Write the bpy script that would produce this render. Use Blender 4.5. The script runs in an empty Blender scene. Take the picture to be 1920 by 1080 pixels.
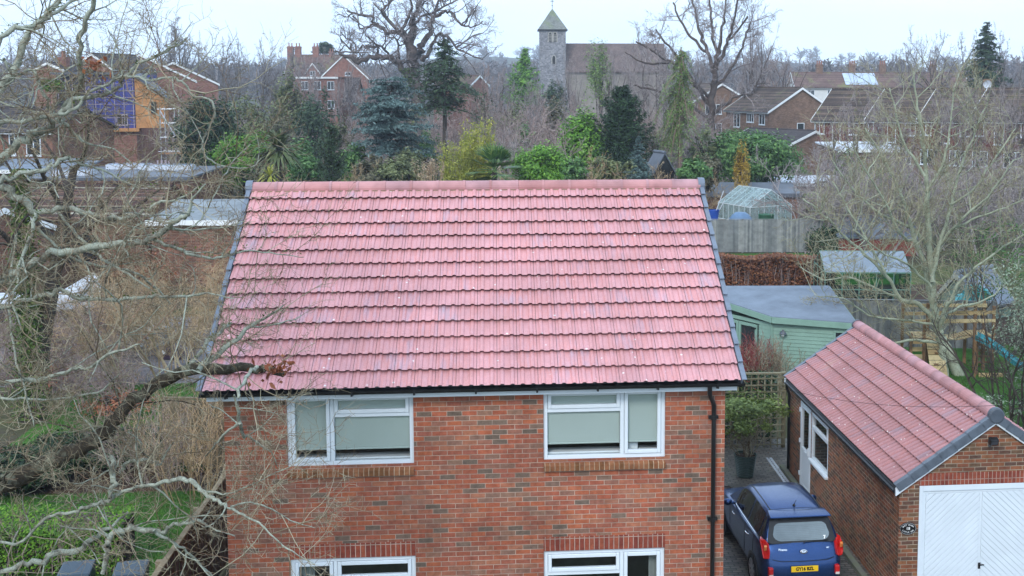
import bpy, math, random
import numpy as np
from mathutils import Vector, Matrix
PI = math.pi
# ------------------------------------------------------------------ scene, camera, sky, sun
scene = bpy.context.scene
COL = scene.collection
YAW, PITCH, FPX, U0, V0 = .082, .098, 2189.3, 1113.18, 370.63
CAM = np.array([4.05, -17.178, 9.608])
cd = bpy.data.cameras.new('camera'); cam = bpy.data.objects.new('camera', cd); COL.objects.link(cam)
cam.location = CAM; cam.rotation_euler = (PI/2 - PITCH, 0, -YAW)
cd.sensor_width = 36; cd.lens = FPX/1920*36
cd.shift_x = (960-U0)/1920; cd.shift_y = (V0-540)/1920
cd.clip_start = .1; cd.clip_end = 5000
scene.camera = cam
scene.view_settings.view_transform = 'Standard'; scene.view_settings.look = 'None'
scene.view_settings.gamma = 1; scene.view_settings.exposure = 0.72
scene.cycles.use_denoising = True
scene.cycles.max_bounces = 6; scene.cycles.diffuse_bounces = 3; scene.cycles.glossy_bounces = 3
scene.cycles.transmission_bounces = 4; scene.cycles.transparent_max_bounces = 8; scene.cycles.volume_bounces = 0
scene.cycles.caustics_reflective = False; scene.cycles.caustics_refractive = False

SUN_EL, SUN_AZ = math.radians(38), math.radians(205)      # compass bearing: behind the camera, a little to the left
world = bpy.data.worlds.new('World'); scene.world = world; world.use_nodes = True
nt = world.node_tree; nt.nodes.clear()
sky = nt.nodes.new('ShaderNodeTexSky'); sky.sky_type = 'NISHITA'; sky.sun_disc = False
sky.sun_elevation = SUN_EL; sky.sun_rotation = SUN_AZ; sky.dust_density = 3.0
mx = nt.nodes.new('ShaderNodeMixRGB'); mx.inputs[0].default_value = .90
# overcast cloud deck over the clear-sky model, with faint cloud structure
wt = nt.nodes.new('ShaderNodeTexCoord'); wm = nt.nodes.new('ShaderNodeMapping'); wm.inputs['Scale'].default_value = (1.6, 1.6, 5.0); nt.links.new(wt.outputs['Generated'], wm.inputs[0])
wn = nt.nodes.new('ShaderNodeTexNoise'); wn.inputs['Scale'].default_value = 2.2; wn.inputs['Detail'].default_value = 6; wn.inputs['Roughness'].default_value = .55; nt.links.new(wm.outputs[0], wn.inputs['Vector'])
wr = nt.nodes.new('ShaderNodeValToRGB'); wr.color_ramp.elements[0].position = .3; wr.color_ramp.elements[0].color = (7.2, 9.5, 12.6, 1); wr.color_ramp.elements[1].position = .7; wr.color_ramp.elements[1].color = (8.6, 10.8, 13.6, 1)
nt.links.new(wn.outputs['Fac'], wr.inputs[0]); nt.links.new(wr.outputs[0], mx.inputs[2])
nt.links.new(sky.outputs[0], mx.inputs[1])
bg = nt.nodes.new('ShaderNodeBackground'); bg.inputs[1].default_value = .1
nt.links.new(mx.outputs[0], bg.inputs[0])
wo = nt.nodes.new('ShaderNodeOutputWorld'); nt.links.new(bg.outputs[0], wo.inputs[0])
sl = bpy.data.lights.new('sun', 'SUN'); sl.energy = 1.2; sl.angle = math.radians(12); sl.color = (1, .965, .93)
sun = bpy.data.objects.new('sun', sl); COL.objects.link(sun)
sd = Vector((math.sin(SUN_AZ)*math.cos(SUN_EL), math.cos(SUN_AZ)*math.cos(SUN_EL), math.sin(SUN_EL)))
sun.rotation_euler = sd.to_track_quat('Z', 'Y').to_euler(); sun.location = (0, -30, 40)

# ------------------------------------------------------------------ photo measurements -> places in the world
_cy, _sy, _cp, _sp = math.cos(YAW), math.sin(YAW), math.cos(PITCH), math.sin(PITCH)
_F = np.array([_sy*_cp, _cy*_cp, -_sp]); _R = np.array([_cy, -_sy, 0]); _U = np.cross(_R, _F); _FH = np.array([_sy, _cy, 0])
def ray(px, py): return _F + _R*((px-U0)/FPX) + _U*((V0-py)/FPX)
def at(px, py, d):
    r = ray(px, py); return CAM + r*(d/(r@_FH))
def gp(px, py, z=0.0):
    r = ray(px, py); return CAM + r*((z-CAM[2])/r[2])
def ground_at(px, d, z=0.0):
    p = at(px, 300, d); return np.array([p[0], p[1], z])
def cam_rz(a): return a - YAW                               # a turn given in the camera's ground frame

# ------------------------------------------------------------------ mesh builder
def nrm(v):
    v = np.asarray(v, float); return v/(np.linalg.norm(v)+1e-12)
class MB:
    def __init__(s): s.v = []; s.q = []; s.t = []; s.n = 0
    def add(s, v, q=None, t=None):
        v = np.asarray(v, float).reshape(-1, 3); s.v.append(v)
        if q is not None and len(q): s.q.append(np.asarray(q, int).reshape(-1, 4)+s.n)
        if t is not None and len(t): s.t.append(np.asarray(t, int).reshape(-1, 3)+s.n)
        s.n += len(v); return s
    def quad(s, a, b, c, d): return s.add([a, b, c, d], [[0, 1, 2, 3]])
    def tri(s, a, b, c): return s.add([a, b, c], t=[[0, 1, 2]])
    def box(s, x0, y0, z0, x1, y1, z1):
        return s.hexa([(x0, y0, z0), (x1, y0, z0), (x1, y1, z0), (x0, y1, z0), (x0, y0, z1), (x1, y0, z1), (x1, y1, z1), (x0, y1, z1)])
    def hexa(s, p): return s.add(p, [[3, 2, 1, 0], [4, 5, 6, 7], [0, 1, 5, 4], [1, 2, 6, 5], [2, 3, 7, 6], [3, 0, 4, 7]])
    def obox(s, c, ax, ay, az):
        c, ax, ay, az = (np.asarray(k, float) for k in (c, ax, ay, az))
        return s.hexa([c-ax-ay-az, c+ax-ay-az, c+ax+ay-az, c-ax+ay-az, c-ax-ay+az, c+ax-ay+az, c+ax+ay+az, c-ax+ay+az])
    def bar(s, a, b, w, h=None, up=(0, 0, 1)):
        a, b = np.asarray(a, float), np.asarray(b, float); h = h or w
        t = nrm(b-a); u = np.asarray(up, float)
        if abs(t@nrm(u)) > .95: u = np.array([0, 1., 0])
        x = nrm(np.cross(t, u)); z = np.cross(x, t)
        return s.obox((a+b)/2, x*w/2, (b-a)/2, z*h/2)
    def poly(s, pts):                                        # fan of a convex outline
        n = len(pts); return s.add(pts, t=[[0, i, i+1] for i in range(1, n-1)])
    def prism(s, pts, off):                                  # convex outline pushed along off
        pts = np.asarray(pts, float); off = np.asarray(off, float); n = len(pts)
        s.add(np.vstack([pts, pts+off]), [[i, (i+1) % n, n+(i+1) % n, n+i] for i in range(n)],
              [[0, i+1, i] for i in range(1, n-1)]+[[n, n+i, n+i+1] for i in range(1, n-1)]); return s
    def tubes(s, polys, rads, sides=5):
        groups = {}
        for p, r in zip(polys, rads): groups.setdefault(len(p), []).append((p, r))
        for k, g in groups.items():
            P = np.array([x[0] for x in g], float); Rr = np.array([x[1] for x in g], float)
            T = np.empty_like(P); T[:, 1:-1] = P[:, 2:]-P[:, :-2]; T[:, 0] = P[:, 1]-P[:, 0]; T[:, -1] = P[:, -1]-P[:, -2]
            T /= np.linalg.norm(T, axis=2, keepdims=True)+1e-12
            main = T.mean(1); ref = np.where(np.abs(main[:, 2:3]) > .8, np.array([[1., 0, 0]]), np.array([[0, 0, 1.]]))[:, None, :]
            N = np.cross(T, ref); N /= np.linalg.norm(N, axis=2, keepdims=True)+1e-12; B = np.cross(T, N)
            a = np.arange(sides)*2*PI/sides
            V = P[:, :, None]+(N[:, :, None]*np.cos(a)[None, None, :, None]+B[:, :, None]*np.sin(a)[None, None, :, None])*Rr[:, :, None, None]
            m = len(g); i = np.arange(k-1)[:, None]*sides; j = np.arange(sides)[None, :]; j2 = (j+1) % sides
            q = np.stack([i+j, i+j2, i+sides+j2, i+sides+j], -1).reshape(-1, 4)
            Q = (q[None]+(np.arange(m)*k*sides)[:, None, None]).reshape(-1, 4)
            cap = []
            if sides > 3 and m < 60:
                for e in range(m):
                    for base in (e*k*sides, e*k*sides+(k-1)*sides): cap += [[base, base+i2, base+i2+1] for i2 in range(1, sides-1)]
            s.add(V.reshape(-1, 3), Q, cap if cap else None)
        return s
    def tube(s, pts, r, sides=8):
        r = [r]*len(pts) if np.isscalar(r) else r
        return s.tubes([pts], [r], sides)
    def lathe(s, prof, c=(0, 0, 0), n=16, axis='z'):
        V = []
        for r, z in prof:
            for k in range(n):
                a = 2*PI*k/n; p = (r*math.cos(a), r*math.sin(a), z)
                if axis == 'x': p = (p[2], p[0], p[1])
                if axis == 'y': p = (p[0], p[2], p[1])
                V.append((p[0]+c[0], p[1]+c[1], p[2]+c[2]))
        return s.add(V, [[i*n+k, i*n+(k+1) % n, (i+1)*n+(k+1) % n, (i+1)*n+k] for i in range(len(prof)-1) for k in range(n)])
    def merge(s, o, M=None, sc=1.0, rz=0.0, loc=(0, 0, 0)):
        if not o.v: return s
        V = np.vstack(o.v)*np.asarray(sc)
        if rz: c, n_ = math.cos(rz), math.sin(rz); V = V@np.array([[c, n_, 0], [-n_, c, 0], [0, 0, 1]])
        V = V+np.asarray(loc)
        return s.add(V, np.vstack(o.q) if o.q else None, np.vstack(o.t) if o.t else None)
    def mesh(s, name, mat, smooth=False):
        me = bpy.data.meshes.new(name); V = np.vstack(s.v)
        Q = np.vstack(s.q) if s.q else np.zeros((0, 4), int); T = np.vstack(s.t) if s.t else np.zeros((0, 3), int)
        me.vertices.add(len(V)); me.vertices.foreach_set('co', V.ravel())
        L = np.concatenate([Q.ravel(), T.ravel()]); me.loops.add(len(L)); me.loops.foreach_set('vertex_index', L)
        st = np.concatenate([np.arange(len(Q))*4, len(Q)*4+np.arange(len(T))*3])
        me.polygons.add(len(st)); me.polygons.foreach_set('loop_start', st)
        me.polygons.foreach_set('use_smooth', np.full(len(st), bool(smooth)))
        me.update(calc_edges=True); me.validate()
        if mat: me.materials.append(mat)
        return me
    def build(s, name, mat, parent=None, smooth=False):
        o = bpy.data.objects.new(name, s.mesh(name, mat, smooth)); COL.objects.link(o)
        if parent is not None: o.parent = parent
        return o
def tag(o, label=None, cat=None, group=None, kind=None):
    if label: o['label'] = label
    if cat: o['category'] = cat
    if group: o['group'] = group
    if kind: o['kind'] = kind
    return o
def thing(name, label, cat, loc=(0, 0, 0), rz=0.0, group=None):
    o = bpy.data.objects.new(name, None); COL.objects.link(o); o.empty_display_size = .3
    o.location = loc; o.rotation_euler = (0, 0, rz); return tag(o, label, cat, group)
def recal(o):                                               # outward normals on a closed part
    import bmesh
    bm = bmesh.new(); bm.from_mesh(o.data); bmesh.ops.recalc_face_normals(bm, faces=bm.faces[:]); bm.to_mesh(o.data); bm.free(); return o
def copy_thing(o, loc, rz=0.0, sc=None, label=None):
    def cp(a, par):
        c = a.copy(); COL.objects.link(c)
        if par is not None: c.parent = par
        for ch in list(a.children): cp(ch, c)
        return c
    r = cp(o, None); r.location = loc; r.rotation_euler = (0, 0, rz)
    if sc is not None: r.scale = (sc, sc, sc) if np.isscalar(sc) else sc
    if label: r['label'] = label
    return r

# ------------------------------------------------------------------ materials
def new_mat(name):
    m = bpy.data.materials.new(name); m.use_nodes = True; t = m.node_tree
    b = t.nodes['Principled BSDF']; return m, t, b
def node(t, kind, **kw):
    n = t.nodes.new(kind)
    for k, v in kw.items(): setattr(n, k, v)
    return n
def setin(n, **kw):
    for k, v in kw.items(): n.inputs[k.replace('_', ' ')].default_value = v
def ramp(t, stops, interp='LINEAR'):
    r = node(t, 'ShaderNodeValToRGB'); e = r.color_ramp.elements; r.color_ramp.interpolation = interp
    while len(e) < len(stops): e.new(.5)
    for k, (p, c) in enumerate(stops): e[k].position = p; e[k].color = (*c, 1) if len(c) == 3 else c
    return r
def mixc(t, f, a, b, blend='MIX'):
    n = node(t, 'ShaderNodeMixRGB', blend_type=blend)
    for i, x in ((0, f), (1, a), (2, b)):
        if hasattr(x, 'links'): t.links.new(x, n.inputs[i])
        elif i == 0: n.inputs[0].default_value = x
        else: n.inputs[i].default_value = (*x, 1)
    return n.outputs[0]
def mth(t, op, a, b=None):
    n = node(t, 'ShaderNodeMath', operation=op)
    for i, x in enumerate((a, b)):
        if x is None: continue
        if hasattr(x, 'links'): t.links.new(x, n.inputs[i])
        else: n.inputs[i].default_value = x
    return n.outputs[0]
def scol(c, k): return tuple(min(1, max(0, x*k)) for x in c)
def noise(t, scale, detail=4, rough=.6, vec=None):
    n = node(t, 'ShaderNodeTexNoise'); setin(n, Scale=scale, Detail=detail, Roughness=rough)
    if vec is None: vec = node(t, 'ShaderNodeTexCoord').outputs['Object']
    t.links.new(vec, n.inputs['Vector']); return n.outputs['Fac']
def bump(t, b, h, dist=.01, strength=.6):
    n = node(t, 'ShaderNodeBump'); n.inputs['Strength'].default_value = strength; n.inputs['Distance'].default_value = dist
    t.links.new(h, n.inputs['Height']); t.links.new(n.outputs[0], b.inputs['Normal'])
def plain(name, c, rough=.6, var=.25, scale=3.0, spec=.3, metal=0.0, bmp=0.0, c2=None):
    m, t, b = new_mat(name)
    f = noise(t, scale, 6, .65)
    r = ramp(t, [(.3, scol(c, 1-var)), (.7, c2 or scol(c, 1+var))]); t.links.new(f, r.inputs[0]); t.links.new(r.outputs[0], b.inputs['Base Color'])
    b.inputs['Roughness'].default_value = rough; b.inputs['Specular IOR Level'].default_value = spec; b.inputs['Metallic'].default_value = metal
    if bmp: bump(t, b, noise(t, scale*8, 3), bmp)
    return m
def island(name, stops, rough=.7, spec=.2, nvar=.25, nscale=1.5, trans=0.0):   # one colour per leaf, twig or tile
    m, t, b = new_mat(name)
    g = node(t, 'ShaderNodeNewGeometry'); r = ramp(t, stops); t.links.new(g.outputs['Random Per Island'], r.inputs[0])
    f = noise(t, nscale, 3); k = ramp(t, [(.3, (1-nvar,)*3), (.7, (1+nvar*.6,)*3)]); t.links.new(f, k.inputs[0])
    c = mixc(t, 1.0, r.outputs[0], k.outputs[0], 'MULTIPLY'); t.links.new(c, b.inputs['Base Color'])
    b.inputs['Roughness'].default_value = rough; b.inputs['Specular IOR Level'].default_value = spec
    if trans:
        tr = node(t, 'ShaderNodeBsdfTranslucent'); t.links.new(c, tr.inputs[0])
        ms = node(t, 'ShaderNodeMixShader'); ms.inputs[0].default_value = trans
        t.links.new(b.outputs[0], ms.inputs[1]); t.links.new(tr.outputs[0], ms.inputs[2])
        t.links.new(ms.outputs[0], t.nodes['Material Output'].inputs[0])
    return m
def wall_uv(t, vscale=1.0):                                 # u along the wall, v up it, from the face's own direction
    tc = node(t, 'ShaderNodeTexCoord'); s1 = node(t, 'ShaderNodeSeparateXYZ'); t.links.new(tc.outputs['Object'], s1.inputs[0])
    s2 = node(t, 'ShaderNodeSeparateXYZ'); t.links.new(tc.outputs['Normal'], s2.inputs[0])
    ay = mth(t, 'GREATER_THAN', mth(t, 'ABSOLUTE', s2.outputs[0]), .6)
    mu = node(t, 'ShaderNodeMix'); t.links.new(ay, mu.inputs[0]); t.links.new(s1.outputs[0], mu.inputs[2]); t.links.new(s1.outputs[1], mu.inputs[3])
    cx = node(t, 'ShaderNodeCombineXYZ'); t.links.new(mu.outputs[0], cx.inputs[0])
    t.links.new(mth(t, 'MULTIPLY', s1.outputs[2], vscale), cx.inputs[1]); return cx.outputs[0]
def brick(name, stops, mortar=(.42, .36, .31), w=.225, h=.075, ms=.0065, vscale=1.0, stain=.3, off=.5, rough=.85, moss=None, bd=.006, soot=None):
    m, t, b = new_mat(name); uv = wall_uv(t, vscale)
    n = node(t, 'ShaderNodeTexBrick'); n.offset = off; n.offset_frequency = 2
    setin(n, Scale=1.0, Mortar_Size=ms, Mortar_Smooth=.25, Bias=0.0, Brick_Width=w, Row_Height=h)
    n.inputs['Color1'].default_value = (0, 0, 0, 1); n.inputs['Color2'].default_value = (1, 1, 1, 1); n.inputs['Mortar'].default_value = (.5, .5, .5, 1)
    wob = node(t, 'ShaderNodeTexNoise'); setin(wob, Scale=9.0, Detail=2.0); t.links.new(uv, wob.inputs['Vector'])
    ad = node(t, 'ShaderNodeVectorMath', operation='MULTIPLY_ADD'); t.links.new(wob.outputs['Color'], ad.inputs[0]); ad.inputs[1].default_value = (.008, .005, 0); t.links.new(uv, ad.inputs[2])
    t.links.new(ad.outputs[0], n.inputs['Vector'])
    r = ramp(t, stops); t.links.new(n.outputs['Color'], r.inputs[0])
    f = noise(t, 11, 6, .72); k = ramp(t, [(.25, (.55,)*3), (.75, (1.32,)*3)]); t.links.new(f, k.inputs[0])
    c = mixc(t, 1.0, r.outputs[0], k.outputs[0], 'MULTIPLY')
    mv = ramp(t, [(.3, scol(mortar, .6)), (.65, scol(mortar, 1.15))]); t.links.new(noise(t, 2.2, 5), mv.inputs[0])
    c = mixc(t, n.outputs['Fac'], c, mv.outputs[0])
    s = ramp(t, [(.35, (1-stain,)*3), (.6, (1.05,)*3)]); t.links.new(noise(t, .55, 6, .7), s.inputs[0]); c = mixc(t, 1.0, c, s.outputs[0], 'MULTIPLY')
    if moss:
        mm = ramp(t, [(moss[1], (0, 0, 0)), (moss[1]+.12, (1, 1, 1))]); t.links.new(noise(t, moss[2], 7, .75), mm.inputs[0]); c = mixc(t, mth(t, 'MULTIPLY', mm.outputs[0], moss[3]), c, moss[0])
    t.links.new(c, b.inputs['Base Color']); b.inputs['Roughness'].default_value = rough; b.inputs['Specular IOR Level'].default_value = .2
    hgt = mth(t, 'SUBTRACT', mth(t, 'MULTIPLY', f, .5), n.outputs['Fac']); bump(t, b, hgt, bd, .7)
    return m
def glass(name='window_glass', tint=(.93, .96, .96), refl=1.0):
    m, t, b = new_mat(name)
    tr = node(t, 'ShaderNodeBsdfTransparent'); tr.inputs[0].default_value = (*tint, 1)
    gl = node(t, 'ShaderNodeBsdfGlossy'); gl.inputs['Roughness'].default_value = .02; gl.inputs[0].default_value = (refl,)*3+(1,)
    lw = node(t, 'ShaderNodeLayerWeight'); lw.inputs[0].default_value = .5; fac = mth(t, 'ADD', .05, mth(t, 'MULTIPLY', .9, mth(t, 'POWER', lw.outputs['Facing'], 4.0)))
    ms = node(t, 'ShaderNodeMixShader'); t.links.new(fac, ms.inputs[0]); t.links.new(tr.outputs[0], ms.inputs[1]); t.links.new(gl.outputs[0], ms.inputs[2])
    t.links.new(ms.outputs[0], t.nodes['Material Output'].inputs[0]); return m
def darkglass(name, c=(.02, .025, .03), rough=.04): 
    m, t, b = new_mat(name); b.inputs['Base Color'].default_value = (*c, 1); b.inputs['Roughness'].default_value = rough; b.inputs['Specular IOR Level'].default_value = .7
    f = noise(t, 3); r = ramp(t, [(.3, (rough*.6,)*3), (.7, (rough*1.6,)*3)]); t.links.new(f, r.inputs[0]); t.links.new(r.outputs[0], b.inputs['Roughness']); return m
M = {}
BR = [(0, (.15, .108, .08)), (.06, (.19, .128, .093)), (.12, (.28, .135, .092)), (.24, (.31, .103, .064)), (.45, (.38, .108, .06)), (.62, (.42, .124, .059)), (.72, (.34, .11, .072)), (.82, (.40, .15, .082)), (.92, (.32, .135, .085)), (1, (.27, .15, .10))]
M['brick'] = brick('red_multi_brick', BR, mortar=(.46, .345, .27), ms=.005, moss=((.33, .24, .20), .58, .8, .34))
M['brick_g'] = brick('garage_brick', [(0, (.12, .068, .048)), (.25, (.15, .075, .05)), (.3, (.22, .085, .05)), (.6, (.28, .10, .05)), (.8, (.31, .13, .06)), (.85, (.14, .08, .05)), (1, (.19, .11, .06))], mortar=(.40, .33, .24), moss=((.10, .10, .035), .58, 1.3, .55))
M['soldier'] = brick('soldier_course_brick', [(0, (.20, .045, .03)), (.5, (.27, .06, .035)), (1, (.32, .085, .045))], mortar=(.42, .30, .24), w=.075, h=.30, off=0, stain=.15)
M['sillbrick'] = brick('sill_brick', [(0, (.17, .075, .03)), (.5, (.26, .10, .045)), (1, (.30, .13, .06))], mortar=(.42, .30, .2), w=.075, h=.30, off=0, stain=.2)
M['brick_far'] = brick('brown_brick', [(0, (.13, .075, .05)), (.5, (.20, .11, .07)), (1, (.26, .15, .095))], mortar=(.30, .24, .2), stain=.2)
M['brick_old'] = brick('old_red_brick', [(0, (.10, .05, .035)), (.5, (.21, .085, .05)), (1, (.30, .13, .075))], mortar=(.30, .24, .2), stain=.35)
M['brick_red'] = brick('bright_red_brick', [(0, (.20, .085, .062)), (.5, (.27, .115, .085)), (1, (.33, .15, .11))], mortar=(.30, .22, .18), stain=.2)
M['tilehang'] = brick('hung_red_tiles', [(0, (.14, .05, .045)), (.5, (.18, .06, .05)), (1, (.23, .08, .065))], mortar=(.06, .02, .02), w=.17, h=.115, ms=.012, stain=.15)
M['flint'] = brick('flint_rubble', [(0, (.16, .16, .18)), (.4, (.23, .23, .25)), (.7, (.29, .285, .30)), (1, (.36, .35, .35))], mortar=(.26, .255, .26), w=.34, h=.24, ms=.03, stain=.3, off=.37, bd=.02)
def rooftile(name, stops, row=.32, w=.3, moss=None, mortar=(.03, .025, .025), ms=.03): return brick(name, stops, mortar=mortar, w=w, h=row, ms=ms, vscale=1.75, stain=.3, off=.5, moss=moss, bd=.03)
M['tile_brown'] = rooftile('brown_concrete_tiles', [(0, (.085, .06, .05)), (.5, (.13, .09, .07)), (1, (.17, .12, .09))], moss=((.16, .17, .05), .55, .8, .6))
M['tile_dark'] = rooftile('dark_roof_tiles', [(0, (.05, .042, .045)), (.5, (.075, .06, .06)), (1, (.10, .08, .075))], row=.2, w=.2, ms=.012)
M['tile_moss'] = rooftile('mossy_clay_tiles', [(0, (.06, .032, .028)), (.5, (.11, .055, .042)), (.8, (.17, .085, .06)), (.9, (.30, .26, .2)), (1, (.4, .38, .3))], row=.17, w=.17, ms=.014, moss=((.15, .15, .04), .6, 1.1, .8))
M['tile_far'] = rooftile('weathered_tiles', [(0, (.15, .09, .075)), (.5, (.20, .12, .10)), (1, (.25, .155, .13))], row=.25, w=.25, ms=.02, moss=((.20, .21, .08), .52, .35, .7))
M['shingle'] = rooftile('grey_shingles', [(0, (.19, .20, .18)), (.5, (.24, .25, .22)), (1, (.29, .30, .27))], row=.2, w=.2, ms=.012, mortar=(.12, .12, .12), moss=((.18, .23, .08), .5, .35, .6))
M['church_tile'] = rooftile('church_roof_tiles', [(0, (.14, .105, .095)), (.5, (.18, .13, .115)), (1, (.22, .16, .14))], row=.2, w=.2, ms=.012, mortar=(.09, .07, .065), moss=((.18, .2, .09), .58, .25, .6))
M['white'] = plain('white_upvc', (.68, .73, .765), .35, .04, 2, .4)
M['wood_white'] = plain('white_paint', (.74, .75, .74), .5, .06, 3)
M['render'] = plain('white_render', (.62, .62, .6), .8, .08, 1.5)
M['black'] = plain('black_plastic', (.012, .012, .013), .35, .3, 4, .4)
M['greycap_dark'] = plain('dark_grey_verge', (.095, .115, .14), .4, .25, 6, .4)
M['greycap'] = plain('grey_verge_plastic', (.15, .175, .215), .5, .15, 5, .3)
M['lead'] = plain('lead_grey', (.07, .085, .105), .45, .25, 3, .4, 0, .004)
M['felt'] = plain('mineral_felt', (.165, .195, .235), .75, .22, 1.2, .2, 0, .004)
M['felt_dark'] = plain('dark_flat_roofing', (.09, .10, .12), .55, .3, .7, .4, 0, .003)
M['felt_light'] = plain('pale_flat_roofing', (.52, .55, .60), .6, .15, 1.2)
M['glass'] = glass()
M['glass_dark'] = darkglass('dark_window_glass')
M['steel'] = plain('galvanised_steel', (.55, .56, .58), .4, .15, 5, .5, .6)
M['black_metal'] = plain('black_iron', (.015, .015, .016), .4, .2, 8)
HAZE = .00048
# ------------------------------------------------------------------ ground, drive, lawns
def flat_brick(name, stops, mortar, w, h, ms=.008, moss=None):
    m, t, b = new_mat(name); tc = node(t, 'ShaderNodeTexCoord'); n = node(t, 'ShaderNodeTexBrick')
    setin(n, Scale=1.0, Mortar_Size=ms, Mortar_Smooth=.3, Brick_Width=w, Row_Height=h)
    n.inputs['Color1'].default_value = (0, 0, 0, 1); n.inputs['Color2'].default_value = (1, 1, 1, 1); t.links.new(tc.outputs['Object'], n.inputs['Vector'])
    r = ramp(t, stops); t.links.new(n.outputs['Color'], r.inputs[0]); c = mixc(t, n.outputs['Fac'], r.outputs[0], mortar)
    k = ramp(t, [(.3, (.65,)*3), (.7, (1.2,)*3)]); t.links.new(noise(t, 4, 6, .7), k.inputs[0]); c = mixc(t, 1.0, c, k.outputs[0], 'MULTIPLY')
    if moss:
        mm = ramp(t, [(.55, (0, 0, 0)), (.68, (1, 1, 1))]); t.links.new(noise(t, 1.1, 6, .7), mm.inputs[0]); c = mixc(t, mth(t, 'MULTIPLY', mm.outputs[0], .6), c, moss)
    t.links.new(c, b.inputs['Base Color']); b.inputs['Roughness'].default_value = .55; bump(t, b, mth(t, 'SUBTRACT', 1.0, n.outputs['Fac']), .006, .6); return m
def blend(name, a, b_, scale, lo=.42, hi=.58, rough=.9, bmp=.02, c=None):
    m, t, b = new_mat(name); r = ramp(t, [(lo, a), (hi, b_)]); t.links.new(noise(t, scale, 8, .7), r.inputs[0]); o = r.outputs[0]
    k = ramp(t, [(.3, (.65,)*3), (.7, (1.3,)*3)]); t.links.new(noise(t, scale*14, 4, .7), k.inputs[0]); o = mixc(t, 1.0, o, k.outputs[0], 'MULTIPLY')
    t.links.new(o, b.inputs['Base Color']); b.inputs['Roughness'].default_value = rough; b.inputs['Specular IOR Level'].default_value = .15
    bump(t, b, noise(t, scale*20, 3), bmp); return m
M['ground'] = blend('garden_earth', (.055, .042, .03), (.075, .085, .028), .12)
M['lawn'] = blend('winter_lawn', (.03, .095, .012), (.06, .15, .02), .9, .35, .65)
M['litter'] = blend('leaf_litter', (.032, .022, .016), (.075, .042, .026), 1.4)
M['paving'] = flat_brick('block_paving', [(0, (.085, .07, .058)), (.5, (.135, .11, .09)), (1, (.19, .155, .125))], (.03, .03, .02), .2, .1, .016, (.07, .085, .03))
M['slab'] = flat_brick('patio_slabs', [(0, (.17, .16, .16)), (1, (.25, .24, .23))], (.08, .075, .07), .6, .45, .01)
M['gravel'] = blend('wet_gravel', (.12, .11, .11), (.19, .17, .17), 3.0)
def sheet(name, pts, z, mat):
    mb = MB(); mb.poly([(p[0], p[1], z) for p in pts]); return tag(mb.build(name, mat), kind='structure')
def rect(name, x0, y0, x1, y1, z, mat): return sheet(name, [(x0, y0), (x1, y0), (x1, y1), (x0, y1)], z, mat)
# one ground sheet that runs to the horizon and swells into low wooded hills a kilometre away
mb = MB(); gx = np.concatenate([np.linspace(-1500, -200, 14), np.linspace(-150, 250, 9), np.linspace(300, 1700, 14)]); gy = np.concatenate([[-120], np.linspace(0, 400, 9), np.linspace(480, 1500, 16)])
GX, GY = np.meshgrid(gx, gy)
def hill_z(x, y): 
    e = np.clip((y-560)/700, 0, 1); return e*e*(3-2*e)*(30+9*np.sin(x*.0063+1)+6*np.sin(x*.017+2.2)+5*np.sin(y*.004))
GZ = hill_z(GX, GY); nx_ = len(gx); ii = (np.arange(len(gy)-1)[:, None]*nx_+np.arange(nx_-1)[None]).ravel()
mb.add(np.stack([GX, GY, GZ], -1).reshape(-1, 3), np.stack([ii, ii+1, ii+nx_+1, ii+nx_], -1)); tag(mb.build('ground', M['ground']), kind='structure')
rect('driveway', 7.2, -8, 15.5, 13.2, .004, M['paving'])
rect('lawn', -9, -6, -2.0, 10.3, .004, M['lawn'])
rect('lawn', -9.0, 14.2, -1.0, 20.5, .004, M['lawn'])
rect('lawn', 14.5, 12.2, 26, 23.6, .006, M['lawn'])
rect('lawn', 12, 36.8, 24, 47.3, .004, M['lawn'])
rect('patio', -14.5, 20.5, -1.2, 31.5, .006, M['gravel'])
rect('flower_bed', -12, 10.4, -2.4, 14.1, .004, M['litter'])
rect('flower_bed', 11.5, 23.9, 26, 36.5, .008, M['litter'])
mb = MB(); mb.box(11.02, -4, .0, 11.14, 10.8, .09); tag(mb.build('kerb', plain('mossy_concrete', (.22, .21, .19), .9, .35, 3, .2, 0, .01, (.14, .16, .09))), kind='structure')
mb = MB()
for k in range(2): mb.box(10.86+k*.09, 7.9, .006, 10.92+k*.09, 11.6, .014)
for k in range(26): mb.box(10.925, 7.95+k*.14, .006, 10.945, 8.02+k*.14, .012)
tag(mb.build('drain_channel', M['steel']), 'grey metal drain channel set in the paving beside the brick garage', 'drain')

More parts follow.
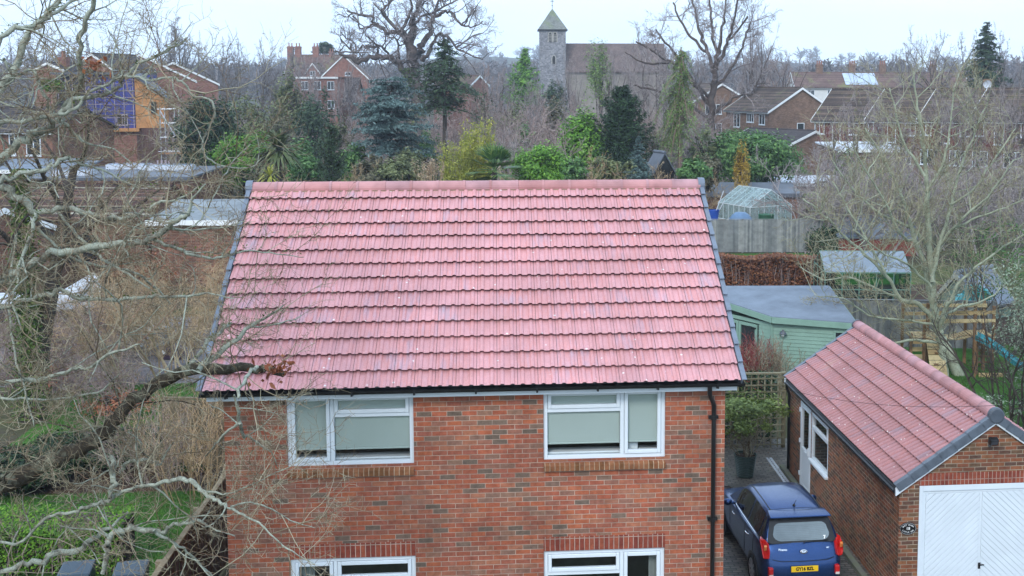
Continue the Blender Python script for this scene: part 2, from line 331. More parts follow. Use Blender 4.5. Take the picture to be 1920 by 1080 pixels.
# ------------------------------------------------------------------ roof tiles, walls, windows
T_STOPS = [(0, (.50, .215, .20)), (.15, (.54, .245, .23)), (.4, (.57, .275, .275)), (.55, (.57, .29, .30)), (.70, (.59, .265, .255)), (.82, (.54, .29, .31)), (.91, (.48, .29, .32)), (1, (.43, .295, .335))]
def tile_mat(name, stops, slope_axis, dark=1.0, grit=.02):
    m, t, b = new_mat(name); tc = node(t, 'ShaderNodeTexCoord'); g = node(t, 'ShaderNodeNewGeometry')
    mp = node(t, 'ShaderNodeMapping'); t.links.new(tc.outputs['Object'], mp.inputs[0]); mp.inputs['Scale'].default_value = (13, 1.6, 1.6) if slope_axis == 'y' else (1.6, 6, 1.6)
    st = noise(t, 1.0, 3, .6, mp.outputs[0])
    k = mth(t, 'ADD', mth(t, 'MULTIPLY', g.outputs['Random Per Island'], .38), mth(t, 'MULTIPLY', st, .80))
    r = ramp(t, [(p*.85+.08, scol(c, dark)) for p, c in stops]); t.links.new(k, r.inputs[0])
    w = ramp(t, [(.3, (.80,)*3), (.7, (1.10,)*3)]); t.links.new(noise(t, 1.1, 7, .7), w.inputs[0]); c = mixc(t, 1.0, r.outputs[0], w.outputs[0], 'MULTIPLY')
    gr = ramp(t, [(.3, (.80,)*3), (.6, (1.06,)*3)]); t.links.new(noise(t, 60, 3, .7), gr.inputs[0]); c = mixc(t, 1.0, c, gr.outputs[0], 'MULTIPLY')
    sp = node(t, 'ShaderNodeTexVoronoi'); sp.inputs['Scale'].default_value = 4.2 if dark == 1.0 else 8.0; t.links.new(tc.outputs['Object'], sp.inputs['Vector'])
    lt = ramp(t, [(grit, (1, 1, 1)), (grit*1.6, (0, 0, 0))]); t.links.new(sp.outputs['Distance'], lt.inputs[0]); c = mixc(t, mth(t, 'MULTIPLY', lt.outputs[0], .85), c, (.72, .68, .64))   # bird and lichen specks
    mo = ramp(t, [(.60, (0, 0, 0)), (.74, (1, 1, 1))]); t.links.new(noise(t, .8, 7, .75), mo.inputs[0]); c = mixc(t, mth(t, 'MULTIPLY', mo.outputs[0], .35), c, (.36, .27, .17))
    t.links.new(c, b.inputs['Base Color']); b.inputs['Roughness'].default_value = .6; b.inputs['Specular IOR Level'].default_value = .35
    bump(t, b, noise(t, 90, 2), .002, .5); return m
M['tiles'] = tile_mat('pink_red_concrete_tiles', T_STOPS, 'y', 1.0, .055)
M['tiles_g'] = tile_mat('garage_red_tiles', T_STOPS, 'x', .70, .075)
M['ridge'] = island('ridge_tile_red', [(0, (.44, .20, .19)), (.5, (.49, .245, .24)), (1, (.41, .225, .235))], .65, .3, .3, 2)
def roof_tiles(mb, O, ud, sd, nd, width, slope, tw=.302, gauge=.346, lift=.061, th=.006, rh=.024, rw=.034):
    O, ud, sd, nd = (np.asarray(x, float) for x in (O, ud, sd, nd))
    nt_ = round(width/tw); tw = width/nt_; rows = round(slope/gauge); gauge = slope/rows; h = tw/2
    base = (np.array([.004, .0745-rw, .0755-rw, .075-rw*.72, .075-rw*.36, .075, .075+rw*.36, .075+rw*.72, .0745+rw, .0755+rw, .148]))/.15*h; d = np.abs(base-h/2)
    hh = np.where(d < rw, rh*np.sqrt(np.clip(1-(d/rw)**2, 0, 1)), 0)
    u = np.concatenate([base, base+h]); u[10] = u[11] = h; u[-1] = tw-.003; u[0] = .003; hv = np.concatenate([hh, hh]); n = len(u); i = np.arange(n-1)
    rg = random.Random(7)
    for r in range(rows):
        for c in range(nt_):
            s0 = r*gauge+rg.uniform(-.0015, .0015); s1 = s0+gauge+(.05 if r < rows-1 else 0); j = rg.uniform(-.0012, .0012)
            def row(s, off): return O+ud*(c*tw+u)[:, None]+sd*s+nd*(hv+off+j)[:, None]
            A = row(s0, lift); B = row(s1, .002); D = row(s0+.004, lift-th)
            mb.add(np.vstack([D, A, B]), np.vstack([np.stack([i, i+1, n+i+1, n+i], -1), np.stack([n+i, n+i+1, 2*n+i+1, 2*n+i], -1)]))
def ridge_tiles(mb, a, b, r, n, cap=.012, drop=.06, up=(0, 0, 1)):
    a, b = np.asarray(a, float), np.asarray(b, float); t = (b-a)/n; w = nrm(np.cross(t, up)); u = np.asarray(up, float); k = 12
    for i in range(n):
        for s0, s1, rr in ((.004, .90, r), (.90, .996, r+.006)):
            for off, flip in ((0, 1), (-.016, -1)):
                ang = np.linspace(-.22, PI+.22, k); ring = w*np.cos(ang)[:, None]*(rr+off)+u*np.sin(ang)[:, None]*(rr+off)*.92
                P0, P1 = a+t*(i+s0)+ring, a+t*(i+s1)+ring; j = np.arange(k-1)
                mb.add(np.vstack([P0, P1]), np.stack([j, j+1, k+j+1, k+j], -1)[:, ::flip])
def wall_panel(mb, x0, x1, z0, z1, holes, y=0.0, depth=.1, top=None):          # wall in the XZ plane facing -y; holes get reveals
    xs = sorted({x0, x1, *[h[0] for h in holes], *[h[1] for h in holes]}); zs = sorted({z0, z1, *[h[2] for h in holes], *[h[3] for h in holes]})
    for a, b in zip(xs, xs[1:]):
        for c, d in zip(zs, zs[1:]):
            mx_, mz = (a+b)/2, (c+d)/2
            if any(h[0] < mx_ < h[1] and h[2] < mz < h[3] for h in holes): continue
            mb.quad((a, y, c), (b, y, c), (b, y, d), (a, y, d))
    for a, b, c, d in holes:
        mb.quad((a, y, c), (a, y+depth, c), (a, y+depth, d), (a, y, d)); mb.quad((b, y+depth, c), (b, y, c), (b, y, d), (b, y+depth, d))
        mb.quad((a, y, d), (a, y+depth, d), (b, y+depth, d), (b, y, d)); mb.quad((a, y+depth, c), (a, y, c), (b, y, c), (b, y+depth, c))
def bevel(o, w=.006, seg=2):
    m = o.modifiers.new('bevel', 'BEVEL'); m.width = w; m.segments = seg; m.limit_method = 'ANGLE'; m.angle_limit = .6; return o
def text_mesh(name, body, size, mat, parent, loc, rot=(PI/2, 0, 0), ext=.002, align='CENTER', sx=1.0, bold=0.0):
    cu = bpy.data.curves.new(name, 'FONT'); cu.body = body; cu.size = size; cu.extrude = ext; cu.align_x = align; cu.align_y = 'CENTER'; cu.offset = bold; cu.resolution_u = 3
    o = bpy.data.objects.new(name, cu); COL.objects.link(o); dg = bpy.context.evaluated_depsgraph_get(); me = bpy.data.meshes.new_from_object(o.evaluated_get(dg))
    bpy.data.objects.remove(o); me.materials.clear(); me.materials.append(mat); me.name = name
    q = bpy.data.objects.new(name, me); COL.objects.link(q); q.parent = parent; q.location = loc; q.rotation_euler = rot; q.scale = (sx, 1, 1); return q

def frame_rect(mb, x0, x1, z0, z1, w, y0, y1, wb=None):                         # a picture-frame of four butted bars
    wb = wb or w
    mb.box(x0, y0, z0, x0+w, y1, z1); mb.box(x1-w, y0, z0, x1, y1, z1); mb.box(x0+w, y0, z0, x1-w, y1, z0+wb); mb.box(x0+w, y0, z1-w, x1-w, y1, z1)
M['blind'] = plain('sage_roller_blind', (.40, .455, .415), .9, .07, 160)
M['curtain'] = plain('pale_curtain', (.40, .42, .40), .9, .12, 6)
M['card'] = plain('white_card', (.7, .72, .72), .8, .1, 9)
def upvc_window(parent, x0, x1, z0, z1, side, y=0.0, blind=None, curtain=None, clutter=()):
    """white plastic casement: opening side light, fanlight over a fixed light; side says where the casement is"""
    mb = MB(); f = .062; W = x1-x0; cw = W*.355
    mb_ = mb; ft = .03 if blind else f; mb_.box(x0, y+.012, z0, x0+f, y+.085, z1); mb_.box(x1-f, y+.012, z0, x1, y+.085, z1); mb_.box(x0+f, y+.012, z0, x1-f, y+.085, z0+f); mb_.box(x0+f, y+.012, z1-ft, x1-f, y+.085, z1)
    if side == 'L': m0, ca, cb, fa, fb = x0+cw, x0+f, x0+cw-.03, x0+cw+.03, x1-f
    else: m0, fa, fb, ca, cb = x1-cw, x0+f, x1-cw-.03, x1-cw+.03, x1-f
    mb.box(m0-.03, y+.013, z0+f, m0+.03, y+.085, z1-f)
    zt = z1-(.315 if blind else .37); tw_ = .022 if blind else .058; mb.box(fa, y+.013, zt-.028, fb, y+.085, zt+.028)
    fr = bevel(mb.build('window', M['white'], parent), .006)
    for nm, a, b, c, d in (('casement', ca, cb, z0+f, z1-f), ('fanlight', fa, fb, zt+.028, z1-f)):
        s = MB(); tq = d-.004-(0 if not blind else -.03); s.box(a+.004, y-.006, c+.004, a+.058, y+.06, tq); s.box(b-.058, y-.006, c+.004, b-.004, y+.06, tq); s.box(a+.058, y-.006, c+.004, b-.058, y+.06, c+.062); s.box(a+.058, y-.006, d-.004-tw_, b-.058, y+.06, tq); bevel(s.build(nm, M['white'], fr), .008)
        g = MB(); g.quad((a+.06, y+.03, c+.06), (b-.06, y+.03, c+.06), (b-.06, y+.03, d-.004), (a+.06, y+.03, d-.004)); g.build('pane', M['glass'], fr)
    g = MB(); g.quad((fa, y+.04, z0+f), (fb, y+.04, z0+f), (fb, y+.04, zt-.028), (fa, y+.04, zt-.028)); g.build('pane', M['glass'], fr)
    if blind is not None:
        for a, b, hb in ((ca, cb, blind[0]), (fa, fb, blind[1])):
            s = MB(); s.box(a+.005, y+.062, hb, b-.005, y+.066, z1-.03); s.tube([(a+.005, y+.064, hb), (b-.005, y+.064, hb)], .012, 8); s.build('blind', M['blind'], fr)
    s = MB(); s.box(x0+.02, y+.10, z0+.06, x1-.02, y+.32, z0+.085); s.build('window_board', M['wood_white'], fr)
    for k, (a, b, top) in enumerate(curtain or ()):
        s = MB(); n = 14; us = np.linspace(a, b, n*3); ys = y+.2+.03*np.sin(np.arange(n*3)*1.7); i = np.arange(n*3-1); m_ = n*3
        s.add(np.vstack([np.stack([us, ys, np.full(m_, z0-.1)], -1), np.stack([us, ys, np.full(m_, z1)], -1)]), np.stack([i, i+1, m_+i+1, m_+i], -1)); s.build('curtain', M['curtain'], fr, True)
    for a, b, c, d in clutter:
        s = MB(); s.box(a, y+.15, c, b, y+.22, d); bevel(s.build('box', M['card'], fr), .01)
    return fr

# ------------------------------------------------------------------ the pink-roofed brick house
HW, HD, ZE = 7.47, 7.22, 5.0
house = thing('detached_house', 'red brick house with a large pink tiled roof filling the middle of the picture', 'house')
ye, ze, yr, zr = -.323, 5.188, 3.6, 7.835; xL, xR = -.313, 7.732
SL = math.hypot(yr-ye, zr-ze); sd_ = np.array([0, (yr-ye)/SL, (zr-ze)/SL]); nd_ = np.array([0, -sd_[2], sd_[1]])
WIN = [(.903, 2.763, 3.93, 5.0), (4.703, 6.555, 3.93, 5.0), (.905, 2.765, 1.25, 2.504), (4.70, 6.555, 1.25, 2.504)]
mb = MB(); wall_panel(mb, 0, HW, 0, ZE, WIN, 0, .09)
for x, s in ((0, 1), (HW, -1)):
    p = [(x, 0, 0), (x, HD, 0), (x, HD, ZE), (x, yr, zr-.16), (x, 0, ZE)]; mb.poly(p if s < 0 else p[::-1])
mb.quad((HW, HD, 0), (0, HD, 0), (0, HD, ZE), (HW, HD, ZE)); mb.build('wall', M['brick'], house)
mb = MB(); mb.box(.05, .35, 2.6, HW-.05, HD-.05, 2.8); mb.box(.05, 3.6, .02, HW-.05, 3.7, 4.95); mb.box(.05, .35, 5.0, HW-.05, HD-.2, 5.05); mb.build('floor', plain('room_grey', (.16, .15, .14), .9), house)
mb = MB(); O = np.array([xL+.085, ye, ze])-nd_*.055-sd_*0
roof_tiles(mb, O, (1, 0, 0), sd_, nd_, (xR-xL)-.17, SL-.05)
sb = np.array([0, -sd_[1], sd_[2]]); nb = np.array([0, sd_[2], sd_[1]])
roof_tiles(mb, np.array([xR-.085, 2*yr-ye, ze])-nb*.055, (-1, 0, 0), sb, nb, (xR-xL)-.17, SL-.05)
mb.build('roof', M['tiles'], house)
mb = MB(); k = .12                                                              # sarking under the tiles
mb.quad((xL+.03, ye+.02, ze-k+.02), (xR-.03, ye+.02, ze-k+.02), (xR-.03, yr, zr-k), (xL+.03, yr, zr-k)); mb.quad((xR-.03, 2*yr-ye-.02, ze-k+.02), (xL+.03, 2*yr-ye-.02, ze-k+.02), (xL+.03, yr, zr-k), (xR-.03, yr, zr-k)); mb.build('roof_lining', M['black'], house)
mb = MB(); ridge_tiles(mb, (xL+.06, yr, zr-.075), (xR-.06, yr, zr-.075), .132, 17); mb.build('ridge', M['ridge'], house)
mb = MB(); mb.box(xL+.08, yr-.124, zr-.19, xR-.08, yr+.124, zr-.085); mb.build('ridge_bedding', plain('mortar_ochre', (.34, .235, .18), .95, .3, 5, .1, 0, .01, (.40, .29, .2)), house)
def verge_side(x, sgn):
    mb = MB(); rows = 13; g = SL/rows
    for y0s, S_, N_ in ((np.array([0, ye, ze]), sd_, nd_), (np.array([0, 2*yr-ye, ze]), sb, nb)):
        for i in range(rows):
            a = y0s+S_*(i*g-.01); b = y0s+S_*((i+1)*g+.02)
            for w0, w1, n0a, n1a, n0b, n1b in ((.025, .10, .012, .026, -.03, -.016), (.025, .037, -.13, .012, -.15, -.03)):
                x0, x1 = (x+sgn*(w0-.10), x+sgn*(w1-.10))
                X = lambda p, xx, n: np.array([xx, p[1]+N_[1]*n, p[2]+N_[2]*n])
                lo, hi = min(x0, x1), max(x0, x1)
                mb.hexa([X(a, lo, n0a), X(a, hi, n0a), X(b, hi, n0b), X(b, lo, n0b), X(a, lo, n1a), X(a, hi, n1a), X(b, hi, n1b), X(b, lo, n1b)])
    return mb
for x, s in ((xL, -1), (xR, 1)):
    bevel(verge_side(x, s).build('verge', M['greycap'], house), .004)
    mb = MB(); mb.lathe([(.001, 0), (.13, 0), (.135, .03*1), (.135, .12)], (0, 0, 0), 18, 'x'); o = recal(mb.build('ridge_cap', M['greycap'], house)); o.location = (x+.02 if s > 0 else x-.02, yr, zr-.06); o.rotation_euler = (0, 0, PI if s > 0 else 0)
mb = MB(); mb.box(xL+.12, -.20, 5.0, xR-.12, -.17, 5.16); mb.box(xL+.12, -.17, 5.0, xR-.12, -.002, 5.012); bevel(mb.build('fascia', M['white'], house), .004)
mb = MB(); n = 9
for sgn in (1,):
    ang = np.linspace(PI, 2*PI, n)
    for rr, fl in ((.056, 1), (.052, -1)):
        prof = np.stack([np.zeros(n), np.cos(ang)*rr, np.sin(ang)*rr], -1); A = prof+[xL+.06, -.262, 5.134]; B = prof+[xR-.02, -.262, 5.134]; j = np.arange(n-1)
        mb.add(np.vstack([A, B]), np.stack([j, j+1, n+j+1, n+j], -1)[:, ::fl])
    for e in (xL+.06, xR-.02): mb.poly([(e, -.262+math.cos(a)*.056, 5.134+math.sin(a)*.056) for a in ang])
gut = mb.build('gutter', M['black'], house)
for k in range(9):
    b_ = MB(); xx = .1+k*.9; b_.box(xx-.014, -.322, 5.062, xx+.014, -.20, 5.077); b_.box(xx-.014, -.322, 5.078, xx+.014, -.316, 5.137); b_.box(xx-.012, -.215, 5.04, xx+.012, -.201, 5.0615); b_.build('gutter_bracket', M['black'], gut)
xd = 7.285
mb = MB(); mb.tube([(xd-.10, -.262, 5.09), (xd-.10, -.262, 4.99), (xd-.09, -.23, 4.93), (xd-.02, -.10, 4.80), (xd, -.07, 4.74), (xd, -.07, 4.6), (xd, -.07, .15)], [.036, .036, .036, .036, .036, .034, .034], 12); dp = mb.build('downpipe', M['black'], house, True)
for z in (4.55, 2.95, 1.2):
    b_ = MB(); b_.lathe([(.036, -.03), (.043, -.03), (.043, .03), (.036, .03)], (xd, -.07, z), 12); b_.box(xd-.075, -.055, z-.022, xd+.075, -.002, z+.022); b_.build('pipe_bracket', M['black'], dp)
wins = []
for k, (a, b, c, d) in enumerate(WIN):
    if k < 2:
        w_ = upvc_window(house, a, b, c, d, 'L' if k == 0 else 'R', .02, blind=(c+.235, c+.23), clutter=((b-.55, b-.40, c+.085, c+.19),) if k == 1 else ())
        s = MB(); s.hexa([(a, -.055, c-.16), (b, -.055, c-.16), (b, .08, c-.16), (a, .08, c-.16), (a, -.055, c-.075), (b, -.055, c-.075), (b, .08, c-.003), (a, .08, c-.003)]); bevel(s.build('sill', M['sillbrick'], w_), .004)
    else:
        w_ = upvc_window(house, a, b, c, d, 'L' if k == 2 else 'R', .02, curtain=((a+.06, a+.32, 1),) if k == 2 else ((b-.22, b-.05, 1), ))
        s = MB(); s.box(a-.005, -.004, d+.003, b+.005, .07, d+.225); o = s.build('brick_arch', M['soldier'], house)
    wins.append(w_)

# ------------------------------------------------------------------ garage
GA = .01; garage = thing('brick_garage', 'single brick garage with red tiled roof and white chevron door at the right', 'garage', (13.034, 2.868, 0), GA)
gw, gL, gh, ge = 1.84, 7.98, 3.63, 2.345; ww = 1.745; y0 = .07; y1 = gL-.06
sl_ = math.hypot(gw, gh-ge); slope_t = (gh-ge)/gw
mb = MB(); wt = lambda x: gh-.12-abs(x)*slope_t; DX0, DX1, DZ = -1.375, .975, 2.30
for x0_, x1_ in ((-ww, DX0), (DX1, ww)): mb.quad((x0_, y0, 0), (x1_, y0, 0), (x1_, y0, min(wt(x1_), 9)), (x0_, y0, wt(x0_)))
mb.poly([(DX0, y0, DZ), (DX1, y0, DZ), (DX1, y0, wt(DX1)), (0, y0, wt(0)), (DX0, y0, wt(DX0))])
for x in (DX0, DX1): mb.quad((x, y0, 0), (x, y0+.12, 0), (x, y0+.12, DZ), (x, y0, DZ))
mb.quad((DX0, y0, DZ), (DX0, y0+.12, DZ), (DX1, y0+.12, DZ), (DX1, y0, DZ))
mb.poly([(ww, y1, 0), (-ww, y1, 0), (-ww, y1, wt(ww)), (0, y1, wt(0)), (ww, y1, wt(ww))])
mb.quad((ww, y0, 0), (ww, y1, 0), (ww, y1, wt(ww)), (ww, y0, wt(ww)))
side = MB(); zt = wt(ww); wall_panel(side, -y1, -y0, 0, zt, [(-6.78, -5.86, .0, 2.1), (-5.80, -4.50, .95, 2.1)], 0, .08)
V = np.vstack(side.v); V = np.stack([V[:, 1]-ww, -V[:, 0], V[:, 2]], -1)         # turn the panel to face the drive
mb.add(V, np.vstack(side.q)); mb.build('wall', M['brick_g'], garage)
mb = MB()
for s in (-1, 1):
    S_ = np.array([-s*gw/sl_, 0, (gh-ge)/sl_]); N_ = np.array([s*(gh-ge)/sl_, 0, gw/sl_]); O = np.array([s*gw, .10 if s > 0 else gL-.10, ge])-N_*.05
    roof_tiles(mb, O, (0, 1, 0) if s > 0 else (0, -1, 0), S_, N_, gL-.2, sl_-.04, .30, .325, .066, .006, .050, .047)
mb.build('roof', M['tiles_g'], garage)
mb = MB()
for s in (-1, 1): mb.quad((s*(gw-.02), .06, ge-.08), (s*(gw-.02), gL-.06, ge-.08), (0, gL-.06, gh-.08), (0, .06, gh-.08))
mb.build('roof_lining', M['black'], garage)
mb = MB(); ridge_tiles(mb, (0, .06, gh-.03), (0, gL-.06, gh-.03), .135, 17); mb.build('ridge', M['ridge'], garage)
for end, yy in ((0, -.02), (1, gL+.02)):
    mb = MB(); dy = 1 if end == 0 else -1
    for s in (-1, 1):
        S_ = np.array([-s*gw/sl_, 0, (gh-ge)/sl_]); N_ = np.array([s*(gh-ge)/sl_, 0, gw/sl_]); g = sl_/7
        for i in range(7):
            a = np.array([s*gw, yy, ge])+S_*(i*g-.012); b = np.array([s*gw, yy, ge])+S_*((i+1)*g+.012)
            for d0, d1, n0, n1 in ((0, .12, .014, .028), (-.002, .014, -.125, .0135)):
                Y = np.array([0, dy, 0]); L0 = .0 if n1 > .02 else 0
                mb.hexa([a+Y*d0+N_*n0, a+Y*d1+N_*n0, b+Y*d1+N_*(n0-.012), b+Y*d0+N_*(n0-.012), a+Y*d0+N_*n1, a+Y*d1+N_*n1, b+Y*d1+N_*(n1-.012), b+Y*d0+N_*(n1-.012)])
    bevel(recal(mb.build('verge', M['greycap_dark'], garage)), .003)
    mb = MB(); mb.lathe([(.001, 0), (.12, 0), (.145, .012), (.148, .10)], (0, 0, 0), 20, 'y'); o = recal(mb.build('ridge_cap', M['lead'], garage)); o.location = (0, yy-.02*dy, gh-.035); o.rotation_euler = (0, 0, 0 if dy > 0 else PI)
    mb = MB()
    for s in (-1, 1):
        a, b = np.array([s*(gw-.0), yy+dy*.022, ge-.20]), np.array([0, yy+dy*.022, gh-.20]); Z = np.array([0, 0, .14]); Y = np.array([0, dy*.045, 0])
        mb.hexa([a, a+Y, b+Y, b, a+Z, a+Y+Z, b+Y+Z, b+Z])
    recal(mb.build('bargeboard', M['white'], garage))
mb = MB(); n = 9; ang = np.linspace(PI, 2*PI, n)
for rr, fl in ((.052, 1), (.048, -1)):
    prof = np.stack([np.cos(ang)*rr-gw-.03, np.zeros(n), np.sin(ang)*rr+2.265], -1); A = prof+[0, .12, 0]; B = prof+[0, gL-.1, 0]; j = np.arange(n-1)
    mb.add(np.vstack([A, B]), np.stack([j, j+1, n+j+1, n+j], -1)[:, ::fl])
mb.box(-ww-.03, .12, 2.10, -ww-.004, gL-.1, 2.29); mb.build('gutter', M['black'], garage)
mb = MB(); mb.tube([(-gw-.03, 7.62, 2.22), (-gw-.03, 7.62, 2.14), (-ww-.06, 7.62, 1.98), (-ww-.06, 7.62, .1)], .036, 10); mb.build('downpipe', M['black'], garage, True)
mb = MB(); mb.box(DX0-.005, y0-.004, DZ+.003, DX1+.17, y0+.05, DZ+.225); mb.build('brick_arch', M['soldier'], garage)
# up-and-over door with chevron ribs
M['door_white'] = plain('white_garage_door', (.64, .70, .735), .4, .06, 1.5, .4)
mb = MB(); yf = y0+.03; mb.box(DX0+.003, yf-.035, .02, DX0+.075, yf+.06, DZ-.003); mb.box(DX1-.075, yf-.035, .02, DX1-.003, yf+.06, DZ-.003); mb.box(DX0+.075, yf-.035, DZ-.105, DX1-.075, yf+.06, DZ-.003); bevel(mb.build('door_frame', M['door_white'], garage), .005)
a, b, c, d = DX0+.08, DX1-.08, .03, DZ-.11; xc = (a+b)/2
mb = MB(); mb.box(a, yf, c, b, yf+.02, d)
frame_rect(mb, a, b, c, d, .045, yf-.012, yf)
mb.box(xc-.022, yf-.010, c+.045, xc+.022, yf, d-.045)
gd = mb.build('garage_door', M['door_white'], garage)
mb = MB(); Wd = xc-.024-(a+.047); zz = c-1.0
pitch_ = .118
while zz < d+.2:                                                                # one panel strip of each side rises to the middle
    for s in (-1, 1):
        x_o, x_i = (a+.055, xc-.026) if s < 0 else (b-.055, xc+.026)
        z_i = zz+.95; z_o = zz; w_ = pitch_-.021
        pts = [(x_o, z_o), (x_i, z_i), (x_i, z_i+w_), (x_o, z_o+w_)]
        lo, hi = c+.05, d-.05                                                    # clip to the panel
        def clip(P, f, v):
            out = []
            for i in range(len(P)):
                p, q = P[i], P[(i+1) % len(P)]; ip, iq = f(p, v), f(q, v)
                if ip: out.append(p)
                if ip != iq: t_ = (v-p[1])/(q[1]-p[1]); out.append((p[0]+(q[0]-p[0])*t_, v))
            return out
        P = clip(pts, lambda p, v: p[1] >= v, lo); P = clip(P, lambda p, v: p[1] <= v, hi) if len(P) > 2 else []
        if len(P) > 2: mb.prism([(p[0], yf-.016, p[1]) for p in P], (0, .0155, 0))
    zz += pitch_
bevel(recal(mb.build('chevron_panel', M['door_white'], gd)), .003, 1)
mb = MB(); mb.box(-.215, yf-.016, .68, -.165, yf-.010, .80); mb.box(-.20, yf-.05, .755, -.18, yf-.016, .775); mb.box(-.20, yf-.05, .755, -.11, yf-.035, .775); bevel(mb.build('handle', M['black_metal'], gd), .004)
# side door and window facing the drive, built in a panel frame then turned
def on_drive(o): o.rotation_euler = (0, 0, -PI/2); o.location = (-ww, 0, 0); return o
sd0 = MB(); frame_rect(sd0, -6.78, -5.86, 0, 2.1, .06, .0, .07); dr = on_drive(bevel(sd0.build('side_door', M['white'], garage), .006))
s = MB(); frame_rect(s, -6.716, -5.924, .01, 2.036, .10, -.012, .05); s.box(-6.616, -.006, .11, -6.024, .04, .88); s.box(-6.616, -.012, .88, -6.024, .05, .98); bevel(s.build('door_leaf', M['white'], dr), .008)
s = MB(); s.quad((-6.62, .02, .98), (-6.02, .02, .98), (-6.02, .02, 1.94), (-6.62, .02, 1.94)); s.build('pane', M['glass'], dr)
s = MB(); s.box(-6.02, -.045, .93, -5.98, -.013, 1.12); s.tube([(-6.0, -.05, 1.02), (-6.0, -.075, 1.02), (-6.03, -.08, 1.02), (-6.14, -.075, 1.01)], .011, 8); bevel(s.build('handle', M['white'], dr), .004)
for z in (.3, 1.1, 1.85): s = MB(); s.box(-6.75, -.04, z-.05, -6.70, -.013, z+.05); s.build('hinge', M['white'], dr)
s = MB(); frame_rect(s, -5.80, -4.50, .95, 2.1, .065, .0, .07); s.box(-5.735, .002, 1.66, -4.565, .07, 1.715); s.box(-5.84, -.075, .90, -4.46, .06, .955); wn = on_drive(bevel(s.build('window', M['white'], garage), .006))
for c0, c1 in ((1.015, 1.66), (1.715, 2.035)): s = MB(); s.quad((-5.74, .03, c0), (-4.56, .03, c0), (-4.56, .03, c1), (-5.74, .03, c1)); s.build('pane', M['glass'], wn)
s = MB(); frame_rect(s, -5.74, -4.56, 1.71, 2.04, .05, -.012, .05); bevel(s.build('fanlight', M['white'], wn), .006)
mb = MB(); mb.box(-ww+.08, .3, .01, ww-.08, gL-.3, .02); mb.build('floor', plain('garage_concrete', (.2, .19, .18), .9), garage)

# things fixed to the garage
t = thing('house_sign', 'oval black sign with raised white lettering on the garage pier', 'sign', (13.034-1.575, 2.868+.05, 1.51), GA)
M['sign_black'] = plain('sign_black', (.008, .008, .009), .25, .2, 5, .5); M['sign_white'] = plain('sign_white', (.85, .85, .83), .5, .05)
a_ = np.linspace(0, 2*PI, 40, endpoint=False); mb = MB(); mb.prism([(math.cos(x)*.155, -.014, math.sin(x)*.115) for x in a_], (0, .03, 0)); recal(mb.build('plate', M['sign_black'], t))
mb = MB(); mb.tube([(math.cos(x)*.145, -.016, math.sin(x)*.105) for x in np.append(a_, a_[:1])], .0014, 6); mb.build('border', M['sign_white'], t)
text_mesh('number', '18', .075, M['sign_white'], t, (0, -.016, 0), bold=.001)
def arc_text(word, up, par):
    n = len(word); A = .098; B = .068
    for i, ch in enumerate(word):
        if ch == ' ': continue
        u = (i-(n-1)/2)*.235*(1 if up else 1); ang = PI/2-u if up else -PI/2+u
        text_mesh('letter', ch, .036, M['sign_white'], par, (math.cos(ang)*A*1.12, -.016, math.sin(ang)*B), (PI/2, -(ang-PI/2)*.62 if up else -(ang+PI/2)*.62, 0), bold=0)
arc_text('EAST WINDS', True, t); arc_text('LITTLE OAK', False, t)
t = thing('security_light', 'small black security lamp mounted high on the garage gable', 'lamp', (13.034-.07, 2.868+.07, 3.13), GA)
mb = MB(); mb.box(-.035, -.03, -.05, .035, 0, .05); mb.tube([(0, -.03, 0), (-.02, -.09, -.02)], .02, 8); bevel(mb.build('bracket', M['black'], t), .006)
mb = MB(); mb.obox((-.0, -.14, .01), (.085, .01, 0), (0, .05, .02), (0, -.02, .055)); bevel(mb.build('lamp_head', M['black'], t), .012)
mb = MB(); mb.obox((-.0, -.188, -.012), (.065, .008, 0), (0, .004, .001), (0, -.012, .035)); mb.build('lens', plain('lamp_glass', (.05, .052, .06), .15), t)
mb = MB(); mb.lathe([(.001, -.03), (.025, -.025), (.032, 0), (.025, .025), (.001, .03)], (-.05, -.10, -.075), 12); mb.build('sensor', plain('sensor_grey', (.10, .10, .10), .3), t, True)
# ------------------------------------------------------------------ blue hatchback on the drive
def paint(name, c, rough=.3, metal=.35):
    m, t, b = new_mat(name); f = noise(t, 1.2, 5); r = ramp(t, [(.3, scol(c, .88)), (.7, scol(c, 1.1))]); t.links.new(f, r.inputs[0]); t.links.new(r.outputs[0], b.inputs['Base Color'])
    b.inputs['Metallic'].default_value = metal; b.inputs['Coat Weight'].default_value = .5; b.inputs['Coat Roughness'].default_value = .06
    dr = noise(t, 140, 2, .5); rr = ramp(t, [(.35, (rough*.8,)*3), (.65, (rough*1.3,)*3)]); t.links.new(dr, rr.inputs[0]); t.links.new(rr.outputs[0], b.inputs['Roughness'])
    bump(t, b, noise(t, 55, 3, .7), .0015, .35); return m                        # beads of rain
M['car_blue'] = paint('blue_car_paint', (.013, .05, .165), .3, .75); M['tyre'] = plain('tyre_rubber', (.018, .018, .019), .8, .2)
M['alloy'] = plain('alloy_silver', (.5, .51, .53), .3, .1, 5, .5, .8); M['chrome'] = plain('chrome', (.75, .76, .78), .12, .05, 5, .5, 1.0)
M['lamp_red'] = plain('red_lens', (.50, .012, .01), .12, .25, 9, .6); M['lamp_clear'] = plain('clear_lens', (.6, .55, .5), .12, .1, 9, .6); M['amber'] = plain('amber_lens', (.75, .22, .05), .15, .2, 9, .6)
M['rear_glass'] = plain('misted_sky_rear_window', (.17, .215, .23), .16, .16, 2.5, .6); M['car_glass'] = darkglass('car_side_glass', (.012, .014, .016), .05)  # misted rear pane, its pale base also standing in for reflected sky
M['plate_yellow'] = plain('number_plate_yellow', (.80, .50, .02), .35, .05)
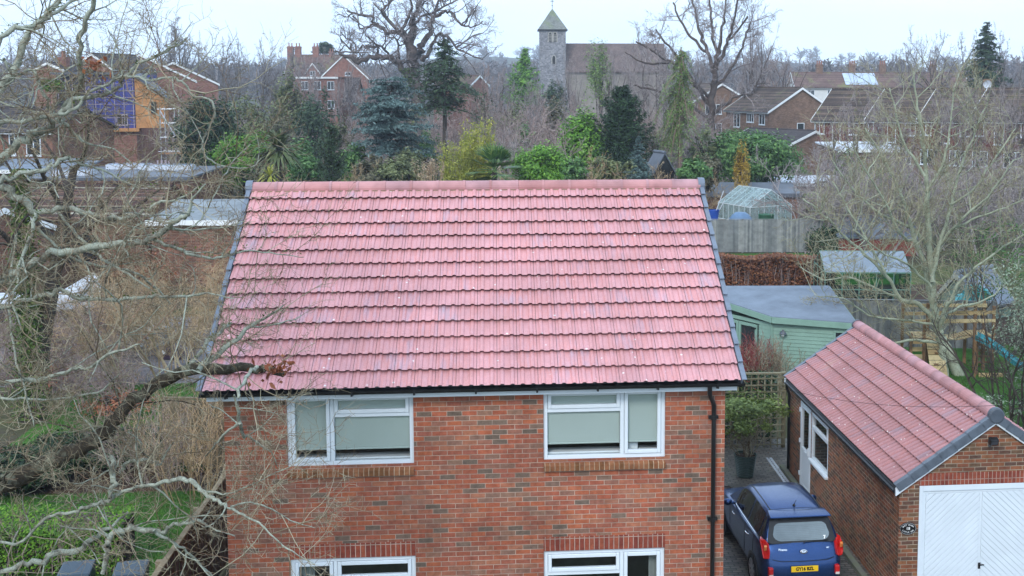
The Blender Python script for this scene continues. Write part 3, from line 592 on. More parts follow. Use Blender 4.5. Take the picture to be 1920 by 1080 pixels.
car = thing('parked_car', 'small dark blue hatchback with yellow rear plate parked on the block drive', 'car', (9.71, 3.55, .004), math.radians(2.2)); car.scale = (1, 1.12, 1)
CL = 3.6
zs = np.array([.17, .30, .45, .60, .73, .83, .92, .99])
hw0 = np.array([.70, .775, .80, .803, .80, .797, .778, .745])
rear = np.array([.10, .02, .0, .012, .05, .075, .115, .16])
ys = [0, .05, .16, .4, .8, 1.3, 1.9, 2.45, 2.7, 2.95, 3.2, 3.4, 3.52, 3.6]
pf = [.80, .915, .975, 1, 1, 1, 1, 1, 1, .985, .96, .90, .80, .62]
top = [.99, .99, .99, .99, .985, .975, .965, .95, .93, .89, .83, .76, .68, .60]
mb = MB(); rows = []
for y, p, tp in zip(ys, pf, top):
    z = .17+(zs-.17)*(tp-.17)/(.99-.17); sh = rear*max(0, 1-y/.5)
    half = np.stack([hw0*p, y+sh, z], -1); n_mid = 5
    ml = half[-1]; mid = [np.array([ml[0]*(1-2*k/(n_mid+1)), ml[1], ml[2]+.03*(1-(1-2*k/(n_mid+1))**2)]) for k in range(1, n_mid+1)]
    left = half[::-1]*[-1, 1, 1]; rows.append(np.vstack([half, mid, left]))
k = len(rows[0]); j = np.arange(k-1); V = np.vstack(rows)
mb.add(V, np.vstack([np.stack([r*k+j, r*k+j+1, (r+1)*k+j+1, (r+1)*k+j], -1) for r in range(len(rows)-1)]))
for e, bulge in ((0, -.045), (len(rows)-1, .05)):                                # tail and nose, bowed outward
    R_ = rows[e]; n8 = 8; cols = 7; grid = []
    for q in range(n8):
        a_, b_ = R_[q], R_[k-1-q]; grid += [a_+(b_-a_)*u/(cols-1)+np.array([0, bulge*(1-(2*u/(cols-1)-1)**2), 0]) for u in range(cols)]
    jj = np.arange(cols-1); mb.add(grid, np.vstack([np.stack([q*cols+jj, q*cols+jj+1, (q+1)*cols+jj+1, (q+1)*cols+jj], -1) for q in range(n8-1)]))
mb.quad(*[(x*.70, y, .17) for x, y in ((-1, .1), (1, .1), (1, 3.45), (-1, 3.45))])
body = mb.build('body', M['car_blue'], car, True)
m_ = body.modifiers.new('weld', 'WELD'); m_.merge_threshold = .004; m_ = body.modifiers.new('sub', 'SUBSURF'); m_.levels = m_.render_levels = 2
# cabin: body-coloured shell with dark panes set on it
cab = [(.16, .985, .735, .70), (.26, 1.20, .70, .66), (.36, 1.385, .635, .585), (.48, 1.455, .60, .54), (1.0, 1.49, .605, .55), (1.6, 1.475, .60, .54), (1.95, 1.415, .585, .52), (2.25, 1.22, .655, .60), (2.62, .945, .72, .68)]
mb = MB(); rows = []
for y, z, wb_, wt_ in cab:
    zb = .97 if y < 2.3 else .94; ww_ = wt_
    r = [(wb_ if z < 1.05 else .745-.02*(y > 2), y, min(zb, z-.005))]
    for f in (.33, .66, .9): r.append((r[0][0]+(ww_-r[0][0])*f, y, r[0][2]+(z-r[0][2])*f*.97))
    r += [(ww_*.93, y, z+.0)]
    r += [(ww_*q, y, z+.028*(1-q*q)) for q in (.6, .2)]
    rows.append(np.array(r+[(-a, b, c) for a, b, c in r[::-1]]))
k = len(rows[0]); j = np.arange(k-1)
mb.add(np.vstack(rows), np.vstack([np.stack([r*k+j, r*k+j+1, (r+1)*k+j+1, (r+1)*k+j], -1) for r in range(len(rows)-1)]))
cabin = mb.build('cabin', M['car_blue'], car, True)
def cabin_pt(side, y, f):                                                        # f: 0 belt .. 1 gutter line
    ys_ = [c[0] for c in cab]; z = np.interp(y, ys_, [c[1] for c in cab]); w = np.interp(y, ys_, [c[3] for c in cab]); b0 = .745-.02*(y > 2); zb = .97 if y < 2.3 else .94
    return np.array([side*(b0+(w-b0)*f+.006), y, zb+(z-zb)*f*.97])
for s in (-1, 1):
    for nm, ya, yb, fa, fb in (('side_window', .55, 1.16, .90, .90), ('side_window', 1.24, 2.12, .90, .87), ('quarter_window', .34, .50, .80, .86)):
        mb = MB(); n = 8; yy = np.linspace(ya, yb, n)
        lo = [cabin_pt(s, y, .08) for y in yy]; hi = [cabin_pt(s, y - (0 if nm != 'side_window' else 0), fa+(fb-fa)*i/(n-1)) for i, y in enumerate(yy)]; i = np.arange(n-1)
        mb.add(np.vstack([lo, hi]), np.stack([i, i+1, n+i+1, n+i], -1)); mb.build(nm, M['car_glass'], car)
    mb = MB(); mb.tube([cabin_pt(s, y, .03)+[s*.004, 0, 0] for y in np.linspace(.5, 2.25, 12)], .010, 6); mb.build('window_trim', M['chrome'], car, True)
    mb = MB(); mb.tube([cabin_pt(s, y, 1.0)*[.9, 1, 1]+[0, 0, .026] for y in np.linspace(.5, 1.85, 10)], .010, 6); mb.build('roof_gutter', M['black'], car, True)
    for yh in (.98, 1.92):
        mb = MB(); X = s*.806; mb.tube([(X, yh-.09, .845), (X+s*.03, yh-.06, .85), (X+s*.034, yh+.04, .85), (X, yh+.09, .845)], .014, 8); mb.build('door_handle', M['chrome'], car, True)
    for yh in (.62, 1.20, 2.28):
        mb = MB(); mb.tube([(s*.8025, yh, .36), (s*.8045, yh+.01, .6), (s*.801, yh+.015, .83), (s*.779, yh+.02, .95)], .004, 5); mb.build('door_seam', M['black'], car)
    mb = MB(); mb.lathe([(.001, -.075), (.06, -.06), (.085, 0), (.06, .05), (.001, .06)], (0, 0, 0), 12, 'y'); mb.v[0] = mb.v[0]*[1.2, .8, .9]+[s*.90, 2.12, 1.0]; mb.bar((s*.73, 2.12, .97), (s*.86, 2.12, .99), .05); mb.build('wing_mirror', M['car_blue'], car, True)
    for yw in (.62, 2.93):
        mb = MB(); mb.lathe([(.001, 0), (.335, 0), (.335, .012), (.001, .012)], (0, 0, 0), 28, 'x'); mb.v[0] = mb.v[0]*[s, 1, 1]+[s*.797, yw, .29]; mb.build('wheel_arch', M['black'], car)
        mb = MB(); mb.lathe([(.19, -.16), (.27, -.165), (.288, -.12), (.288, .0), (.272, .035), (.2, .035), (.19, .01)], (0, 0, 0), 32, 'x'); mb.v[0] = mb.v[0]*[s, 1, 1]+[s*.79, yw, .288]; wh = recal(mb.build('wheel', M['tyre'], car, True))
        mb = MB(); mb.lathe([(.195, .0), (.2, .03), (.185, .03), (.175, .01)], (0, 0, 0), 28, 'x')
        for q in range(8):
            a_ = q*PI/4; d_ = np.array([0, math.cos(a_), math.sin(a_)]); mb.bar(np.array([.02, 0, 0])+d_*.02, np.array([.026, 0, 0])+d_*.185, .035, .02, (1, 0, 0))
        mb.lathe([(.001, .035), (.04, .033), (.05, .0)], (0, 0, 0), 14, 'x'); V = np.vstack(mb.v)*[s, 1, 1]+[s*.79, yw, .288]; mb.v = [V]; mb.build('rim', M['alloy'], wh)
    # tail lamps, reflectors
    mb = MB(); P = [(.775, .27, 1.035), (.782, .13, .94), (.77, .07, .80), (.752, .068, .73), (.655, .02, .745), (.635, .05, .86), (.64, .125, .975), (.68, .20, 1.04)]
    o_ = np.array([(s*x, y, z) for x, y, z in P]); mb.prism(o_+[s*.012, -.02, 0], (-s*.05, .14, 0)); bevel(recal(mb.build('tail_lamp', M['lamp_red'], car)), .02, 3)
    mb = MB(); mb.obox((s*.735, .045, .95), (.03, .012, 0), (0, .02, .012), (0, -.015, .045)); bevel(mb.build('tail_lamp_reverse', M['amber'], car), .01)
    mb = MB(); mb.obox((s*.64, .0, .50), (.045, .012*0-.0, 0), (0, .045, 0), (0, 0, .085)); rf = bevel(recal(mb.build('rear_fog_lamp', M['lamp_red'], car)), .015)
    mb = MB(); mb.obox((s*.64, -.002, .44), (.038, 0, 0), (0, .046, 0), (0, 0, .022)); mb.build('lamp_lens', M['lamp_clear'], rf)
    mb = MB(); mb.lathe([(.001, .0), (.10, .0), (.14, -.06)], (0, 0, 0), 14, 'y'); mb.v[0] = mb.v[0]*[1.25, 1, .8]+[s*.60, 3.43, .72]; mb.build('headlamp', M['lamp_clear'], car, True)
# rear window, surround, wiper
def tg(x, f, off=.012):                                                           # a point of the tailgate glass plane, f up from the belt
    a_, b_ = np.array([0, .155, 1.0]), np.array([0, .375, 1.395]); p = a_+(b_-a_)*f; n_ = np.array([0, -.875, .485]); bow = -.05*(1-(x/.7)**2)
    return p+[x, bow, bow*.3]+n_*off
def sheet_tg(name, outline, off, mat, parent):
    mb = MB(); c0 = np.mean(outline, 0); rings = [np.array(outline)*s_+c0*(1-s_) for s_ in (1, .75, .5, .25)]; n = len(outline); V = [tg(x, f, off) for r in rings for x, f in r]+[tg(c0[0], c0[1], off)]
    i = np.arange(n); q = np.vstack([np.stack([r*n+i, r*n+(i+1) % n, (r+1)*n+(i+1) % n, (r+1)*n+i], -1) for r in range(3)]); mb.add(V, q, np.stack([3*n+i, 3*n+(i+1) % n, np.full(n, 4*n)], -1))
    return mb.build(name, mat, parent, True)
def rounded(x0, x1, z0, z1, rx, rz, xin=0):
    out = []
    for cx, cz, a0, sx in ((x1-rx, z1-rz, 0, -xin), (x0+rx, z1-rz, PI/2, xin), (x0+rx, z0+rz, PI, 0), (x1-rx, z0+rz, 1.5*PI, 0)):
        out += [(cx+sx+rx*math.cos(a0+t_*PI/8), cz+rz*math.sin(a0+t_*PI/8)) for t_ in range(5)]
    return out
sheet_tg('window_surround', rounded(-.66, .66, -.04, .97, .1, .1, .08), .010, M['black'], car)
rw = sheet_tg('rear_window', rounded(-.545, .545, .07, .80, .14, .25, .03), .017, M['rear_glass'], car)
mb = MB()
for q in range(9): mb.tube([tg(x, .14+q*.07, .0185) for x in np.linspace(-.48, .48, 9)], .0015, 4)
mb.build('heater_wire', plain('heater_brown', (.09, .1, .1), .5), rw)
text_mesh('sticker', '7', .085, M['sign_white'], car, tuple(tg(.44, .16, .022)), (math.radians(60), 0, 0), bold=.004)
mb = MB(); mb.tube([tg(.02, -.02, .03), tg(.03, .03, .035), tg(.30, .06, .032), tg(.50, .03, .03)], .009, 6); mb.build('rear_wiper', M['black'], car, True)
mb = MB(); mb.hexa([(-.60, .22, 1.425), (.60, .22, 1.425), (.57, .50, 1.462), (-.57, .50, 1.462), (-.59, .22, 1.455), (.59, .22, 1.455), (.55, .50, 1.486), (-.55, .50, 1.486)]); bevel(mb.build('spoiler', M['car_blue'], car, True), .012, 3)
mb = MB(); mb.tube([(-.53, .515, 1.484), (-.2, .505, 1.503), (.2, .505, 1.503), (.53, .515, 1.484)], .004, 5); mb.build('roof_seam', M['black'], car)
mb = MB(); mb.lathe([(.03, 0), (.025, .02), (.012, .03)], (.0, .62, 1.50), 10); mb.tube([(.0, .62, 1.525), (.0, .50, 1.66)], [.007, .004], 6); mb.build('aerial', M['black'], car, True)
mb = MB(); mb.tube([(-.60, .035, .72), (-.45, -.012, .695), (0, -.033, .69), (.45, -.012, .695), (.60, .035, .72)], .006, 5); mb.build('tailgate_seam', M['black'], car, True)
mb = MB(); mb.hexa([(-.60, -.03, .17), (.60, -.03, .17), (.6, .2, .17), (-.6, .2, .17), (-.58, -.038, .33), (.58, -.038, .33), (.6, .2, .33), (-.6, .2, .33)]); bevel(mb.build('bumper_insert', M['black'], car), .03, 3)
pl = MB(); pl.obox((0, -.052, .555), (.26, 0, 0), (0, .006, .0), (0, 0, .055)); pm = bevel(pl.build('number_plate', M['plate_yellow'], car), .004)
text_mesh('plate_text', 'GY16 BZL', .088, M['sign_black'], pm, (0, -.0595, .556), bold=.0035, sx=.92)
mb = MB(); mb.lathe([(.001, -.006), (.052, -.006), (.06, .0), (.052, .004), (.001, .004)], (0, 0, 0), 28, 'y'); mb.v[0] = mb.v[0]*[1.25, 1, .68]; bd_ = mb.build('badge', M['chrome'], car, True); bd_.location = (0, .02, .855); bd_.rotation_euler = (-.25, 0, 0)
mb = MB(); mb.lathe([(.001, -.0075), (.046, -.0075)], (0, 0, 0), 28, 'y'); mb.v[0] = mb.v[0]*[1.25, 1, .62]; mb.build('badge_field', M['sign_black'], bd_)
text_mesh('badge_text', 'KIA', .045, M['chrome'], bd_, (0, -.009, 0), bold=.002, sx=1.15)
text_mesh('model_text', 'Picanto', .055, M['chrome'], car, (-.40, .036, .90), (PI/2-.3, 0, -.06), bold=.001)
text_mesh('trim_text', 'VR7', .036, M['chrome'], car, (.47, .050, .90), (PI/2-.3, 0, .06), bold=.001)

# ------------------------------------------------------------------ vegetation kit
M['bark'] = blend('grey_brown_bark', (.075, .062, .05), (.15, .135, .115), 4, .35, .65)
M['bark_dark'] = blend('dark_wet_bark', (.035, .028, .024), (.085, .068, .055), 3, .35, .65)
M['lichen'] = blend('lichened_bark', (.11, .095, .07), (.36, .385, .31), 5.0, .36, .54)
M['lichen_light'] = blend('pale_lichened_bark', (.17, .145, .105), (.43, .45, .38), 8.0, .36, .52)
M['limb_dark'] = blend('dark_oak_limb', (.05, .04, .028), (.22, .225, .16), 4.0, .48, .66)
M['green_bark'] = blend('algae_green_bark', (.20, .205, .14), (.34, .37, .27), 3, .32, .55)
M['twig'] = island('lichened_twigs', [(0, (.12, .085, .055)), (.35, (.22, .175, .11)), (.7, (.36, .335, .235)), (1, (.20, .12, .08))], .85, .1)
M['twig_red'] = island('mauve_brown_twigs', [(0, (0.196, 0.143, 0.132)), (.5, (0.286, 0.212, 0.189)), (1, (0.367, 0.293, 0.258))], .85, .1)
M['twig_grey'] = island('mauve_grey_twigs', [(0, (0.184, 0.152, 0.152)), (.5, (0.271, 0.230, 0.222)), (1, (0.374, 0.326, 0.302))], .85, .1)
M['twig_far'] = island('distant_twigs', [(0, (0.138, 0.121, 0.127)), (.5, (0.190, 0.167, 0.167)), (1, (0.241, 0.218, 0.207))], .9, .1)
M['twig_straw'] = island('straw_twigs', [(0, (0.304, 0.207, 0.117)), (.5, (0.414, 0.290, 0.166)), (1, (0.497, 0.386, 0.248))], .85, .1)
def leafmat(name, a, b, c, tr=.25): return island(name, [(0, a), (.55, b), (1, c)], .55, .25, .35, .8, tr)
M['l_dark'] = leafmat('dark_yew_green', (.010, .026, .010), (.024, .056, .020), (.055, .105, .035))
M['l_pine'] = leafmat('pine_green', (0.021, 0.045, 0.021), (0.045, 0.083, 0.039), (0.090, 0.135, 0.060))
M['l_blue'] = leafmat('blue_cedar_green', (0.047, 0.088, 0.081), (0.101, 0.162, 0.149), (0.189, 0.270, 0.250))
M['l_bright'] = leafmat('bright_green', (0.061, 0.162, 0.016), (0.135, 0.297, 0.030), (0.257, 0.459, 0.068))
M['l_mid'] = leafmat('laurel_green', (0.035, 0.096, 0.022), (0.088, 0.192, 0.048), (0.192, 0.320, 0.096))
M['l_olive'] = leafmat('olive_green', (0.078, 0.095, 0.034), (0.147, 0.172, 0.069), (0.259, 0.276, 0.121))
M['l_brown'] = leafmat('brown_green_leaves', (0.080, 0.077, 0.040), (0.136, 0.128, 0.072), (0.208, 0.184, 0.112))
M['l_gold'] = leafmat('golden_bamboo', (.17, .20, .03), (.36, .37, .06), (.54, .47, .11))
M['l_orange'] = leafmat('golden_leaves', (.28, .17, .015), (.42, .27, .03), (.52, .36, .06))
M['l_beech'] = leafmat('copper_beech_leaves', (.10, .035, .02), (.20, .075, .035), (.33, .15, .07))
M['l_russet'] = leafmat('russet_leaves', (.20, .06, .03), (.34, .11, .05), (.45, .19, .09))
M['l_silver'] = leafmat('silvery_green_leaves', (0.115, 0.161, 0.098), (0.218, 0.276, 0.184), (0.380, 0.437, 0.333))
M['l_ivy'] = leafmat('ivy_moss', (0.030, 0.060, 0.010), (0.072, 0.120, 0.022), (0.156, 0.216, 0.042))
M['l_hedge'] = leafmat('hedge_green', (.045, .13, .008), (.10, .23, .015), (.19, .34, .035))
M['l_weep'] = leafmat('weeping_green', (0.085, 0.144, 0.034), (0.169, 0.254, 0.068), (0.288, 0.389, 0.126))
M['l_straw'] = leafmat('dry_plumes', (.30, .20, .12), (.45, .32, .2), (.58, .46, .32))
NPR = np.random.RandomState(5)
def quads_at(mb, C, size, nb=None, asp=.55, rs=NPR, up=.35):
    """one small leaf-shaped quad at every point of C, turned at random but mostly facing out and up"""
    n = len(C); N = rs.normal(size=(n, 3)); N[:, 2] = np.abs(N[:, 2])+up
    if nb is not None: N = N*.55+nb
    N /= np.linalg.norm(N, axis=1, keepdims=True)+1e-9; A = np.cross(N, rs.normal(size=(n, 3))); A /= np.linalg.norm(A, axis=1, keepdims=True)+1e-9; B = np.cross(N, A)
    s = (size*rs.uniform(.6, 1.4, n))[:, None]; A = A*s; B = B*s*asp
    V = np.stack([C-A, C-B*.9-A*.1, C+A, C+B*.9-A*.1], 1).reshape(-1, 3); mb.add(V, np.arange(4*n).reshape(-1, 4)); return mb
def leaf_cloud(mb, c, r, n, size, clumps=24, tight=.30, rs=NPR, asp=.55, hollow=.55, flat=1.0):
    c = np.asarray(c, float); r = np.asarray(r, float); D = rs.normal(size=(clumps, 3)); D /= np.linalg.norm(D, axis=1, keepdims=True); D *= (rs.uniform(hollow, 1.0, clumps)**.7)[:, None]
    k = rs.randint(0, clumps, n); ofs = rs.normal(size=(n, 3)); ofs /= (np.linalg.norm(ofs, axis=1, keepdims=True)+1e-9); ofs *= rs.uniform(.3, 1, n)[:, None]*tight*(rs.uniform(.6, 1.4, clumps)[k])[:, None]; ofs[:, 2] *= flat
    P = D[k]+ofs; return quads_at(mb, c+P*r, size, P*.8, asp, rs)
def grow(polys, rads, p, d, L, r, lev, o, rg):
    n = o['seg'][lev]; pts = [np.array(p, float)]; rr = [r]; d = nrm(d); dirs = [d]
    for i in range(n):
        d = nrm(d+np.array([rg.gauss(0, 1), rg.gauss(0, 1), rg.gauss(0, 1)])*o['wig'][lev]+np.array([0, 0, o['up'][lev]])); pts.append(pts[-1]+d*L/n); rr.append(r*(1-(1-o.get('tip', .35))*(i+1)/n)); dirs.append(d)
    polys.append(pts); rads.append(rr)
    if lev >= o['max']: return
    m = o['kids'][lev]; st = o['start'][lev]
    for j in range(m):
        t = st+(1-st)*(j+rg.random())/m; x = t*n; i = min(int(x), n-1); q = pts[i]+(pts[i+1]-pts[i])*(x-i); dd = dirs[i+1]
        az = rg.random()*2*PI+j*2.4; a = nrm(np.cross(dd, [.31, .17, .94] if abs(dd[2]) < .9 else [1, .2, 0])); b = np.cross(dd, a); an = math.radians(o['ang'][lev]*rg.uniform(.65, 1.3))
        nd = dd*math.cos(an)+(a*math.cos(az)+b*math.sin(az))*math.sin(an)
        grow(polys, rads, q, nd, L*o['rat'][lev]*rg.uniform(.6, 1.15)*(1.15-.45*t), max(rr[i]*o['rr'][lev], o['rmin']), lev+1, o, rg)
def opt(**k):
    o = dict(max=4, seg=[5, 5, 4, 3, 2], wig=[.08, .18, .22, .25, .25], up=[.1, .08, .06, .03, 0], kids=[9, 6, 6, 5, 0], start=[.3, .25, .2, .15, 0], ang=[48, 45, 45, 45, 40], rat=[.62, .55, .5, .5, .5], rr=[.5, .5, .5, .5, .5], rmin=.006, tip=.35); o.update(k); return o
def bare_tree_mesh(seed, H, trunk_r, o, split=2, sides=(7, 5, 3)):
    """trunk+limbs mesh and fine-twig mesh of a leafless tree H metres tall"""
    rg = random.Random(seed); polys, rads, lim, lr = [], [], [], []; grow(polys, rads, (0, 0, -.1), (rg.uniform(-.05, .05), rg.uniform(-.05, .05), 1), H*o.get('tl', .62), trunk_r, 0, o, rg)
    a, b = MB(), MB(); big = [i for i, r in enumerate(rads) if r[0] > trunk_r*o.get('cut', .12)]; bs = set(big)
    a.tubes([polys[i] for i in big], [rads[i] for i in big], sides[0]); sm = [i for i in range(len(polys)) if i not in bs]
    b.tubes([polys[i] for i in sm], [rads[i] for i in sm], sides[2]); return a, b
def conifer_mesh(seed, H, R, tiers, per, droop, size, base=.1, taper=1.0, dens=34, shape=None, needle=.35, lay=False):
    rg = random.Random(seed); rs = np.random.RandomState(seed); tr, lf = MB(), MB(); tr.tube([(0, 0, -.1), (0, 0, H*.5), (0, 0, H*.97)], [H*.022, H*.013, .02], 7); P, Q = [], []
    for i in range(tiers*per):
        t = (i+rg.random()*3)/(tiers*per+3) if not lay else (i//per+rg.random()*1.5)/(tiers+.5); z = H*(base+(1-base)*t); rad = R*(shape(t) if shape else (1-t)**taper)*1.0+.05*R
        for j in range(1):
            a = rg.random()*2*PI; L = rad*rg.uniform(.5, 1.14); d = np.array([math.cos(a), math.sin(a), 0]); dz = droop*rg.uniform(.6, 1.3)
            pts = [np.array([0, 0, z])+d*L*u+np.array([0, 0, -dz*L*u*u+.12*L*u]) for u in (0, .35, .7, 1)]; tr.tube(pts, [H*.004, H*.003, H*.002, .006], 4)
            n = max(10, int(dens*1.9*L/R)); u = rs.uniform(.15, 1.05, n); C = np.array([0, 0, z])+d*(L*u)[:, None]+np.array([0, 0, 1.])*(-dz*L*u*u+.12*L*u)[:, None]; lat = np.array([-d[1], d[0], 0]); wv = rs.normal(size=n)*(L*.16+.04*R)*(1.15-u*.6); C = C+lat*wv[:, None]; C[:, 2] += rs.normal(size=n)*L*(.025 if lay else .05)-np.abs(wv)*(.08 if lay else .25)
            P.append(C); Q.append(np.tile(d*.5+[0, 0, .45], (n, 1)))
    quads_at(lf, np.vstack(P), size, np.vstack(Q), needle, rs); return tr, lf
def plant(name, label, cat, loc, meshes, rz=0.0, group=None, sc=1.0):
    t = thing(name, label, cat, loc, rz, group); t.scale = (sc,)*3 if np.isscalar(sc) else sc
    for nm, mb, mat in meshes:
        o = bpy.data.objects.new(nm, mb if not isinstance(mb, MB) else mb.mesh(nm, mat)); COL.objects.link(o); o.parent = t
    return t
def stems_mesh(seed, n, H, spread, r, o=None, lean=.35):
    rg = random.Random(seed); o = o or opt(max=2, seg=[5, 3, 2], wig=[.12, .22, .25], up=[.10, .10, .05], kids=[7, 4, 0], start=[.25, .2, 0], ang=[34, 36, 30], rat=[.45, .5, .5]); polys, rads = [], []
    for k in range(n):
        a = rg.random()*2*PI; q = rg.random()**.5; grow(polys, rads, (math.cos(a)*q*spread*.45, math.sin(a)*q*spread*.45, -.05), (math.cos(a)*q*lean, math.sin(a)*q*lean, 1), H*rg.uniform(.65, 1.05), r*rg.uniform(.7, 1.2), 0, o, rg)
    return MB().tubes(polys, rads, 3)
# ------------------------------------------------------------------ far buildings
def far_window(parent, P, ax, up, w, h, nrm_, bars=1, frame=None, fw=.07):
    """frame, bars and a dark pane at P (lower left corner) on a wall whose outward normal is nrm_"""
    P, ax, up, N = (np.asarray(q, float) for q in (P, ax, up, nrm_)); mb = MB()
    def bx(a0, a1, u0, u1, d0, d1): 
        c = P+ax*(a0+a1)/2+up*(u0+u1)/2+N*(d0+d1)/2; mb.obox(c, ax*(a1-a0)/2, N*(d1-d0)/2, up*(u1-u0)/2)
    bx(0, fw, 0, h, .004, .05); bx(w-fw, w, 0, h, .004, .05); bx(fw, w-fw, h-fw, h, .004, .05); bx(-.05, w+.05, -.07, 0, .004, .09); bx(fw, w-fw, 0, fw, .004, .05)
    for k in range(bars): x = w*(k+1)/(bars+1); bx(x-fw*.45, x+fw*.45, fw, h-fw, .006, .046)
    f = recal(mb.build('window', frame or M['white'], parent))
    g = MB(); g.quad(P+ax*fw+up*fw+N*.015, P+ax*(w-fw)+up*fw+N*.015, P+ax*(w-fw)+up*(h-fw)+N*.015, P+ax*fw+up*(h-fw)+N*.015); g.build('pane', M['glass_dark'], f); return f
def gable_house(name, label, cat, loc, rz, w, L, eave, ridge, wall, roof, trim=None, oh=.3, wins=(), chim=(), group=None, z0=-.3, pots=M['brick_red'], gtrim=True, ridge_mat=None):
    """local frame: near gable on y=0 facing -y, ridge along +y; walls at x=+-w/2"""
    t = thing(name, label, cat, (loc[0], loc[1], 0), rz, group); h = w/2; mb = MB()
    mb.poly([(-h, 0, z0), (h, 0, z0), (h, 0, eave), (0, 0, ridge-.1), (-h, 0, eave)]); mb.poly([(h, L, z0), (-h, L, z0), (-h, L, eave), (0, L, ridge-.1), (h, L, eave)])
    mb.quad((-h, L, z0), (-h, 0, z0), (-h, 0, eave), (-h, L, eave)); mb.quad((h, 0, z0), (h, L, z0), (h, L, eave), (h, 0, eave)); mb.build('wall', wall, t)
    sl = (ridge-eave)/h; mb = MB(); e = h+oh
    for s in (-1, 1):
        zz = ridge-e*sl; mb.hexa([(s*e, -oh*.6, zz), (s*e, L+oh*.6, zz), (0, L+oh*.6, ridge), (0, -oh*.6, ridge), (s*e, -oh*.6, zz+.12), (s*e, L+oh*.6, zz+.12), (0, L+oh*.6, ridge+.12), (0, -oh*.6, ridge+.12)])
    rf = recal(mb.build('roof', roof, t))
    mb = MB(); mb.tube([(0, -oh*.6, ridge+.1), (0, L+oh*.6, ridge+.1)], .11, 8); mb.build('ridge', ridge_mat or roof, t)
    if trim:
        mb = MB()
        if gtrim:
            for yy in (-oh*.6-.03, L+oh*.6+.03):
                for s in (-1, 1): a, b = np.array([s*e, yy, ridge-e*sl-.12]), np.array([0, yy, ridge-.12]); Y = np.array([0, .05, 0]); Z = np.array([0, 0, .25]); mb.hexa([a-Y/2, a+Y/2, b+Y/2, b-Y/2, a-Y/2+Z, a+Y/2+Z, b+Y/2+Z, b-Y/2+Z])
        for s in (-1, 1): x = s*(e-.02); zz = ridge-e*sl; mb.box(min(x, x+s*.04), -oh*.5, zz-.14, max(x, x+s*.04), L+oh*.5, zz+.05)
        recal(mb.build('bargeboard', trim, t))
        mb = MB()
        for s in (-1, 1): mb.tube([(s*(e+.07), -oh*.4, ridge-e*sl), (s*(e+.07), L+oh*.4, ridge-e*sl)], .055, 6)
        mb.build('gutter', M['black'], t)
    for sd, u, z, ww_, hh, nb in wins:
        if sd == 'g': far_window(t, (u, 0, z), (1, 0, 0), (0, 0, 1), ww_, hh, (0, -1, 0), nb)
        if sd == 'l': far_window(t, (-h, u, z), (0, 1, 0), (0, 0, 1), ww_, hh, (-1, 0, 0), nb)
        if sd == 'r': far_window(t, (h, u, z), (0, 1, 0), (0, 0, 1), ww_, hh, (1, 0, 0), nb)
    for cx, cy, cw, cl, ct, np_ in chim:
        mb = MB(); mb.box(cx-cw/2, cy-cl/2, ridge-abs(cx)*sl-.6, cx+cw/2, cy+cl/2, ct); mb.box(cx-cw/2-.07, cy-cl/2-.07, ct-.35, cx+cw/2+.07, cy+cl/2+.07, ct-.16); ch = mb.build('chimney', pots, t)
        mb = MB()
        for k in range(np_): yy = cy+(k-(np_-1)/2)*cl/max(np_, 1); mb.lathe([(.15, 0), (.11, .25), (.12, .62), (.16, .66), (.1, .66), (.09, .3)], (cx, yy, ct-.003), 10)
        mb.build('chimney_pot', plain('terracotta_pot', (.28, .13, .09), .8), ch)
    return t
def lateral(px0, px1, d): return (px1-px0)*d/FPX
# --- church
D = 215
p = ground_at(1037, D); s_ = 52*D/FPX; hh = s_/2; zt = at(1037, 55, D)[2]; za = at(1037, 14, D)[2]
ch = thing('church', 'flint church with pyramid-capped tower and long brown nave roof on the skyline', 'church', (p[0], p[1], 0), cam_rz(.06))
mb = MB(); mb.box(-hh+.15, 0, -1, hh-.15, s_-.3, zt); mb.box(-hh-.05, -.2, -1, hh+.05, s_-.1, 2.2)
for k in (-1, 1): mb.box(k*(hh-.15)-.45, -.45, -1, k*(hh-.15)+.45, -.003, zt*.45)
mb.build('tower', M['flint'], ch)
mb = MB(); ov = .28; A = [(-hh-ov+.15, -ov, zt), (hh+ov-.15, -ov, zt), (hh+ov-.15, s_-.3+ov, zt), (-hh-ov+.15, s_-.3+ov, zt)]; ap = (0, (s_-.3)/2, za)
for i in range(4): mb.tri(A[i], A[(i+1) % 4], ap)
mb.quad(*A[::-1]); sp = mb.build('spire', M['shingle'], ch)
mb = MB(); mb.box(-hh-ov+.1, -ov-.05, zt-.22, hh+ov-.1, s_-.25+ov, zt-.004); mb.build('eaves', M['black_metal'], ch)
mb = MB(); mb.tube([(0, (s_-.3)/2, za-.1), (0, (s_-.3)/2, za+1.9)], .05, 6); mb.box(-.32, (s_-.3)/2-.04, za+1.25, .32, (s_-.3)/2+.04, za+1.36); mb.lathe([(.001, -.15), (.15, 0), (.001, .15)], (0, (s_-.3)/2, za+.5), 10); mb.build('cross', M['black_metal'], sp)
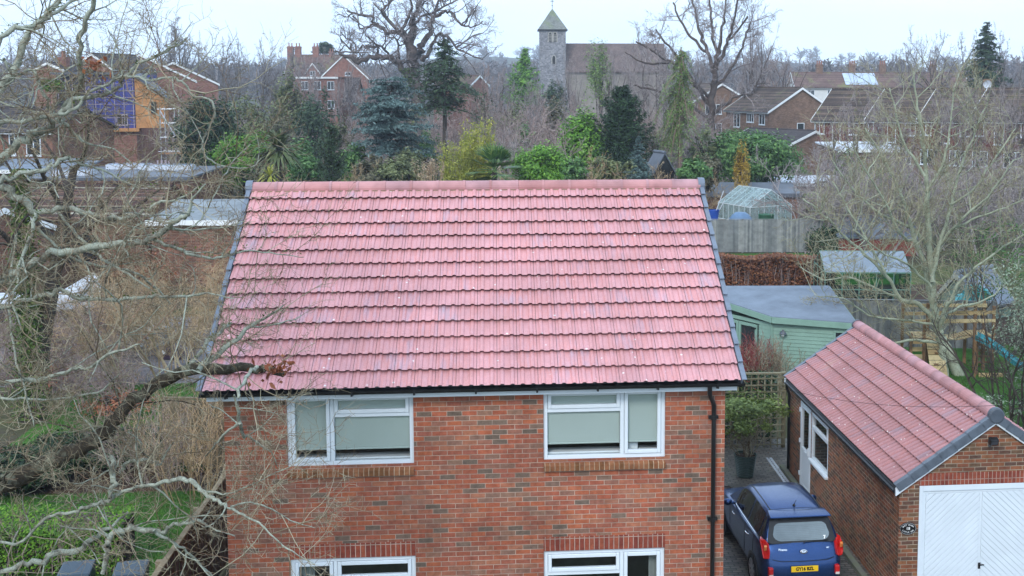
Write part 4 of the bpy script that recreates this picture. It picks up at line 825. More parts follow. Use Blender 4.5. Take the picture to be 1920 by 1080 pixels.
def lancet(x, z, w, h, name='window', y=-.02, louvres=5):
    mb = MB(); pts = lambda k, g: [(x-w/2-k, y-g, z), (x+w/2+k, y-g, z)]+[(x+(w/2+k)*math.cos(a)*(1), y-g, z+h*.62+(h*.38+k)*math.sin(a)**.8) for a in np.linspace(.05, PI-.05, 9)]
    mb.prism(pts(.16, .03), (0, .05, 0)); wv = recal(mb.build(name, plain('dressed_stone', (.36, .34, .30), .8), ch))
    mb = MB(); mb.prism(pts(0, .035), (0, .004, 0)); recal(mb.build('opening', M['black_metal'], wv))
    mb = MB()
    for k in range(louvres): q = z+h*.08+k*h*.155; mb.hexa([(x-w/2, y-.10, q), (x+w/2, y-.10, q), (x+w/2, y-.045, q+.12), (x-w/2, y-.045, q+.12), (x-w/2, y-.10, q+.04), (x+w/2, y-.10, q+.04), (x+w/2, y-.045, q+.16), (x-w/2, y-.045, q+.16)])
    if louvres: mb.build('louvre', plain('oak_louvre', (.20, .19, .17), .8), wv)
zw = at(1037, 79, D)[2]; ze_w = 1.6
for x in (4.5, 9.0, 13.5): lancet(hh+x-1.5, ze_w, .8, 2.4, y=.17, louvres=0)
lancet(-.45, zw, .55, 1.75); lancet(.45, zw, .55, 1.75); lancet(.2, at(1037, 120, D)[2], .55, 1.5, louvres=0)
xr = lateral(1037, 1248, D); ze_ = at(1060, 134, D)[2]; zr_ = at(1060, 82, D)[2]; nw = 3.6
mb = MB(); mb.box(hh-.2, .2, -1, xr, .2+nw*2, ze_); mb.poly([(xr, .2, ze_), (xr, .2+2*nw, ze_), (xr, .2+nw, zr_)]); mb.build('nave_wall', plain('stone_wall', (.24, .215, .18), .9, .25, .6), ch)
mb = MB(); mb.hexa([(hh-.15, -.25, ze_-.2), (xr+.2, -.25, ze_-.2), (xr+.2, .2+nw, zr_), (hh-.15, .2+nw, zr_), (hh-.15, -.25, ze_), (xr+.2, -.25, ze_), (xr+.2, .2+nw, zr_+.2), (hh-.15, .2+nw, zr_+.2)])
mb.hexa([(hh-.15, .65+2*nw, ze_-.2), (xr+.2, .65+2*nw, ze_-.2), (xr+.2, .2+nw, zr_-.003), (hh-.15, .2+nw, zr_-.003), (hh-.15, .65+2*nw, ze_), (xr+.2, .65+2*nw, ze_), (xr+.2, .2+nw, zr_+.197), (hh-.15, .2+nw, zr_+.197)]); recal(mb.build('nave_roof', M['church_tile'], ch))

# --- gabled house and its terrace at the right
MT, MW = M['tile_brown'], M['brick_far']
D = 132; P0 = at(1501, 300, D); zr1 = at(1508, 166, D)[2]; ze1 = at(1440, 208, D)[2]
gable_house('brick_house', 'brown brick house with white bargeboards and one narrow window in its gable', 'house', P0, cam_rz(math.radians(22)), 8.3, 10, ze1, zr1, MW, MT, M['wood_white'], .28,
    wins=[('g', -.55, ze1-3.0, .95, 1.65, 0), ('l', .9, ze1-1.55, 1.3, 1.15, 1), ('l', 3.4, ze1-1.35, 1.6, 1.0, 2), ('l', 6.6, ze1-2.0, 1.5, 1.6, 1)])
D = 150; P0 = at(1352, 300, D)
gable_house('brick_house', 'brown brick gable house half hidden by the tall bare tree left of the terrace', 'house', P0, cam_rz(math.radians(14)), 7.6, 9, at(1352, 190, D)[2], at(1352, 158, D)[2], MW, MT, M['wood_white'], .28,
    wins=[('g', -2.2, at(1352, 214, D)[2], 2.2, 1.25, 2), ('g', -1.6, at(1352, 250, D)[2], 1.6, 1.3, 1)])
def terrace(label, pxr, pxl, ey, ry, d, L, wins, rz, name='terraced_house', chim=()):
    pr = at(pxr, 300, d); ze_, zr_ = at(pxr, ey, d)[2], at(pxr, ry, d)[2]
    return gable_house(name, label, 'house', pr, rz, 8.6, L, ze_, zr_, M['brick_far'], MT, M['wood_white'], .3, wins=wins, group=None, chim=chim)
tz = cam_rz(math.radians(50))
def tw_(L, n=2):
    out = []
    return out
for lab, px, d, L in (('first terraced house from the left with red hung tiles under its brown roof', 1690, 120, 5.6), ('second terraced house from the left, its brown roof crossed by bare branches', 1796, 115, 5.6), ('third terraced house from the left with a grey verge and chimney-side dish', 1900, 110, 5.6), ('last terraced house at the right edge of the picture', 2004, 105, 5.6)):
    pr = at(px-36, 300, d-2); ze_, zr_ = at(px, 222, d)[2], at(px, 168, d+2)[2]
    h = gable_house('terraced_house', lab, 'house', pr, tz, 8.0, L, ze_, zr_, MW, MT, M['wood_white'], .3, group='terraced houses at the right', gtrim=True,
        wins=[('l', .6, ze_-1.5, 1.1, 1.3, 1), ('l', 2.6, ze_-2.2, .9, 2.0, 0), ('l', 4.4, ze_-1.5, 1.1, 1.3, 1), ('l', 1.0, ze_-4.2, 1.6, 1.4, 2), ('l', 4.0, ze_-4.2, 1.4, 1.4, 1)])
    mb = MB(); mb.box(-4.02, .25, ze_-2.4, -4.003, L-.25, ze_-.25); mb.build('tile_hanging', M['tilehang'], h)
    if 'dish' in lab:
        mb = MB(); mb.box(-.35, L*.1, zr_-.4, .35, L*.1+.6, zr_+1.0); c_ = mb.build('chimney', M['brick_far'], h)
        mb = MB(); mb.lathe([(.001, .10), (.25, .06), (.38, 0)], (0, 0, 0), 18, 'y'); o = mb.build('satellite_dish', M['felt_light'], c_); o.location = (-.5, L*.1+.1, zr_+.5); o.rotation_euler = (.2, 0, -1.1)
# long white terrace far behind
D = 205; P0 = at(1482, 300, D); Lf = lateral(1482, 1800, D); zr2 = at(1530, 137, D)[2]; ze2 = at(1530, 163, D)[2]
ft = gable_house('terrace_block', 'long white-walled terrace block with four chimneys and solar panels on the roof', 'house', (P0[0]+Lf*math.cos(cam_rz(0)), P0[1]+Lf*math.sin(cam_rz(0))), cam_rz(math.radians(90)), 8, Lf, ze2, zr2, M['render'], M['tile_far'], M['wood_white'], .3,
    wins=[('l', u, ze2-1.7, 1.3, 1.2, 1) for u in (2, 5.5, 9, 12.5, 16, 19.5, 23, 26.5)], chim=[(0, u, .8, 1.1, zr2+1.5, 3) for u in (5.2, 14, 18.5+.8, 25)], pots=MW)
mb = MB(); slp = (zr2-ze2)/4; uL = lambda px: Lf-lateral(1482, px, D)
for i in range(5):
    for j in range(2):
        u0 = uL(1634)+i*(uL(1574)-uL(1634))/5; u1 = u0+(uL(1574)-uL(1634))/5-.06; x0, x1 = -3.7+j*1.65, -3.7+j*1.65+1.6
        mb.hexa([(x, u, zr2+x*slp+k) for k in (.20, .26) for x, u in ((x0, u0), (x0, u1), (x1, u1), (x1, u0))])
recal(mb.build('solar_panel', plain('solar_glass', (.40, .47, .58), .25, .1, 2, .6), ft))
# extensions and low roofs in front of the terrace
def flat_block(name, label, cat, c, rz, w, l, h, wall, roof, lip=M['wood_white'], fall=.0, group=None, parts=None):
    t = thing(name, label, cat, (c[0], c[1], 0), rz, group); mb = MB(); mb.box(-w/2, -l/2, -.2, w/2, l/2, h-.003); mb.build('wall', wall, t)
    mb = MB(); e = .18; mb.hexa([(-w/2-e, -l/2-e, h), (w/2+e, -l/2-e, h), (w/2+e, l/2+e, h+fall), (-w/2-e, l/2+e, h+fall), (-w/2-e, -l/2-e, h+.12), (w/2+e, -l/2-e, h+.12), (w/2+e, l/2+e, h+.12+fall), (-w/2-e, l/2+e, h+.12+fall)]); mb.build('roof', roof, t)
    mb = MB(); mb.box(-w/2-e-.03, -l/2-e-.035, h-.12, w/2+e+.03, -l/2-e-.004, h+.14); mb.build('fascia', lip, t); return t
D = 118; a = at(1515, 268, D)
t = gable_house('brick_extension', 'low brick extension with a shallow dark tiled roof below the gabled house', 'extension', at(1527, 300, D), cam_rz(math.radians(38)), 7.0, 9.0, at(1470, 268, D)[2], at(1530, 247, D)[2], MW, M['tile_dark'], M['wood_white'], .2, wins=[('l', .8, .7, 1.0, .9, 1), ('l', 2.4, .7, 1.0, .9, 1), ('l', 4.0, .7, 1.0, .9, 1)])
D = 100; c = at(1612, 300, D); flat_block('flat_roofed_garage', 'white-edged flat roofed garage under the bare tree in front of the terrace', 'garage', c, cam_rz(.12), 5.6, 6, at(1600, 279, D)[2], MW, M['felt_light'], M['wood_white'], .35)
D = 92; c = at(1505, 300, D); flat_block('flat_roofed_building', 'long pale flat-roofed building beyond the greenhouse', 'outbuilding', c, cam_rz(-.06), 6.8, 5, at(1500, 341, D)[2], M['brick_old'], M['felt_light'], M['wood_white'], .2)
D = 80; c = at(1405, 300, D); flat_block('garden_shed', 'low dark grey felt-roofed shed behind the glass greenhouse', 'shed', c, cam_rz(-.03), 6.2, 4.5, at(1400, 360, D)[2], M['brick_old'], M['felt_dark'], M['felt_dark'], .35)
D = 86; c = at(1560, 300, D); flat_block('garden_shed', 'long low grey roof half hidden behind the bare tree, right of the greenhouse', 'shed', c, cam_rz(-.05), 6.5, 4.0, at(1560, 372, D)[2], M['brick_old'], M['felt'], M['felt_dark'], .2)
D = 104; a, b = ground_at(1478, D), ground_at(1572, D); t = thing('garden_wall', 'long brown brick garden wall below the gabled house', 'wall', (a[0], a[1], 0), math.atan2(b[1]-a[1], b[0]-a[0])); Lw = np.hypot(*(b-a)[:2])
mb = MB(); mb.box(0, -.12, -.2, Lw, .12, 2.55); mb.build('wall', MW, t); mb = MB(); mb.box(-.03, -.16, 2.553, Lw+.03, .16, 2.64); mb.build('coping', M['brick_far'], t)
# --- manor with tall chimneys, left of the oak
D = 235; P0 = at(548, 300, D); Lm = lateral(548, 672, D); zr3, ze3 = at(600, 104, D)[2], at(600, 142, D)[2]
mn = gable_house('manor_house', 'old red brick house with tall clustered chimneys left of the great oak', 'house', (P0[0]+Lm*math.cos(cam_rz(0)), P0[1]+Lm*math.sin(cam_rz(0))), cam_rz(math.radians(90)), 8, Lm, ze3, zr3, M['brick_red'], M['tile_far'], M['wood_white'], .3,
    wins=[('l', u, ze3-1.9, 1.3, 1.3, 1) for u in (2, 5, 9)], chim=[(0, Lm-lateral(548, px, D), 1.0, 1.15, at(px, 87, D)[2], 2) for px in (550, 564, 597)]+[(0, Lm-lateral(548, 626, D), .8, .9, at(px, 97, D)[2], 2)])
D = 225; gable_house('brick_house', 'small red brick gable of the manor wing with white bargeboards', 'house', at(590, 300, D), cam_rz(0), 2.6, 7, at(590, 136, D)[2], at(590, 119, D)[2], M['brick_red'], M['tile_far'], M['wood_white'], .15, wins=[('g', -.5, at(590, 142, D)[2], 1.0, .9, 1)])
D = 190; gable_house('brick_house', 'pale red brick house with a white sloping verge under the oak limb', 'house', at(648, 300, D), cam_rz(.12), 7.5, 9, at(660, 146, D)[2], at(630, 104, D)[2], M['brick_red'], M['tile_far'], M['wood_white'], .2, wins=[('g', .2, at(640, 142, D)[2], .9, .6, 1)])
D = 175; P0 = at(627, 300, D); L_ = lateral(627, 676, D)
gable_house('tiled_house', 'dark weathered tiled roof just left of the blue cedar', 'house', (P0[0]+L_*math.cos(cam_rz(0)), P0[1]+L_*math.sin(cam_rz(0))), cam_rz(PI/2), 8, L_, at(650, 188, D)[2], at(650, 148, D)[2], M['brick_old'], M['tile_dark'], None, .3)
D = 170; c = at(606, 300, D); fb_ = flat_block('brick_house', 'salmon brick wall of a flat building below the manor chimneys', 'house', c, cam_rz(0), 5.6, 5, at(600, 146, D)[2], M['brick_red'], M['tile_far'], M['wood_white'])
for x in (-2.3, -.5, 1.4): [far_window(fb_, (x, -2.5, z), (1, 0, 0), (0, 0, 1), 1.0, 1.2, (0, -1, 0), 1) for z in (at(600, 146, D)[2]-1.7, at(600, 146, D)[2]-4.4)]
D = 160; gable_house('brick_house', 'small red roofed house peeping over the thicket beside the dark pine', 'house', at(900, 300, D), cam_rz(1.1), 4.5, 6, at(890, 160, D)[2], at(890, 143, D)[2], M['brick_red'], M['tile_far'], M['wood_white'], .2)
# --- gables behind the building site
def gh(label, px, d, w, ey, ry, ang, L=9, roof='tile_dark', wins=(), chim=()): return gable_house('brick_house', label, 'house', at(px, 300, d), cam_rz(math.radians(ang)), w, L, at(px, ey, d)[2], at(px, ry, d)[2], M['brick_red'], M[roof], M['wood_white'], .2, wins=wins, chim=chim)
gh('red gable with white bargeboards rising behind the building site', 180, 128, 4.4, 128, 102, -8, 9)
gh('small red gable with white bargeboards at the left behind the site', 98, 122, 3.3, 132, 119, -6, 8, chim=((.6, 2, .9, .7, at(125, 106, 122)[2], 2),))
D = 140; gh('broad dark roofed house with a white sloping verge behind the site', 268, D, 12.5, 152, 103, 24, 8)
D = 150; gh('dark slate roof with a white verge farthest right behind the site', 330, D, 11, 158, 118, 26, 6)
# --- building site: timber extension wrapped in blue membrane
D = 96; P0 = ground_at(258, D); Wl = lateral(118, 258, D); ztop = at(250, 140, D)[2]; zmid = at(250, 240, D)[2]
M['wrap'] = plain('blue_breather_membrane', (.045, .05, .215), .6, .3, .8); M['wrap_black'] = plain('dark_membrane', (.035, .033, .045), .6, .3, .8)
M['ply'] = plain('orange_timber_cladding', (.46, .22, .085), .7, .25, 1.8); M['batten'] = plain('pale_batten', (.36, .30, .34), .8, .15)
st = thing('house_under_construction', 'part-built extension wrapped in blue and black membrane with battens', 'house', (P0[0], P0[1], 0), cam_rz(.10))
mb = MB(); mb.box(-Wl, 0, -.2, -.003, 7, zmid); mb.build('wall', M['brick_red'], st)
mb = MB(); mb.box(-Wl, -.15, zmid+.003, -Wl*.62, 7, ztop); mb.build('black_wrapping', M['wrap_black'], st)
mb = MB(); mb.box(-Wl*.62+.003, -.15, zmid+.003, -.003, 7, ztop); mb.build('blue_wrapping', M['wrap'], st)
mb = MB(); xw = lateral(258, 308, D); ys2 = 6.0; z2 = at(305, 185, D)[2]
mb.hexa([(.003, -.1, zmid), (xw, .4, zmid), (xw, 1.6, zmid), (.003, 1.6, zmid), (.003, -.1, ztop-.1), (xw, .4, z2), (xw, 1.6, z2), (.003, 1.6, ztop-.1)]); recal(mb.build('timber_gable', M['ply'], st))
mb = MB(); mb.hexa([(-.1, -.5, ztop+.0), (xw+.25, .0, z2), (xw+.25, 2.0, z2), (-.1, 2.0, ztop), (-.1, -.5, ztop+.22), (xw+.25, .0, z2+.22), (xw+.25, 2.0, z2+.22), (-.1, 2.0, ztop+.22)]); mb.hexa([(-Wl-.3, -.55, ztop+.003), (-.103, -.55, ztop+.003), (-.103, 7.3, ztop+.003), (-Wl-.3, 7.3, ztop+.003), (-Wl-.3, -.55, ztop+.2), (-.103, -.55, ztop+.2), (-.103, 7.3, ztop+.2), (-Wl-.3, 7.3, ztop+.2)]); recal(mb.build('roof', M['felt_dark'], st))
mb = MB()
for k in range(8): z = zmid+.3+k*(ztop-zmid-.5)/7; mb.box(-Wl*.62, -.20, z-.02, -.02, -.153, z+.02)
for k in range(6): x = -Wl*.62+k*(Wl*.62-.1)/5; mb.box(x-.02, -.25, zmid, x+.025, -.203, ztop-.05)
for k in range(3): x = -Wl+.2+k*.55; mb.box(x-.025, -.25, zmid+1.5, x+.03, -.203, ztop-.05)
mb.build('batten', M['batten'], st)
mb = MB(); mb.box(-Wl*.6, -.35, zmid-.28, .3, -.153, zmid+.0); mb.build('beam', M['ply'], st)
far_window(st, (-1.5, -.15, zmid+.25), (1, 0, 0), (0, 0, 1), .9, .9, (0, -1, 0), 1, M['batten'])
mb = MB(); mb.box(xw*.55, .05, z2-1.2, xw*.72, .5, z2-.25); mb.build('opening', M['black_metal'], st)
D = 92; a = ground_at(303, D); sc = thing('scaffolding', 'grey steel scaffolding tower beside the timber gable', 'scaffolding', (a[0], a[1], 0), cam_rz(.1))
mb = MB(); zt_ = at(310, 200, D)[2]
for x in (0, 1.1, 2.0):
    for y in (0, 1.4): mb.tube([(x, y, 0), (x, y, zt_-(x > 1.5)*3.0)], .04, 6)
for z in np.linspace(.9, zt_-.2, 7):
    for y in (0, 1.4): mb.tube([(-.2, y, z), (2.2 if z < zt_-3 else 1.3, y, z)], .036, 6)
mb.tube([(0, 0, .5), (2, 0, zt_-3.2)], .045, 6); mb.tube([(0, 0, zt_-.3), (1.1, 0, zt_-2.3)], .045, 6); mb.build('tube', M['steel'], sc)
mb = MB()
for z in (2.0, 4.0): mb.box(-.1, .1, z, 2.1, 1.3, z+.06)
mb.build('deck', M['ply'], sc)
a = ground_at(248, 90); t = thing('rubble_sack', 'white builders sacks and leaning boards heaped below the scaffolding', 'sacks', (a[0], a[1], 2.0), 0)
mb = MB(); mb.lathe([(.001, 0), (.6, .05), (.7, .5), (.6, 1.0), (.2, 1.15), (.001, 1.1)], (0, 0, 0), 10); mb.lathe([(.001, 0), (.5, .05), (.6, .6), (.5, 1.2), (.001, 1.3)], (1.3, .2, 0), 10); mb.build('sack', M['card'], t)
mb = MB(); 
for k in range(4): mb.bar((2.2+k*.16, -.1, -.2), (1.7+k*.3, .7, 1.6), .14, .03)
mb.box(-1.0, -.4, -2.2, 3.2, 1.6, -.203); mb.build('board', M['batten'], t)
# brick house with white windows at the far left, flat-roofed extensions in front
D = 84; P0 = at(160, 300, D); ze_ = at(160, 241, D)[2]; zr_ = at(60, 205, D)[2]
bh = gable_house('brick_house', 'brick house with white casement windows under the oak branches at the left', 'house', P0, cam_rz(math.radians(78)), 7, 12, ze_, zr_, M['brick_old'], M['tile_dark'], M['wood_white'], .35, gtrim=False,
    wins=[('l', .9, ze_-1.75, 1.15, 1.45, 1), ('l', 2.9, ze_-1.75, .5, 1.45, 0), ('l', 4.3, ze_-1.9, 1.5, 1.5, 2), ('l', 6.8, ze_-1.9, 1.5, 1.5, 2), ('l', 9.3, ze_-1.9, 1.5, 1.5, 2)])
D = 74; c = at(225, 300, D); ex = flat_block('flat_roofed_extension', 'dark flat-roofed extension with raised rooflights at the left', 'extension', c, cam_rz(.10), 10.5, 9.5, at(225, 335, 70)[2], M['brick_old'], M['felt_dark'], M['felt_dark'], .0)
zf_ = at(225, 335, 70)[2]+.12
def rooflight(x, y, w, l): 
    mb = MB(); mb.box(x-w/2, y-l/2, zf_+.003, x+w/2, y+l/2, zf_+.30); r_ = mb.build('rooflight', M['felt_light'], ex); mb = MB(); mb.box(x-w/2+.1, y-l/2+.1, zf_+.303, x+w/2-.1, y+l/2-.1, zf_+.36); mb.build('rooflight_glass', plain('rooflight_pane', (.35, .42, .5), .1, .1, 3, .6), r_)
rooflight(-2.0, -2.4, 2.2, 1.6); rooflight(-.2, 2.6, 2.6, 1.3); rooflight(2.6, 1.4, 3.2, 1.4)
D = 78; c = at(40, 300, D); flat_block('lean_to_extension', 'grey sloping lean-to roof under the white casement windows', 'extension', c, cam_rz(.05), 9.0, 3.6, at(40, 318, D)[2], M['brick_old'], M['felt'], M['wood_white'], .5)
# brick garage with the mossy clay roof, and its neighbour
D = 60; P0 = at(318, 300, D); Lg = lateral(60, 300, D)+1.5; ze_ = at(250, 410, D-2.9)[2]
gb = gable_house('brick_outbuilding', 'long brick outbuilding with a mossy clay-tiled roof flecked with white', 'outbuilding', (P0[0], P0[1]), cam_rz(math.radians(86)), 5.4, Lg, ze_, at(250, 347, D)[2], M['brick_old'], M['tile_moss'], None, .25)
mb = MB()
for u, w_ in ((2.6, 2.1), (5.4, 1.0)): mb.box(-2.72, u, .05, -2.703, u+w_, 2.1)
mb.build('doorway', M['black_metal'], gb)
D = 57; c = at(384, 300, D); flat_block('garage', 'low brick garage with a pale lichened flat roof behind the pink roof', 'garage', c, cam_rz(.03), 3.9, 4.4, at(375, 419, D-2.5)[2], M['brick_old'], plain('lichened_felt', (.19, .21, .22), .8, .35, 1.2), M['wood_white'], .55)
D = 63; c = at(15, 300, D); gable_house('brick_outbuilding', 'brick gable at the left edge, behind the ivy-clad trunk', 'outbuilding', at(0, 300, 50), cam_rz(math.radians(60)), 5, 7, at(0, 440, 50)[2], at(0, 395, 50)[2], M['brick_old'], M['tile_moss'], M['wood_white'], .2)
# ------------------------------------------------------------------ gardens on the right
M['fence_grey'] = island('weathered_fence_board', [(0, (.15, .155, .155)), (.5, (.22, .22, .215)), (1, (.29, .285, .27))], .85, .2, .3, 3)
M['fence_brown'] = island('brown_fence_board', [(0, (.06, .035, .025)), (.5, (.085, .05, .034)), (1, (.12, .075, .05))], .8, .2, .3, 3)
M['fence_tan'] = island('tan_fence_board', [(0, (.16, .12, .075)), (.5, (.22, .17, .105)), (1, (.27, .22, .15))], .85, .2, .35, 3)
M['fence_old'] = island('old_brown_fence_board', [(0, (.11, .085, .055)), (.5, (.15, .12, .075)), (1, (.19, .155, .10))], .85, .2, .4, 3)
M['timber'] = island('yellow_timber', [(0, (.30, .205, .095)), (.5, (.42, .31, .15)), (1, (.50, .40, .22))], .75, .2, .25, 3)
M['timber_dark'] = island('brown_timber', [(0, (.15, .085, .04)), (1, (.24, .14, .07))], .75, .2, .3, 3)
M['trellis'] = island('green_grey_trellis', [(0, (.135, .125, .075)), (.5, (.20, .18, .115)), (1, (.25, .235, .16))], .85, .2, .3, 3)
def board_fence(label, a, b, h, mat, bw=.105, cap=True, board=None, name='garden_fence', rails_front=False, group=None):
    a, b = np.asarray(a[:2], float), np.asarray(b[:2], float); L = np.hypot(*(b-a)); t = thing(name, label, 'fence', (a[0], a[1], 0), math.atan2(b[1]-a[1], b[0]-a[0]), group)
    rg = random.Random(int(L*97)); mb = MB(); x = 0; k = 0
    while x < L-.02:
        w = min(bw, L-x)-.004; j = rg.uniform(-.012, .012); o = .012*(k % 2); mb.hexa([(x, -.02-o, .06), (x+w, -.012-o, .06), (x+w, 0-o, .06), (x, 0-o, .06), (x, -.02-o, h+j), (x+w, -.012-o, h+j), (x+w, 0-o, h+j), (x, 0-o, h+j)]); x += bw; k += 1
    mb.build('board', mat, t)
    s = -.075 if rails_front else .012
    for z in (.35, h*.55, h-.22): mb = MB(); mb.box(0, s, z-.04, L, s+.045, z+.04); mb.build('rail', board or mat, t)
    n = max(1, round(L/2.4))
    for k in range(n+1): mb = MB(); x = k*L/n; y = s-.04 if rails_front else s+.05; mb.box(x-.05, y-.05, 0, x+.05, y+.05, h+.02); mb.build('post', board or mat, t)
    if cap: mb = MB(); mb.box(-.02, -.05, h+.022, L+.02, .045, h+.05); mb.build('capping', board or mat, t)
    return t
board_fence('tall weathered grey board fence in front of the glass greenhouse', (15.6, 47.7), (22.3, 47.15), 1.9, M['fence_grey'])
board_fence('grey board fence behind the wooden climbing frame', (14.4, 24.2), (21.8, 22.9), 1.75, M['fence_grey'])
board_fence('tan closeboard fence facing the camera beside the house corner', (-4.3, 12.0), (-1.55, 11.5), 1.8, M['fence_old'])
board_fence('dark brown closeboard fence with pale rails running back beside the house', (-1.42, 11.4), (-1.42, -3), 1.8, M['fence_brown'], .14, True, M['fence_tan'], rails_front=True)
# trellis between house and garage
ta, tb = np.array([7.6, 12.5]), np.array([11.52, 12.42]); TH = 2.0
t = thing('trellis_fence', 'square lattice trellis fence between the house and the garage', 'trellis', (ta[0], ta[1], 0), math.atan2(tb[1]-ta[1], tb[0]-ta[0])); L_ = np.hypot(*(tb-ta))
mb = MB(); n = int(L_/.178)
for k in range(n+1): mb.box(k*.178, -.012, .02, k*.178+.034, .008, TH-.03)
mb.build('lattice_upright', M['trellis'], t); mb = MB()
for k in range(11): mb.box(0, -.034, .08+k*.178, L_, -.0125, .08+k*.178+.034)
mb.build('lattice_rail', M['trellis'], t)
for x in (1.8, L_): mb = MB(); mb.box(x-.05, .012, 0, x+.05, .11, TH+.03); mb.build('post', M['trellis'], t)
mb = MB(); mb.box(0, -.06, TH, L_, .02, TH+.04); mb.build('top_rail', M['trellis'], t)
lf = MB(); rs = np.random.RandomState(12); C_ = np.stack([rs.uniform(.1, L_-.1, 8000), rs.uniform(.25, .8, 8000), rs.uniform(.05, TH-.1, 8000)], -1); quads_at(lf, C_, .05, None, .6, rs); plant('climber', 'dark tangled climber growing behind the lattice trellis', 'climbing plant', (ta[0], ta[1]+.1, 0), [('foliage', lf, M['l_dark']), ('stem', stems_mesh(77, 30, 1.6, 5.0, .012).merge(MB(), loc=(0, 0, 0)), M['twig_red'])], rz=-.02)
# evergreen shrub in a ribbed pot
pp = gp(1397, 893); t = thing('plant_pot', 'dark green ribbed plant pot standing on the paving behind the car', 'pot', (pp[0], pp[1], .004))
mb = MB(); prof = [(.001, 0), (.19, 0)]
for k in range(11): z = .02+k*.045; r = .195+.07*(z/.52); prof += [(r, z), (r+.012, z+.012), (r+.012, z+.028), (r, z+.04)]
prof += [(.285, .53), (.29, .56), (.27, .56), (.26, .5)]; mb.lathe(prof, (0, 0, 0), 28); mb.build('rim', plain('dark_green_glaze', (.035, .06, .05), .3, .3, 4, .5), t); mb = MB(); mb.lathe([(.26, .5), (.001, .52)], (0, 0, 0), 20); mb.build('soil', M['litter'], t)
lf = MB(); rs = np.random.RandomState(3); leaf_cloud(lf, (0, 0, 1.0), (.66, .55, .55), 3600, .036, 30, .30, rs, .5, .5); br = stems_mesh(4, 16, 1.0, .25, .012, lean=.6); PSC = 1.32
plant('potted_shrub', 'loose light green evergreen shrub growing in the ribbed pot by the trellis', 'shrub', (pp[0]+.05, pp[1]+.05, .5), [('stem', br, M['twig']), ('foliage', lf, leafmat('pale_shrub_leaf', (.085, .125, .025), (.18, .24, .055), (.34, .41, .13)))], sc=(1.5, 1.4, 1.12))
# green corner summerhouse
M['sage'] = plain('sage_green_paint', (.20, .32, .255), .55, .1, 2.5)
sh = thing('summerhouse', 'pale green timber corner summerhouse with a grey felt roof', 'summerhouse', (12.67, 18.75, 0))
O_ = np.array([12.67, 18.75]); outline = [(12.67, 18.75), (15.0, 17.85), (15.35, 22.1), (10.9, 22.3), (10.9, 21.6)]; Q = [(x-O_[0], y-O_[1]) for x, y in outline]
cx_, cy_ = np.mean(Q, 0); Z1 = 2.02
def boards(mb, a, b, z0, z1, g=.12, holes=()):                                   # shiplap boards lapping down a wall from a to b
    a, b = np.asarray(a, float), np.asarray(b, float); d = nrm(np.append(b-a, 0)); N = np.array([d[1], -d[0], 0]); L = np.linalg.norm(b-a); z = z0
    while z < z1-.01:
        zt = min(z+g-.006, z1); spans = [(0, L)]
        for h0, h1, c0, c1 in holes:
            if c0 < z+.03 and c1 > zt-.03: spans = [q for s in spans for q in ((s[0], min(s[1], h0)), (max(s[0], h1), s[1])) if q[1]-q[0] > .01]
        for u0, u1 in spans:
            A, B = np.append(a, 0)+d*u0, np.append(a, 0)+d*u1; zl, zh = np.array([0, 0, z]), np.array([0, 0, zt])
            mb.hexa([A+zl, B+zl, B+zl+N*.024, A+zl+N*.024, A+zh, B+zh, B+zh+N*.006, A+zh+N*.006])
        z += g
    return d, N, L
mb = MB(); Ld = math.hypot(Q[4][0]-Q[0][0], Q[4][1]-Q[0][1]); d0, N0, _ = boards(mb, Q[4], Q[0], .1, Z1, holes=[(Ld-2.35, Ld-.55, 0, 1.87)])
boards(mb, Q[0], Q[1], .1, Z1, holes=[(1.95, 2.45, .9, 1.9)]); boards(mb, Q[1], Q[2], .1, Z1); boards(mb, Q[2], Q[3], .1, Z1); boards(mb, Q[3], Q[4], .1, Z1)
for (x, y) in (Q[0], Q[1]): mb.box(x-.05, y-.06, .08, x+.04, y+.03, Z1)
recal(mb.build('wall', M['sage'], sh))
mb = MB(); ov = [(x-cx_, y-cy_) for x, y in Q]; E = [np.array([cx_+x*(1+.20/math.hypot(x, y)), cy_+y*(1+.2/math.hypot(x, y))]) for x, y in ov]
zr_ = lambda y: 2.06+.085*(y+.9)
mb.prism([(e[0], e[1], zr_(e[1])+.10) for e in E], (0, 0, .05)); recal(mb.build('roof', M['felt'], sh))
mb = MB()
for i in range(5):
    a, b = E[i], E[(i+1) % 5]; A, B = np.array([a[0], a[1], zr_(a[1])-.06]), np.array([b[0], b[1], zr_(b[1])-.06]); d = nrm(B-A); N = nrm(np.array([d[1], -d[0], 0])); mb.hexa([A+N*.004, B+N*.004, B+N*.028, A+N*.028, A+N*.004+[0, 0, .19], B+N*.004+[0, 0, .19], B+N*.028+[0, 0, .19], A+N*.028+[0, 0, .19]])
recal(mb.build('fascia', M['sage'], sh))
for k in range(2):
    u = Ld-2.32+k*.87; P_ = np.array([Q[4][0], Q[4][1], .12])+d0*u; f = far_window(sh, P_, d0, (0, 0, 1), .85, 1.74, N0, 0, M['sage'], .10); f.name = 'door'
    mb = MB(); mb.bar(P_+d0*(.03 if k == 0 else .82)+N0*.07+[0, 0, 1.62], P_+d0*(.35 if k == 0 else .5)+N0*.07+[0, 0, 1.64], .02, .04); mb.build('hinge', M['black_metal'], f)
d1 = nrm(np.append(np.array(Q[1])-np.array(Q[0]), 0)); N1 = np.array([d1[1], -d1[0], 0]); far_window(sh, np.append(Q[0], .9)+d1*1.95, d1, (0, 0, 1), .5, 1.0, N1, 0, M['sage'], .06)
q = np.append(O_, 0)+d1*.38+N1*.05; t = thing('wall_lantern', 'small grey lantern fixed beside the summerhouse corner', 'lantern', (q[0], q[1], 1.72), math.atan2(d1[1], d1[0]))
